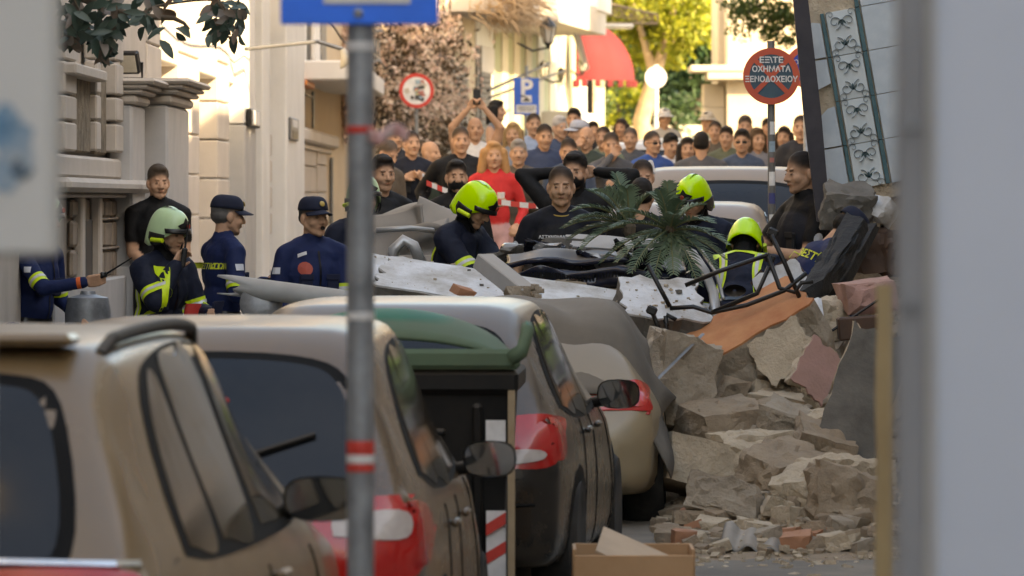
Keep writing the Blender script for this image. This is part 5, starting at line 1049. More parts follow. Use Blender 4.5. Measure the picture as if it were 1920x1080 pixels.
# magnolia branch, top left
M_mag = leaf_mat('magnolia_green', (.02, .045, .03), (.07, .10, .075), .1); M_magb = leaf_mat('magnolia_brown_underside', (.12, .075, .045), (.22, .19, .16), .1)
mg = thing('magnolia_tree', (-3.0, 29.5, G(29.5) + .13), 'magnolia tree with dark glossy leaves hanging over the marble house', 'tree'); D = 30.0
br = [[(-700, 600), (-560, 100), (-300, -120), (60, -60), (180, 10), (260, 30), (330, 35), (355, 55)], [(120, -40), (170, 60), (200, 105)], [(260, 30), (300, 10), (400, 0), (430, 30)], [(60, -60), (130, 40), (150, 90)], [(330, 0), (380, -20), (420, 20), (440, 55)]]
b = MB()
for q in br: b.tube([P(a, c, D) for a, c in crom(q, 14)], [.05 * (1 - i / 14) + .004 if q is br[0] else .008 for i in range(14)], 6)
b.build('trunk', M_barkd, mg, smooth=True)
def bigleaf(b, base, d, nrm, L, w_):
    d = d.normalized(); s_ = d.cross(nrm).normalized(); nrm = s_.cross(d); prof = [(0, .08), (.2, .7), (.42, 1), (.65, .88), (.85, .5), (1, .02)]; o = len(b.v)
    for t, ww in prof:
        for sg in (-1, 0, 1): b.v.append(tuple(base + d * L * t + s_ * (sg * ww * w_ / 2) + nrm * (abs(sg) * .18 * ww * w_ - .25 * L * t * t)))
    for i in range(5):
        for j in range(2): b.f.append((o + i * 3 + j, o + i * 3 + j + 1, o + i * 3 + 4 + j, o + i * 3 + 3 + j)); b.m.append(0)
lf = 0
spots = [(random.uniform(112, 215), random.uniform(-10, 118)) for _ in range(150)] + [(random.uniform(200, 290), random.uniform(-10, 45)) for _ in range(34)] + [(random.uniform(265, 345), random.uniform(-5, 62)) for _ in range(14)] + [(random.uniform(390, 452), random.uniform(-10, 70)) for _ in range(48)] + [(300, 75), (330, 60), (180, 118), (190, 112)]
for k, (px, py) in enumerate(spots):
    if 112 < px < 215 and py > 60 + (px - 112) * .55: py *= .6
    b = MB(); d = Vector((random.gauss(0, .7), random.gauss(0, .5), random.gauss(-.45, .5))); bigleaf(b, P(px, py, D + random.uniform(-.25, .3)), d, Vector((random.gauss(0, .5), -1, random.gauss(.4, .5))), random.uniform(.075, .125), random.uniform(.038, .058)); o = b.build('leaf', M_magb if random.random() < .28 else M_mag, mg, smooth=True, fix=False)
    ca = o.data.color_attributes.new('Col', 'FLOAT_COLOR', 'POINT'); vv = random.random(); ca.data.foreach_set('color', np.tile(np.array([vv, vv, vv, 1], np.float32), len(o.data.vertices)))
# red round sign "hotel vehicles excepted", with its pole
D = 38.5; c = P(1446, 143, D); s = D / F; sg_ = thing('no_parking_sign', (c.x, D, G(D)), 'round red and dark blue no parking sign with Greek words on a stickered pole', 'sign')
b = MB(); b.tube([(c.x + .012, D + .04, G(D) - .03), (c.x + .0, D + .04, c.z + .24)], .026, 14); b.build('pole', mat('dirty_pole', (.20, .20, .19), (.12, .12, .115), scale=9, rough=.55, metal=.3), sg_, smooth=True, angle=40)
M_sblue = mat('faded_dark_blue', (.025, .07, .11), (.04, .09, .12), scale=9, rough=.5)
b = MB(); disc(b, c, 53 * s, -.008, .012, n=48); b.build('face', M_sblue, sg_)
b = MB(); disc(b, c, 53 * s, -.011, .003, n=48, r_in=41 * s); b.build('red_rim', M_redo, sg_)
for a in (45, -45): b = MB(); b.box(c + Vector((0, -.0115 - .0003 * (a > 0), 0)), (84 * s, .001, 9 * s), Matrix.Rotation(R(a), 3, 'Y')); b.build('red_bar', M_redo, sg_)
for k, (tx, dz, sz, xs) in enumerate([('ΕΞ\\ΤΕ', 30, 15, 1.1), ('ΟΧΗΜΑΤΑ', 13, 15, .95), ('ΞΕΝΟΔΟΧΕΙΟΥ', -6, 15, .92)]): text_mesh('lettering', tx, sz * s, M_wht, sg_, c + Vector((0, -.0145, dz * s)), FACE_CAM, sx=xs, bold=.0015)
for k, (py, w_, h_, m) in enumerate([(240, 16, 24, M_wht), (275, 18, 20, stc[5]), (335, 16, 26, M_wht), (372, 18, 20, mat('sticker_navy', (.05, .06, .2), scale=20)), (410, 15, 16, M_wht), (300, 12, 9, stc[2])]):
    z = P(0, py, D).z; b = MB(); b.grid(7, 2, lambda u, v: Vector((c.x + .006 + .0275 * math.sin((u - .5) * w_ / 10), D + .04 - .0275 * math.cos((u - .5) * w_ / 10), z + (v - .5) * h_ * s))); b.build('sticker', m, sg_, smooth=True, fix=False)
D = 44; c = P(1513, 125, D); s5 = thing('no_parking_sign', (c.x, D, G(D)), 'second round red and blue no parking sign half hidden by the dark board', 'sign'); s = D / F
b = MB(); b.tube([(c.x, D + .04, G(D) - .03), (c.x, D + .04, c.z + .2)], .026, 12); b.build('pole', M_galv, s5, smooth=True)
b = MB(); disc(b, c, 40 * s, -.008, .012); b.build('face', mat('sign_blue_deep', (.012, .06, .42), rough=.4), s5); b = MB(); disc(b, c, 40 * s, -.011, .003, r_in=29 * s); b.build('red_rim', M_redo, s5)
b = MB(); b.box(c + Vector((0, -.0115, 0)), (64 * s, .001, 8 * s), Matrix.Rotation(R(-45), 3, 'Y')); b.build('red_bar', M_redo, s5)
for tx, dx, dz in (('Ο', -20, 8), ('Χ', -10, 8), ('Ε', -20, -8), ('Ν', -11, -8)): text_mesh('letter', tx, 12 * s, M_wht, s5, c + Vector((dx * s, -.0145, dz * s)), FACE_CAM)
# ============================================================ PEOPLE
M_body = vcol_mat('cloth_and_skin')
def prim_mesh(prims):
    V = []; Fc = []; off = 0; NS = 12
    for p in prims:
        if p[0] == 'c':
            _, a, ra, b_, rb, _t = p; a = np.array(a, float); b_ = np.array(b_, float); ax = b_ - a; L = np.linalg.norm(ax) + 1e-9; ax = ax / L
            h = np.array([0, 0, 1.]) if abs(ax[2]) < .9 else np.array([1., 0, 0]); u = np.cross(ax, h); u /= np.linalg.norm(u); v = np.cross(ax, u)
            rings = [(a - ax * ra * math.cos(t), ra * math.sin(t)) for t in (.02, .55, 1.05, 1.5708)] + [(b_ + ax * rb * math.sin(t), rb * math.cos(t)) for t in (0, .52, 1.02, 1.55)]
        else:
            _, c, r, Rm, _t = p; c = np.array(c, float); rings = None
            th = np.linspace(.03, math.pi - .03, 9); ph = np.linspace(0, 2 * math.pi, NS, endpoint=False)
            pts = np.array([[math.sin(t) * math.cos(f) * r[0], math.sin(t) * math.sin(f) * r[1], math.cos(t) * r[2]] for t in th for f in ph]) @ np.array(Rm).T + c; n = 9
        if rings is not None:
            an = np.linspace(0, 2 * math.pi, NS, endpoint=False); pts = np.concatenate([q + rr * (np.cos(an)[:, None] * u + np.sin(an)[:, None] * v) for q, rr in rings]); n = len(rings)
        V.append(pts)
        for i in range(n - 1):
            for j in range(NS): Fc.append((off + i * NS + j, off + i * NS + (j + 1) % NS, off + (i + 1) * NS + (j + 1) % NS, off + (i + 1) * NS + j))
        Fc.append(tuple(off + j for j in range(NS))[::-1]); Fc.append(tuple(off + (n - 1) * NS + j for j in range(NS))); off += len(pts)
    return np.concatenate(V), Fc
def sdf(prims, X):
    D_ = np.empty((len(prims), len(X)))
    for i, p in enumerate(prims):
        if p[0] == 'c':
            _, a, ra, b_, rb, _t = p; a = np.array(a, float); d = np.array(b_, float) - a; t = np.clip(((X - a) @ d) / (d @ d + 1e-12), 0, 1); D_[i] = np.linalg.norm(X - a - t[:, None] * d, axis=1) - (ra + (rb - ra) * t)
        else:
            _, c, r, Rm, _t = p; q = (X - np.array(c)) @ np.array(Rm); r = np.array(r); k = np.linalg.norm(q / r, axis=1); g = np.linalg.norm(q / r ** 2, axis=1) + 1e-9; D_[i] = k * (k - 1) / g
    return D_
def remesh(prims, vox, it=3, soft=.0015):
    V, Fc = prim_mesh(prims); me = bpy.data.meshes.new('t'); me.from_pydata(V.tolist(), [], Fc)
    o = bpy.data.objects.new('t', me); COL.objects.link(o); md = o.modifiers.new('r', 'REMESH'); md.mode = 'VOXEL'; md.voxel_size = vox
    ms = o.modifiers.new('s', 'SMOOTH'); ms.factor = .5; ms.iterations = it
    dg = bpy.context.evaluated_depsgraph_get(); dg.update(); ev = o.evaluated_get(dg).to_mesh(); n = len(ev.vertices)
    co = np.empty(n * 3); ev.vertices.foreach_get('co', co); fs = [tuple(p.vertices) for p in ev.polygons]; o.evaluated_get(dg).to_mesh_clear()
    bpy.data.objects.remove(o); bpy.data.meshes.remove(me); co = co.reshape(-1, 3)
    Dm = sdf(prims, co if soft > .0012 else co + np.array([mnoise.noise_vector(Vector(v) * 55)[:] for v in co]) * .0035); cols = np.array([p[-1] for p in prims]); W = np.exp(-(Dm - Dm.min(0)) / soft); W /= W.sum(0); return co, fs, W.T @ cols
I3 = np.eye(3)
def Rx(a): return np.array(Matrix.Rotation(R(a), 3, 'X'))
def Ry(a): return np.array(Matrix.Rotation(R(a), 3, 'Y'))
def Rz(a): return np.array(Matrix.Rotation(R(a), 3, 'Z'))
def ik(a, b_, l1, l2, pole):
    a = np.array(a, float); b_ = np.array(b_, float); d = b_ - a; L = np.linalg.norm(d); L2 = min(L, (l1 + l2) * .995); d = d / (L + 1e-9); b2 = a + d * L2
    k = (l1 * l1 - l2 * l2 + L2 * L2) / (2 * L2); h = math.sqrt(max(0, l1 * l1 - k * k)); p = np.array(pole, float); p = p - d * (p @ d); p /= np.linalg.norm(p) + 1e-9
    return a + d * k + p * h, b2
SKIN = (.50, .29, .185); COAT = (.0042, .0075, .021); NAVB = (.0038, .013, .062); NAVY = (.004, .009, .03); BLK = (.0035, .0035, .004); LIME = (.55, .80, .0)
M_fy = mat('reflective_yellow', (.60, .78, .02), scale=20, rough=.5); M_fs = mat('reflective_silver', (.58, .58, .56), scale=20, rough=.35)
M_hl = mat('helmet_lime', (.52, .85, .0), (.46, .78, .0), scale=5, rough=.25); M_hp = mat('helmet_pale_green', (.50, .68, .38), (.44, .60, .34), scale=6, rough=.35); M_hk = mat('helmet_black', (.004, .004, .0045), scale=6, rough=.3)
M_capn = mat('navy_cap_cloth', (.003, .007, .026), scale=10, rough=.85); M_gold = mat('badge_gold', (.55, .38, .10), rough=.4); M_mask = mat('white_mask', (.70, .70, .68), scale=6, rough=.8); M_radio = mat('radio_black', (.004, .004, .0045), rough=.5); M_bred = mat('badge_red', (.45, .07, .04), rough=.6); M_sunw = mat('patch_white', (.6, .62, .66), rough=.7); M_ytext = mat('text_yellow', (.68, .72, .05), rough=.6); M_wtext = mat('text_white', (.7, .7, .7), rough=.6); M_pblue = mat('flag_blue', (.05, .13, .40), rough=.7); M_redglove = mat('red_glove', (.50, .03, .02), scale=8, rough=.8); M_cup = mat('paper_cup', (.7, .68, .64), rough=.6)
PN = [0]
class Person:
    def __init__(s, px, py, D, label, yaw=0, lean=0, side=0, head=(0, 0, 0), top=BLK, pants=(.02, .02, .025), sleeve='long', hair=(.02, .014, .01), hairstyle='short', skin=SKIN, vest=None, handR=None, handL=None, poleR=None, poleL=None, crouch=0, bulk=1.0, coat=0.0, fine=None, beard=0, group='onlookers and officers in the street', stand=None, curl=.9, mask=None, height=None, gloves=None, collar=None, cat='person'):
        if group == 'onlookers up the street' and max(top) < .08: top = [(.03, .045, .09), (.075, .075, .08), (.022, .022, .026), (.10, .08, .06), (.035, .05, .04), (.05, .07, .11)][PN[0] % 6]
        top = tuple(c * .42 for c in top) if max(top) < .08 and top not in (BLK, COAT, NAVB) and group != 'onlookers up the street' else top; vest = tuple(c * .4 for c in vest) if vest else vest; pants = tuple(c * .4 for c in pants) if max(pants) < .08 and pants not in (COAT, NAVB) else pants; hair = tuple(c * .6 for c in hair) if max(hair) < .2 else hair
        PN[0] += 1; rnd = random.Random(PN[0] * 13); near = D < 43; vb = .014 if near else .02; vf = .0062 if near else .0085
        B = []; Fi = []     # coarse and fine primitive lists
        hip = np.array([0, 0, .93 - crouch]); RT = Rz(0) @ Ry(side) @ Rx(lean)          # lean > 0 bends forward (-Y)
        T = lambda x, y, z: hip + RT @ (np.array([x, y, z]) - np.array([0, 0, .93]))
        w = bulk; g = coat
        B.append(('e', T(0, .005, .95), (.165 * w + g, .115 * w + g, .12), RT, pants if not g else top)); B.append(('e', T(0, 0, 1.09), (.150 * w + g, .112 * w + g, .16), RT, top)); B.append(('e', T(0, .0, 1.27), (.172 * w + g, .118 * w + g, .17), RT, top)); B.append(('e', T(0, .012, 1.37), (.165 * w + g, .105 * w + g, .11), RT, top))
        if vest: B.append(('e', T(0, 0, 1.24), (.178 * w + .012, .128 * w + .02, .20), RT, vest)); B.append(('c', T(-.10, .0, 1.40), .062, T(-.085, 0, 1.44), .05, vest)); B.append(('c', T(.10, .0, 1.40), .062, T(.085, 0, 1.44), .05, vest))
        for sg in (-1, 1):
            sh = T(sg * .168 * w, .012, 1.40); B.append(('c', T(sg * .045, .018, 1.462), .056, sh, .062 + g * .7, top))
        sleevec = skin if sleeve == 'none' else top
        s.arm = {}
        for sg, hd, pole in ((1, handL, poleL), (-1, handR, poleR)):      # +x is the figure's left
            sh = T(sg * .178 * w, .012, 1.395)
            tgt = np.array(hd, float) if hd is not None else T(sg * (.25 * w + .02), -.06 + rnd.uniform(-.04, .04), .86)
            el, wr = ik(sh, tgt, .285, .255, pole if pole is not None else (sg * .5, .75, -.35))
            gg = g * .8
            if sleeve == 'long': B.append(('c', sh, .060 * w + gg, el, .047 + gg, top)); B.append(('c', el, .046 + gg, wr, .034 + gg, top))
            else:
                mid = sh + (el - sh) * .62; B.append(('c', sh, .058 * w, mid, .056 * w, sleevec)); B.append(('c', sh, .05 * w, el, .042 * w, skin)); Fi.append(('c', el, .041 * w, wr, .027, skin)); B.append(('c', el, .040 * w, wr, .026, skin))
            s.arm[sg] = (sh, el, wr)
            # hand
            hc = gloves if gloves else skin; fd = (wr - el) / (np.linalg.norm(wr - el) + 1e-9); side_ = np.cross(fd, np.array([0, 1., 0])); side_ = side_ if np.linalg.norm(side_) > .2 else np.array([sg, 0, 0.]); side_ /= np.linalg.norm(side_); pn = np.cross(side_, fd)
            if pn @ np.array([-sg, -.4, 0]) < 0: pn = -pn                          # palm faces the body / forward
            Fi.append(('c', wr - fd * .05, .026, wr + fd * .01, .026, hc)); pc = wr + fd * .055
            for k in range(4):
                o = (k - 1.5) * .0195; a0 = wr + fd * .03 + side_ * o * .9; a1 = wr + fd * .092 + side_ * o; Fi.append(('c', a0, .0135, a1, .0115, hc))
                ln = (.036, .042, .040, .031)[k]; c1 = curl; d1 = fd * math.cos(c1 * .8) + pn * math.sin(c1 * .8); a2 = a1 + d1 * ln; d2 = fd * math.cos(c1 * 1.9) + pn * math.sin(c1 * 1.9); a3 = a2 + d2 * ln * .75
                Fi.append(('c', a1, .0100, a2, .0092, hc)); Fi.append(('c', a2, .0092, a3, .0078, hc))
            tb = wr + fd * .025 + side_ * .024 * (1 if sg * side_[0] < 0 else -1); td = (fd * .7 + pn * .55 + (tb - wr - fd * .025) * 16); td /= np.linalg.norm(td); Fi.append(('c', tb, .013, tb + td * .038, .0108, hc)); Fi.append(('c', tb + td * .038, .0105, tb + td * .055 + fd * .014 + pn * .01, .0085, hc))
            s.palm = getattr(s, 'palm', {}); s.palm[sg] = (wr + fd * .08 + pn * .03, fd, pn, side_)
        for sg in (-1, 1):
            hp = hip + np.array([sg * .092, 0, -.01]); ft = np.array([sg * .115, rnd.uniform(-.08, .06), .085]); kn, an = ik(hp, ft, .435, .425, (sg * .15, -1, 0))
            B.append(('c', hp, .088 * w + g * .4, kn, .060 + g * .3, pants)); B.append(('c', kn, .058 + g * .3, an, .042 + g * .3, pants)); B.append(('c', an + np.array([0, .03, -.035]), .042, an + np.array([sg * .02, -.13, -.05]), .034, (.004, .004, .004)))
        # head
        nk = T(0, .02, 1.46); RH = RT @ Rz(head[0]) @ Rx(head[1] - lean * .55) @ Ry(head[2]); HC = nk + RT @ np.array([0, -.012, .045]) + RH @ np.array([0, -.012, .118]); s.RH, s.HC = RH, HC
        h = lambda x, y, z: HC + RH @ np.array([x, y, z]); fc = skin; dk = tuple(c * .62 for c in skin); lip = (skin[0] * .8, skin[1] * .62, skin[2] * .6); hc_ = hair
        jaw = tuple(skin[i] * (1 - .45 * beard) + hair[i] * .45 * beard for i in range(3)) if beard else skin
        Fi += [('e', h(0, .012, .032), (.075, .096, .092), RH, fc), ('e', h(0, -.022, -.028), (.064, .072, .088), RH, fc), ('c', h(0, -.03, -.062), .050, h(0, -.062, -.095), .025, jaw), ('c', h(-.042, .0, -.05), .03, h(-.02, -.05, -.088), .024, jaw), ('c', h(.042, .0, -.05), .03, h(.02, -.05, -.088), .024, jaw),
               ('c', h(0, -.088, .008), .0085, h(0, -.108, -.03), .0135, fc), ('c', h(-.013, -.095, -.034), .009, h(.013, -.095, -.034), .009, dk if False else fc), ('e', h(0, -.0885, -.061), (.020, .009, .0065), RH, lip),
               ('c', h(0, .02, -.06), .055, T(0, .02, 1.43), .060, fc)]
        for sg in (-1, 1):
            Fi += [('e', h(sg * .078, .012, -.012), (.010, .021, .032), RH, fc), ('c', h(sg * .046, -.0785, .022), .0050, h(sg * .017, -.0905, .024), .0048, tuple(.55 * a + .45 * b2 for a, b2 in zip(hair, skin)) if hairstyle != 'bald' else dk), ('e', h(sg * .031, -.0835, .001), (.0115, .008, .0045), RH, tuple(c * .28 for c in skin)), ('e', h(sg * .036, -.052, -.03), (.028, .034, .032), RH, fc)]
        if hairstyle in ('short', 'long', 'curly', 'bun'):
            Fi += [('e', h(0, .015, .052), (.0815, .0955, .0865), RH, hair), ('e', h(0, .045, .0), (.079, .075, .07), RH, hair), ('e', h(0, -.035, .098), (.055, .05, .028), RH, hair)]
        if hairstyle == 'crop': Fi += [('e', h(0, .0125, .0455), (.0772, .0925, .0835), RH, hair), ('e', h(0, .032, .036), (.0778, .088, .084), RH, hair), ('e', h(0, .045, .0), (.077, .072, .06), RH, hair)]
        if hairstyle in ('long', 'curly'):
            q = .03 if hairstyle == 'curly' else .012
            for k in range(9):
                a = R(-20 + k * 27.5); x, y = math.cos(a), math.sin(a); Fi.append(('c', h(x * (.072 + q * .4), .02 + y * .07, .03), .03 + q * .5, h(x * (.085 + q), .03 + y * .075, -.14), .024 + q * .5, hair))
            if hairstyle == 'curly':
                for k in range(16): Fi.append(('e', h(rnd.uniform(-.09, .09), rnd.uniform(0, .1), rnd.uniform(-.08, .11)), (.03, .03, .03), RH, hair))
        if hairstyle == 'bun': Fi.append(('e', h(0, .12, .05), (.04, .04, .04), RH, hair))
        if mask == 'balaclava': Fi += [('e', h(0, -.02, -.055), (.068, .085, .065), RH, BLK), ('c', h(0, .02, -.05), .064, T(0, .02, 1.42), .07, BLK)]
        if mask == 'hood': Fi += [('e', h(0, .012, -.075), (.074, .09, .05), RH, BLK), ('c', h(0, .02, -.05), .068, T(0, .015, 1.42), .08, BLK), ('e', h(0, .03, .03), (.083, .1, .09), RH, BLK)]
        if collar: B.append(('c', T(0, .022, 1.455), .074, T(0, .012, 1.49), .068, collar))
        cb, fb_, lb = remesh(B, vb)
        mt = bpy.data.meshes.new('t'); mt.from_pydata(cb.tolist(), [], fb_); nr = np.empty(len(cb) * 3); mt.vertex_normals.foreach_get('vector', nr); nr = nr.reshape(-1, 3); bpy.data.meshes.remove(mt); sd = PN[0] * 3.7
        fold = np.array([(1 - 2.2 * abs(mnoise.noise(Vector((v[0] * 8 + sd, v[1] * 8, v[2] * 5 + v[0] * 4))))) ** 3 * .6 + mnoise.noise(Vector((v[0] * 18, v[1] * 18 + sd, v[2] * 11))) * .35 for v in cb])
        cb = cb + nr * (fold * (.007 + coat * .28))[:, None]; cf, ff, lf = remesh(Fi, vf, 3, .0011)
        V = np.concatenate([cb, cf]); Fc = fb_ + [tuple(i + len(cb) for i in f) for f in ff]; C = np.concatenate([lb, lf])
        # where it goes: head at the pixel, feet on the ground, scaled to a plausible height
        tgt = P(px, py, D); gz = stand if stand is not None else G(D); Ry_ = np.array(Matrix.Rotation(R(yaw), 3, 'Z')); hz = HC[2]
        sc = max(.985, min(1.08, (tgt.z - gz) / hz)) if height is None else height
        hr = Ry_ @ HC * sc; loc = Vector((tgt.x - hr[0], tgt.y - hr[1], tgt.z - hr[2])); s.gap = loc.z - gz
        me = bpy.data.meshes.new('person'); me.from_pydata(V.tolist(), [], Fc); ca = me.color_attributes.new('Col', 'FLOAT_COLOR', 'POINT'); ca.data.foreach_set('color', np.concatenate([C, np.ones((len(C), 1))], 1).astype(np.float32).ravel()); me.materials.append(M_body); me.polygons.foreach_set('use_smooth', [True] * len(me.polygons))
        s.o = bpy.data.objects.new('person', me); COL.objects.link(s.o); s.o.location = loc; s.o.rotation_euler = (0, 0, R(yaw)); s.o.scale = (sc, sc, sc); tag(s.o, label, cat, group)
        s.bvh = BVHTree.FromPolygons([Vector(v) for v in V], Fc); s.T, s.RT, s.h, s.near = T, RT, h, near
    def kid(s, b, name, m, smooth=True, angle=45, fix=True):
        o = b.build(name, m, None, smooth=smooth, angle=angle, fix=fix); o.parent = s.o; return o
    def ring(s, p0, p1, t, wd, r0=.10, name='reflective_band', cols=None, n=26):
        """a band round a limb or the trunk, laid on the cloth by casting rays at the axis"""
        p0, p1 = Vector(p0), Vector(p1); ax = (p1 - p0); L = ax.length; ax.normalize(); u = ax.orthogonal().normalized(); v = ax.cross(u)
        for (a0, a1, m, off) in (cols or [(-.5, .5, M_fy, .005), (-.16, .16, M_fs, .0075)]):
            b = MB(); vs = []
            for k in range(3):
                c = p0 + ax * (L * t + wd * (a0 + (a1 - a0) * k / 2))
                for j in range(n):
                    an = 6.28318 * j / n; d = u * math.cos(an) + v * math.sin(an); hit = s.bvh.ray_cast(c + d * r0, -d, r0); vs.append((hit[0] if hit[0] else c + d * .05) + d * off)
            b.add(vs, [(k * n + j, k * n + (j + 1) % n, k * n + n + (j + 1) % n, k * n + n + j) for k in range(2) for j in range(n)]); s.kid(b, name, m, fix=False)
    def decal(s, name, c, d, up, polys, m, off=.005):
        """flat print or badge wrapped on the body: outline points thrown along d onto the surface"""
        c, d, up = Vector(c), Vector(d).normalized(), Vector(up); rt = up.cross(d).normalized() * -1; up = d.cross(rt) * -1 if False else rt.cross(d) * 1; up = up if up.z > -.2 else -up; b = MB()
        rt = d.cross(up).normalized()
        for pl in polys:
            vs = []
            for (x, y) in pl:
                o = c + rt * x + up * y - d * .3; hit = s.bvh.ray_cast(o, d, .6); vs.append((hit[0] if hit[0] else c + rt * x + up * y) - d * off)
            b.add(vs, [tuple(range(len(vs)))])
        return s.kid(b, name, m, smooth=False, fix=False)
    def text(s, txt, size, c, d, up, m, name='lettering'):
        cu = bpy.data.curves.new('x', 'FONT'); cu.body = txt; cu.size = size; cu.align_x = 'CENTER'; cu.align_y = 'CENTER'; cu.resolution_u = 1; cu.offset = size * .02; t = bpy.data.objects.new('x', cu); COL.objects.link(t); dg = bpy.context.evaluated_depsgraph_get(); dg.update(); me = bpy.data.meshes.new_from_object(t.evaluated_get(dg)); polys = [[me.vertices[i].co[:2] for i in p.vertices] for p in me.polygons]; bpy.data.objects.remove(t); bpy.data.meshes.remove(me)
        return s.decal(name, c, d, up, polys, m, .007)
    def patch(s, name, c, d, w, hgt, m, shape='rect', off=.006):
        n = 5
        if shape == 'rect': polys = [[(-w / 2 + w * i / n, -hgt / 2 + hgt * j / n), (-w / 2 + w * (i + 1) / n, -hgt / 2 + hgt * j / n), (-w / 2 + w * (i + 1) / n, -hgt / 2 + hgt * (j + 1) / n), (-w / 2 + w * i / n, -hgt / 2 + hgt * (j + 1) / n)] for i in range(n) for j in range(n)]
        else: polys = [[(0, 0), (w / 2 * math.cos(a), hgt / 2 * math.sin(a)), (w / 2 * math.cos(a + .4488), hgt / 2 * math.sin(a + .4488))] for a in np.arange(14) * .4488]
        return s.decal(name, c, d, (0, 0, 1), polys, m, off)
    def strip(s, name, pts, d, w, m, off=.006):
        """a long narrow band drawn through body points, thrown on the surface along d"""
        d = Vector(d).normalized(); q = crom(pts, 14); vs = []; b = MB()
        for i in range(14):
            t = Vector(q[min(i + 1, 13)] - q[max(i - 1, 0)]).normalized(); sd = t.cross(d).normalized()
            for k in (-1, 0, 1):
                o = Vector(q[i]) + sd * (k * w / 2); hit = s.bvh.ray_cast(o - d * .35, d, .7); vs.append((hit[0] if hit[0] else o) - d * off)
        b.add(vs, [(i * 3 + k, i * 3 + k + 1, i * 3 + 4 + k, i * 3 + 3 + k) for i in range(13) for k in range(2)]); return s.kid(b, name, m, fix=False)
    def helmet(s, m):
        h = s.h; e = bpy.data.objects.new('helmet', None); COL.objects.link(e); e.parent = s.o
        def K(b, nm, mm, sm=True): o = b.build(nm, mm, None, smooth=sm, angle=50); o.parent = e; return o
        def dome(u, v):
            a = 2 * math.pi * u; f = -math.sin(a)      # f = 1 at the front (-Y)
            low = .028 * max(0, f) ** 2 - .075 * max(0, 1 - abs(f + .25)) - .055 * max(0, -f); th = v * (math.pi / 2)
            z = low + (.150 - low) * math.sin(th); r = math.cos(th) ** .62; return Vector(h(.112 * math.cos(a) * r, .018 + .142 * math.sin(a) * r, z))
        b = MB(); b.grid(36, 14, dome, closed_u=True); o = K(b, 'shell', m); so_ = o.modifiers.new('t', 'SOLIDIFY'); so_.thickness = .006
        b = MB(); b.grid(5, 14, lambda u, v: Vector(h((u - .5) * .03, .018 - .128 * math.cos(v * 2.7 + .25), .02 + .142 * math.sin(v * 2.7 + .25)))); K(b, 'crest', m)
        b = MB(); b.grid(16, 4, lambda u, v: Vector(h(.118 * math.sin((u - .5) * 2.3), .018 - .148 * math.cos((u - .5) * 2.3) - .012 * v, .036 - .028 * v + .012 * math.cos((u - .5) * 2.6)))); o = K(b, 'visor_rim', M_hk); so_ = o.modifiers.new('t', 'SOLIDIFY'); so_.thickness = .006
        b = MB(); q = [(0, .058), (.022, .03), (.062, .012), (.045, -.006), (0, -.012), (-.045, -.006), (-.062, .012), (-.022, .03)]; b.add([h(x, .018 - .140 * math.cos(x * 8) * (1 - max(0, z) * 2.2) - .008, .055 + z) for x, z in q] + [h(0, -.133, .068)], [(i, (i + 1) % 8, 8) for i in range(8)]); o = K(b, 'front_plate', M_hk, False); so_ = o.modifiers.new('t', 'SOLIDIFY'); so_.thickness = .006
        b = MB(); b.lathe([(.002, 0), (.016, 0), (.014, .004), (.002, .005)], h(0, -.139, .066), 12, Matrix(s.RH.tolist()) @ Matrix.Rotation(R(90), 3, 'X')); K(b, 'badge', M_bred)
        for sg in (-1, 1):
            b = MB(); b.grid(6, 8, lambda u, v: Vector(h(sg * (.106 + .006 * math.sin(3.14 * v)), -.045 + .12 * v, -.02 - .085 * u * math.sin(3.14 * (.15 + .7 * v)) + .02))); o = K(b, 'side_guard', M_hk if sg * 1 else m); so_ = o.modifiers.new('t', 'SOLIDIFY'); so_.thickness = .006
            b = MB(); b.tube([h(sg * .098, -.03, -.03), h(sg * .07, -.05, -.085), h(sg * .02, -.07, -.128)], .007, 6); K(b, 'chin_strap', M_hk)
        b = MB(); b.tube([h(-.118, -.05, -.035), h(-.118, .04, -.045)], .014, 8); K(b, 'torch', M_fy)
    def cap(s, m=M_capn, badge=True, brim=True):
        h = s.h; e = bpy.data.objects.new('cap', None); COL.objects.link(e); e.parent = s.o
        def K(b, nm, mm, sm=True): o = b.build(nm, mm, None, smooth=sm, angle=60); o.parent = e; return o
        def dome(u, v): a = 6.28318 * u; th = v * 1.5708; r = math.cos(th) ** .5; return Vector(h(.088 * math.cos(a) * r, .014 + .108 * math.sin(a) * r, .044 + .088 * math.sin(th)))
        b = MB(); b.grid(28, 9, dome, closed_u=True); o = K(b, 'crown', m); so_ = o.modifiers.new('t', 'SOLIDIFY'); so_.thickness = .004
        if brim: b = MB(); b.grid(13, 6, lambda u, v: Vector(h(.078 * math.sin((u - .5) * 2.6) * (1 + .1 * v), .014 - .104 * math.cos((u - .5) * 2.6) - .075 * v * math.cos((u - .5) * 2.2), .05 - .022 * v - .018 * abs(u - .5) * 2))); o = K(b, 'brim', m); so_ = o.modifiers.new('t', 'SOLIDIFY'); so_.thickness = .004
        else: b = MB(); b.grid(28, 3, lambda u, v: Vector(h((.09 + .05 * v) * math.cos(6.283 * u), .014 + (.11 + .05 * v) * math.sin(6.283 * u), .046 - .02 * v)), closed_u=True); o = K(b, 'brim', m); so_ = o.modifiers.new('t', 'SOLIDIFY'); so_.thickness = .004
        if badge: b = MB(); b.lathe([(.002, 0), (.018, 0), (.015, .005), (.002, .006)], h(0, -.094, .085), 12, Matrix(s.RH.tolist()) @ Matrix.Rotation(R(72), 3, 'X')); K(b, 'badge', M_gold)
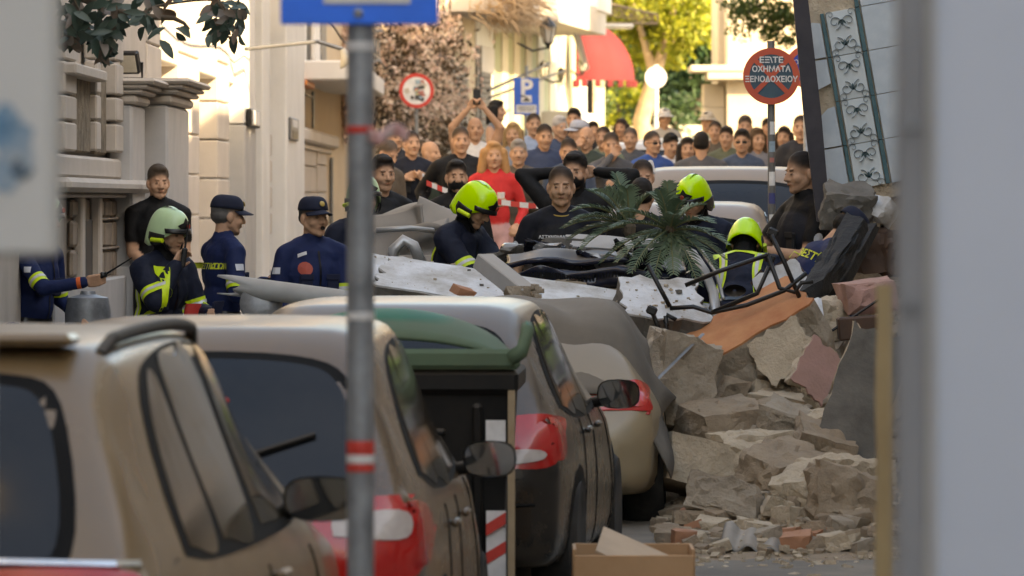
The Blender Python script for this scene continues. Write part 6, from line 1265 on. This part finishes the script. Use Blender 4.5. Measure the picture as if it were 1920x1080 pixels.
    def glasses(s, z=.0, up=False):
        h = s.h; b = MB()
        for sg in (-1, 1): b.grid(8, 5, lambda u, v: Vector(h(sg * (.008 + .045 * u), -.097 + .02 * u * u + (.045 if up else 0), z + .008 - .026 * v + (.085 if up else 0)))); b.tube([h(sg * .053, -.075 + (.045 if up else 0), z + (.085 if up else 0)), h(sg * .08, .0, z + (.07 if up else 0))], .003, 5)
        s.kid(b, 'sunglasses', M_hk)
    def facemask(s):
        b = MB(); b.grid(12, 9, lambda u, v: Vector(s.h(.052 * math.sin((u - .5) * 3.0), -.05 - .068 * math.cos((u - .5) * 2.7) * math.sin(.5 + v * 2.1), -.02 - .085 * v))); s.kid(b, 'face_mask', M_mask)
    def radio(s, sg, up=(0, 0, 1), L=.16):
        c, fd, pn, sd = s.palm[sg]; c = Vector(c); up = Vector(up).normalized(); M = up.to_track_quat('Z', 'Y').to_matrix(); e = tag(bpy.data.objects.new('handheld_radio', None), 'black handheld radio with a long antenna held in a hand', 'radio'); e['group'] = 'handheld radios'
        b = MB(); b.box(c, (.055, .034, .12), M, bev=.008); b.tube([c + up * .06 + M @ Vector((.015, 0, 0)), c + up * (.06 + L) + M @ Vector((.015, 0, 0))], [.007, .004], 6); b.box(c + up * .068 + M @ Vector((-.012, 0, 0)), (.012, .012, .016), M)
        W = Matrix.LocRotScale(s.o.location, s.o.rotation_euler, s.o.scale); b.v = [tuple(W @ Vector(v)) for v in b.v]; o = b.build('handheld_radio', M_radio); tag(o, 'black handheld radio with a long antenna held by ' + s.who, 'radio'); bpy.data.objects.remove(e); return o
    who = 'a firefighter'
    def cup(s, sg):
        c = Vector(s.palm[sg][0]) + Vector((0, -.01, .03)); b = MB(); b.lathe([(.026, -.05), (.036, .05), (.034, .052), (.001, .045)], c, 14); W = Matrix.LocRotScale(s.o.location, s.o.rotation_euler, s.o.scale); b.v = [tuple(W @ Vector(v)) for v in b.v]; o = b.build('paper_cup', M_cup, None, smooth=True, angle=40); tag(o, 'white paper cup held by ' + s.who, 'cup'); return o
    def bands(s, arms=True, t=.45, torso=None, which=(-1, 1)):
        for sg in which:
            if arms: a, e, w_ = s.arm[sg]; s.ring(a, e, .78, .062, .12)
        if torso: s.ring(s.T(0, 0, torso), s.T(0, 0, torso + .1), .5, .06, .32, n=40)

    def gear(s, belt=True, pockets=None, zipm=None):
        if belt: s.ring(s.T(0, 0, .98), s.T(0, 0, 1.03), .5, .045, .215, 'belt', [(-.5, .5, M_hk, .008)], 36)
        if pockets:
            for x in (-.085, .085):
                hit = s.bvh.ray_cast(Vector(s.T(x, -.5, 1.22)), Vector(s.RT @ np.array([0, 1., 0])), 1)
                if hit[0]: b = MB(); b.box(hit[0], (.085, .028, .11), Matrix(s.RT.tolist()), bev=.01); s.kid(b, 'pouch', pockets, False); b = MB(); b.box(hit[0] + Vector((0, -.017, .04)), (.087, .006, .035), Matrix(s.RT.tolist()), bev=.002); s.kid(b, 'pouch_flap', pockets, False)
        if zipm: s.strip('zip', [s.T(0, -.1, 1.42), s.T(0, -.1, 1.25), s.T(0, -.1, 1.0)], s.RT @ np.array([0, 1., 0]), .012, zipm)
M_pouch = mat('pouch_black', (.005, .005, .006), scale=20, rough=.8); M_pocket = mat('pocket_navy', (.0035, .0085, .035), scale=20, rough=.85)
FF = 'firefighters at the wreckage'; PO = 'police officers in the street'; ON = 'onlookers up the street'
# ---- firefighters and officers near the wreck
p = Person(82, 412, 34.3, 'firefighter in navy holding a radio out, head behind the pale sign box', 62, 8, top=NAVB, pants=NAVB, handR=(-.15, -.48, 1.24), handL=(.2, -.25, 1.0), hairstyle='crop', group=FF); p.helmet(M_hp); p.bands(); p.who = 'the firefighter beside the pale sign box'; p.radio(-1, (.05, -.75, .42), .2); p.gear(True, M_pocket, M_hk)
p.patch('flag_patch', p.arm[-1][0] + (p.arm[-1][1] - p.arm[-1][0]) * .4, (1, 0, 0) if False else (1, 0.2, 0), .05, .035, M_sunw)
b = MB(); c = Vector(p.arm[-1][2]); d = (Vector(p.arm[-1][2]) - Vector(p.arm[-1][1])).normalized(); b.tube([c - d * .045, c - d * .02], .037, 12); p.kid(b, 'wristband', mat('orange_band', (.7, .12, .02), rough=.5))
p = Person(-50, 610, 33.2, 'firefighter bending low in navy coat with bright yellow band', -75, 70, head=(0, 20, 0), top=NAVB, pants=NAVB, coat=.02, hairstyle='crop', group=FF, crouch=.1, handR=(-.2, -.5, .5), handL=(.2, -.5, .5)); p.ring(p.T(0, 0, 1.2), p.T(0, 0, 1.3), .5, .07, .34, n=40); p.bands(); p.gear(True, M_pocket, M_hk)
p = Person(297, 342, 40.5, 'police officer in black polo shirt standing before the cream house', 8, 0, head=(8, 4, 0), top=BLK, sleeve='short', hair=(.10, .07, .045), hairstyle='short', handR=(-.06, -.2, 1.0), handL=(.08, -.2, 1.0), bulk=1.03, group=PO, collar=BLK); p.patch('arm_badge', p.arm[1][0] + (p.arm[1][1] - p.arm[1][0]) * .45, (-1, .15, 0), .06, .08, M_sunw, 'oval')
p = Person(318, 437, 34.0, 'firefighter in pale green helmet speaking into a radio', 48, 10, head=(6, 6, 0), top=COAT, pants=COAT, coat=.022, mask='hood', handR=(-.10, -.27, 1.40), handL=(.12, -.36, 1.12), poleR=(-.6, -.1, -.9), group=FF); p.helmet(M_hp); p.bands(); p.who = 'the firefighter in the pale green helmet'; p.radio(-1, (.1, -.1, 1), .17); p.gear(True, M_pocket, M_hk)
p.strip('reflective_strip', [p.T(-.12, 0, 1.42), p.T(-.15, 0, 1.25), p.T(-.16, 0, 1.05)], (.3, 1, 0), .045, M_fy); p.strip('reflective_strip', [p.T(-.17, .02, 1.3), p.T(-.175, .02, 1.15), p.T(-.18, .02, 1.0)], (1, .1, 0), .05, M_fy); p.strip('reflective_strip', [p.T(-.17, .02, 1.3), p.T(-.175, .02, 1.15), p.T(-.18, .02, 1.0)], (1, .1, 0), .018, M_fs, .009)
c = Vector(p.T(.10, -.20, 1.12)); b = MB(); b.grid(14, 9, lambda u, v: c + Vector(((.055 + .02 * math.sin(v * 5)) * math.cos(6.283 * u), .035 * math.sin(6.283 * u), .10 - .2 * v)), closed_u=True); p.kid(b, 'glove_pair', M_redglove)
p = Person(428, 405, 35.0, 'fire officer in navy cap seen from behind with yellow lettering on his back', 118, 4, head=(-6, 4, 0), top=NAVB, pants=NAVB, coat=.008, hairstyle='crop', hair=(.16, .15, .14), handL=(.10, -.36, 1.20), handR=(-.2, -.2, 1.05), group=FF, collar=NAVB); p.cap(); p.bands(); p.who = 'the fire officer seen from behind'; p.radio(1, (.05, -.75, .6), .19); p.gear(True, M_pocket, M_hk)
p.text('ΠΥΡΟΣΒΕΣΤΙΚΟ', .05, p.T(.07, .1, 1.30), (0, -1, 0), (0, 0, 1), M_ytext); p.text('ΣΩΜΑ', .05, p.T(-.15, .1, 1.30), (0, -1, 0), (0, 0, 1), M_ytext); p.patch('flag_patch', p.arm[-1][0] + (p.arm[-1][1] - p.arm[-1][0]) * .35, (1, 0, 0), .055, .04, M_sunw); p.patch('flag_patch', p.arm[1][0] + (p.arm[1][1] - p.arm[1][0]) * .35, (-1, 0, 0), .055, .04, M_sunw)
p = Person(589, 408, 34.4, 'fire officer in navy cap with open mouth facing the wreck', 22, 0, head=(12, 0, 0), top=NAVB, pants=NAVB, coat=.008, hairstyle='crop', hair=(.10, .09, .08), handL=(.06, -.26, 1.03), handR=(-.16, -.2, 1.0), group=FF, collar=NAVB); p.cap(); p.bands(); p.who = 'the capped officer facing the wreck'; p.radio(1, (.3, -.6, -.1), .03); p.gear(True, M_pocket, M_hk)
p.patch('red_badge', p.T(-.09, -.12, 1.31), (0, 1, 0), .085, .085, M_bred, 'oval'); p.patch('flag_patch', p.arm[-1][0] + (p.arm[-1][1] - p.arm[-1][0]) * .35, (.8, .6, 0), .055, .04, M_sunw); p.patch('rank_stars', p.T(-.10, -.1, 1.42), (0, .8, -.6), .05, .02, M_wtext)
b = MB(); b.grid(8, 5, lambda u, v: Vector(p.h(.018 * math.cos(6.283 * u) * (1 - v * .9), -.0995 + .004 * v, -.064 + .013 * math.sin(6.283 * u) * (1 - v * .9))), closed_u=True); p.kid(b, 'open_mouth', M_hk)
p = Person(682, 372, 36.0, 'firefighter in pale helmet standing behind the street pole', 20, 0, top=COAT, pants=COAT, coat=.02, group=FF, mask='hood'); p.helmet(M_hp); p.bands(); p.gear(True, M_pocket, M_hk)
p = Person(893, 388, 34.6, 'firefighter in lime helmet leaning over the crushed car', 58, 20, head=(0, 22, 0), top=COAT, pants=COAT, coat=.024, mask='hood', handR=(-.16, -.52, .98), handL=(.14, -.56, 1.0), poleR=(-.7, .5, -.5), gloves=BLK, group=FF); p.helmet(M_hl); p.bands(which=(-1, 1)); p.gear(True, M_pocket, M_hk)
a, e, w_ = p.arm[-1]; p.ring(e, w_, .55, .055, .11); p.strip('reflective_strip', [p.T(-.16, .07, 1.35), p.T(-.17, .08, 1.2), p.T(-.18, .07, .98)], (.8, -.6, 0), .035, M_fy)
p = Person(1300, 374, 36.0, 'firefighter in lime helmet looking down behind the palm', -30, 12, head=(0, 16, 0), top=COAT, pants=COAT, coat=.02, group=FF, mask='hood'); p.helmet(M_hl); p.bands(); p.gear(True, M_pocket, M_hk)
p = Person(1281, 384, 36.6, 'person with white face mask behind the palm', 25, 6, head=(10, 10, 0), top=COAT, group=FF); p.facemask(); p.gear(True, M_pocket, M_hk)
p = Person(1398, 458, 33.9, 'firefighter in lime helmet bent over with yellow straps across his back', 172, 48, head=(0, 25, 0), top=COAT, pants=COAT, coat=.03, mask='hood', handR=(-.2, -.45, .7), handL=(.2, -.45, .7), group=FF, height=1.0); p.helmet(M_hl); p.bands(); p.gear(True, M_pocket, M_hk)
for sg in (-1, 1): p.strip('reflective_strip', [p.T(sg * .11, .1, 1.43), p.T(sg * .10, .1, 1.25), p.T(sg * .13, .1, 1.0)], (0, -.8, -.6), .05, M_fy); p.strip('reflective_strip', [p.T(sg * .11, .1, 1.43), p.T(sg * .10, .1, 1.25), p.T(sg * .13, .1, 1.0)], (0, -.8, -.6), .02, M_fs, .010)
p.strip('reflective_strip', [p.T(-.17, .1, 1.40), p.T(0, .1, 1.435), p.T(.17, .1, 1.40)], (0, -.8, -.6), .055, M_fy)
p = Person(1502, 324, 35.4, 'police officer in black holding a white paper beside the tiled wall', -62, 0, head=(0, 6, 0), top=BLK, sleeve='short', vest=(.014, .017, .03), hairstyle='crop', hair=(.016, .012, .01), handR=(-.05, -.30, 1.22), handL=(.06, -.30, 1.17), poleR=(-.8, .2, -.6), bulk=1.05, group=PO, collar=BLK, beard=.4); p.patch('arm_badge', p.arm[1][0] + (p.arm[1][1] - p.arm[1][0]) * .6, (-1, 0, 0), .06, .075, M_sunw, 'oval'); p.gear(True, M_pouch)
b = MB(); c = Vector(p.palm[-1][0]); b.box(c + Vector((.01, -.02, .03)), (.004, .07, .11), Matrix.Rotation(.3, 3, 'X')); W = Matrix.LocRotScale(p.o.location, p.o.rotation_euler, p.o.scale); b.v = [tuple(W @ Vector(v)) for v in b.v]; tag(b.build('paper_sheet', M_cup), 'white folded paper in the hands of the police officer by the tiled wall', 'paper')
p = Person(1592, 432, 34.3, 'firefighter in navy jacket stooping beside the charred beam', 105, 38, head=(0, 30, 0), top=NAVB, pants=NAVB, coat=.015, group=FF, handR=(-.2, -.45, .8), handL=(.2, -.5, .8), height=1.0); p.cap(badge=False); p.bands(); p.text('ΠΥΡΟΣΒΕΣΤΙΚΟ', .07, p.T(0, .1, 1.33), (0, -.75, -.6), (0, -.6, .8), M_ytext); p.gear(True, M_pocket, M_hk)
p = Person(1052, 350, 34.9, 'young police officer in short sleeved navy shirt and vest facing forward', 2, 0, head=(-2, 3, 0), top=(.010, .013, .028), sleeve='short', vest=(.011, .012, .017), hairstyle='crop', hair=(.035, .022, .014), group=PO, bulk=1.04, handR=(-.33, -.02, .88), handL=(.3, -.05, .9)); p.patch('arm_badge', p.arm[-1][0] + (p.arm[-1][1] - p.arm[-1][0]) * .5, (.8, .6, 0), .06, .075, M_sunw, 'oval'); p.patch('vest_badge', p.T(.09, -.13, 1.30), (0, 1, 0), .05, .065, M_gold, 'oval'); p.gear(True, M_pouch)
p.text('ΑΣΤΥΝΟΜΙΑ', .026, p.T(-.06, -.13, 1.32), (0, 1, 0), (0, 0, 1), M_wtext); b = MB(); b.tube([Vector(p.T(.07 * math.cos(a), .02 - .085 * math.sin(a) * 1.05, 1.475 - .03 * math.sin(a))) for a in np.linspace(.2, 2.94, 14)], .004, 5); p.kid(b, 'necklace', M_gold)
p = Person(1078, 322, 38.0, 'person in black with both hands behind the head and sunglasses on top', -14, 0, head=(0, 4, 0), top=BLK, handR=(-.12, .10, 1.62), handL=(.12, .10, 1.62), poleR=(-1, -.1, .1), poleL=(1, -.1, .1), beard=.5, mask='balaclava', group=PO); p.glasses(up=True)
p = Person(718, 326, 39.0, 'police officer in black vest lettered POLICE behind the wreck', 32, 0, head=(-10, 4, 0), top=BLK, vest=(.012, .012, .013), hairstyle='short', group=PO, bulk=1.05); p.text('POLICE', .05, p.T(.02, -.13, 1.28), (0, 1, 0), (0, 0, 1), M_wtext); p.gear(True, M_pouch)
p = Person(856, 332, 42.0, 'person in black balaclava pulled below the eyes', 8, 0, top=BLK, mask='balaclava', hairstyle='short', hair=(.02, .014, .01), group=PO)
p = Person(1205, 332, 40.0, 'dark haired man with only his upper face above the palm', 5, 0, head=(0, 8, 0), top=(.5, .5, .5), hairstyle='crop', group=ON); p = Person(1203, 368, 37.5, 'man with cropped dark hair seen from behind at the palm', 170, 6, top=BLK, hairstyle='crop', group=PO)
# ---- second row: officers and people at the tape
p = Person(772, 270, 53.0, 'police officer in navy with both hands on his vest', 14, 0, head=(4, -4, 0), top=(.012, .018, .04), sleeve='short', vest=(.013, .018, .035), hairstyle='crop', hair=(.03, .02, .015), handR=(-.11, -.17, 1.30), handL=(.11, -.17, 1.30), poleR=(-1, .1, -.5), poleL=(1, .1, -.5), group=PO, bulk=1.06); p.patch('vest_badge', p.T(.08, -.13, 1.33), (0, 1, 0), .055, .06, M_sunw, 'oval'); p.gear(True, M_pouch)
Person(742, 258, 57.0, 'man standing behind the officer with hands on vest', 20, 0, top=(.02, .02, .022), hairstyle='short', group=ON)
Person(728, 288, 51.0, 'bald man lowering his head beside the street pole', 35, 8, head=(10, 24, 0), top=(.025, .024, .024), hairstyle='crop', hair=(.12, .09, .07), group=ON)
Person(808, 288, 56.0, 'bald man standing behind the officer in navy', 60, 0, top=(.02, .02, .02), hairstyle='bald', group=ON)
p = Person(864, 264, 51.5, 'broad officer in black long sleeves and tactical vest', 14, 0, head=(-6, 0, 0), top=(.012, .012, .013), vest=(.016, .017, .018), hairstyle='crop', hair=(.06, .04, .025), bulk=1.14, group=PO, handR=(-.32, -.05, 1.0), handL=(.34, .02, 1.0)); p.gear(True, M_pouch)
p = Person(891, 243, 59.0, 'man in white tank top holding a phone above his head', 4, 0, head=(0, -6, 0), top=(.62, .60, .57), sleeve='none', hairstyle='bald', handR=(-.08, -.18, 1.83), handL=(.08, -.18, 1.83), poleR=(-1, -.1, 0), poleL=(1, -.1, 0), group=ON)
b = MB(); c = (Vector(p.palm[1][0]) + Vector(p.palm[-1][0])) / 2; b.box(c + Vector((0, 0, .06)), (.075, .01, .15), bev=.004); W = Matrix.LocRotScale(p.o.location, p.o.rotation_euler, p.o.scale); b.v = [tuple(W @ Vector(v)) for v in b.v]; tag(b.build('mobile_phone', M_radio), 'black phone raised by the man in white tank top', 'phone')
Person(932, 208, 66.0, 'dark haired woman in grey top standing on a step by the shutters', 70, 0, top=(.10, .12, .14), sleeve='none', hairstyle='long', hair=(.012, .01, .01), group=ON, stand=1.75)
p = Person(926, 292, 50.5, 'woman with curly blond hair in red top holding a cup', 4, 0, top=(.55, .03, .03), pants=(.55, .33, .32), hairstyle='curly', hair=(.42, .22, .09), handR=(-.02, -.24, 1.18), handL=(.2, -.15, 1.0), group=ON); p.who = 'the woman in red'; p.cup(-1)
p = Person(972, 287, 52.5, 'man in dark zipped jacket holding a paper cup', 0, 0, top=(.028, .028, .03), pants=(.03, .03, .035), hairstyle='short', hair=(.22, .2, .18), handR=(-.14, -.25, 1.22), handL=(.10, -.24, 1.12), coat=.012, group=ON, bulk=1.05); p.who = 'the man in the dark jacket'; p.cup(-1)
Person(962, 252, 61.0, 'blond woman in grey top behind the man with the cup', -8, 0, top=(.22, .23, .26), hairstyle='long', hair=(.32, .20, .09), group=ON)
Person(1001, 234, 64.0, 'dark haired man in light blue shirt before the parking sign', 10, 0, top=(.25, .32, .45), hairstyle='crop', group=ON)
Person(1021, 256, 56.0, 'man in hooded jacket leading the crowd', 8, 0, head=(4, 8, 0), top=(.016, .016, .018), coat=.012, hairstyle='crop', bulk=1.08, group=ON)
Person(1050, 240, 63.0, 'grey haired heavy man behind the hooded man', 30, 0, top=(.04, .06, .11), hairstyle='short', hair=(.40, .38, .36), bulk=1.2, group=ON)
Person(1076, 224, 68.0, 'tall dark haired man at the back of the crowd', -10, 0, top=(.03, .03, .03), hairstyle='short', group=ON)
p = Person(1084, 248, 61.0, 'man in pale cap looking sideways', -70, 0, top=(.03, .03, .035), hairstyle='crop', hair=(.2, .18, .16), group=ON); p.cap(mat('pale_cap', (.42, .44, .5)), False)
Person(1099, 260, 58.0, 'bald man touching his face with one hand', -20, 0, top=(.05, .05, .06), sleeve='short', hairstyle='bald', handR=(-.07, -.14, 1.55), poleR=(-.8, -.2, -.8), group=ON)
Person(1066, 284, 52.0, 'young man leaning in beside the officer in vest', -6, 8, head=(0, 8, 0), top=(.045, .045, .03), hairstyle='crop', group=ON)
Person(1131, 258, 61.0, 'man in sage green shirt', -16, 0, top=(.14, .17, .12), hairstyle='crop', group=ON)
Person(1146, 272, 53.5, 'man with a hand held over his mouth', 6, 0, head=(-6, 8, 0), top=(.014, .014, .015), hairstyle='crop', hair=(.05, .035, .025), handR=(-.02, -.15, 1.51), poleR=(-.8, -.2, -.8), handL=(.02, -.22, 1.2), group=ON)
Person(1182, 260, 62.0, 'man in grey tee with cropped hair', -8, 0, top=(.07, .075, .085), sleeve='short', hairstyle='crop', hair=(.1, .08, .07), group=ON)
p = Person(1224, 268, 57.0, 'man in royal blue shirt wearing sunglasses', 34, 0, top=(.03, .08, .26), hairstyle='crop', hair=(.05, .04, .035), bulk=1.1, group=ON); p.glasses()
Person(1258, 272, 60.0, 'woman in white tee with dark hair tied back', 24, 0, head=(0, 12, 0), top=(.62, .62, .64), sleeve='short', hairstyle='bun', hair=(.014, .012, .01), group=ON)
Person(1289, 280, 59.0, 'long haired woman beside the woman in white', 4, 0, top=(.018, .018, .02), hairstyle='long', hair=(.03, .02, .015), group=ON)
p = Person(1246, 222, 80.0, 'person in white sun hat far up the street', 10, 0, top=(.4, .38, .34), group=ON); p.cap(mat('white_hat', (.68, .67, .64)), False, False)
Person(1315, 270, 55.0, 'broad dark haired man in the crowd seen from behind', 175, 0, top=(.02, .021, .024), hairstyle='crop', bulk=1.15, group=ON)
p = Person(1326, 228, 78.0, 'person in pale bucket hat behind the crowd', -20, 0, top=(.35, .4, .3), group=ON); p.cap(mat('cream_hat', (.58, .53, .44)), False, False)
Person(1341, 246, 68.0, 'dark haired man behind the broad man seen from behind', -10, 0, top=(.02, .02, .022), hairstyle='crop', group=ON)
Person(1397, 238, 66.0, 'man in beige jacket with a shoulder bag', 0, 0, top=(.40, .34, .26), hairstyle='short', hair=(.12, .09, .07), coat=.015, group=ON)
p = Person(1391, 266, 55.5, 'bearded man in tee wearing sunglasses', -6, 0, top=(.022, .022, .026), sleeve='short', hairstyle='short', beard=.8, group=ON); p.glasses()
Person(1440, 240, 74.0, 'person in coral top behind the sign pole', 10, 0, top=(.5, .2, .17), hairstyle='short', group=ON)
Person(1470, 258, 64.0, 'dark haired woman behind the sign pole', -15, 0, top=(.05, .05, .06), hairstyle='long', hair=(.05, .03, .02), group=ON)
p = Person(1502, 240, 58.0, 'tall man in sweatshirt with a grey print', -8, 0, top=(.014, .014, .015), hairstyle='crop', coat=.01, group=ON); p.patch('shirt_print', p.T(0, -.13, 1.28), (0, 1, 0), .2, .06, mat('print_grey', (.10, .10, .11)))
Person(1112, 246, 72.0, 'man far behind the one in sage shirt', 10, 0, top=(.05, .045, .04), hairstyle='short', group=ON); Person(1165, 240, 76.0, 'woman in brown top far up the street', -20, 0, top=(.2, .12, .08), hairstyle='long', hair=(.06, .04, .03), group=ON); Person(1420, 262, 60.0, 'woman with brown hair in grey dress', 20, 0, top=(.2, .2, .22), hairstyle='long', hair=(.14, .08, .04), group=ON); Person(1362, 258, 63.0, 'man in olive shirt at the edge of the crowd', -12, 0, top=(.10, .11, .07), hairstyle='short', group=ON)
# ---- cars up the street
def back_car(name_label, px, D, heading, L, W, H, col, dust, rack=False):
    c = Car('parked_car', name_label, ((px - 960) * D / F, D, G(D)), R(heading), L, W, H, col, group='cars parked along the kerb'); sc = H / 1.5
    hatch_details(c, dict(outline=[(y, z * sc) for y, z in SW['outline']], panes=[[(y, z * sc) for y, z in w_] for w_ in SW['panes']]), tuple([(x * W / 1.68, z * sc) for x, z in w_] for w_ in RW), [('tail_lamp', [(.55 * W / 1.68, .70 * sc), (.57 * W / 1.68, .92 * sc), (.70 * W / 1.68, .95 * sc), (.78 * W / 1.68, .9 * sc), (.76 * W / 1.68, .70 * sc)], M_lred, 'B', .014)]); c.mirror(1, 2.5, .92 * sc, M_trim); c.wheels(.32)
    if rack:
        for sg in (-1, 1): b = MB(); b.tube([c.proj(sg * .56, y, 'T', .045 if .9 < y < 2.4 else 0) for y in np.linspace(.7, 2.6, 14)], .022, 8); c.put(b, 'roof_rail', M_sil)
    return c
c5 = back_car('dusty silver suv with roof rails behind the sign pole', 1368, 41.5, 1, 4.5, 1.85, 1.66, paint('paint_dusty_silver', (.16, .12, .08), .4, .35, (.24, .17, .105)), .4, True)
for k in range(60): q = c5.proj(random.uniform(-.5, .5), random.uniform(.7, 2.4), 'T', .01); 
c6 = back_car('dust coated beige hatchback between the palm and the suv', 1262, 37.6, 3, 3.9, 1.68, 1.5, paint('paint_dust_beige', (.17, .12, .085), .5, .35, (.24, .17, .115)), .5)
c7 = back_car('white car parked among the crowd', 1205, 67, 4, 4.2, 1.75, 1.52, paint('paint_white', (.55, .54, .50), .1, .25), .1); c8 = back_car('pale yellow car parked up the street', 1262, 76, 4, 4.2, 1.75, 1.5, paint('paint_pale_yellow', (.55, .48, .25), .1, .25), .1)
# barrier tape
def tape(pts, D, label):
    b = MB(); q = crom([P(a, c, D) for a, c in pts], 40); b.mi = 0; vs = []
    for i, v in enumerate(q): vs += [tuple(v + np.array([0, 0, .022])), tuple(v - np.array([0, 0, .022]))]
    b.v = vs; n = len(q)
    for i in range(n - 1): b.f.append((2 * i, 2 * i + 1, 2 * i + 3, 2 * i + 2)); b.m.append((i // 2) % 2)
    o = b.build('barrier_tape', [M_strr, M_strw], None, fix=False); so_ = o.modifiers.new('t', 'SOLIDIFY'); so_.thickness = .001; tag(o, label, 'tape')
tape([(800, 343), (850, 362), (920, 376), (1000, 386), (1060, 382)], 46.5, 'red and white barrier tape stretched across the street before the crowd')
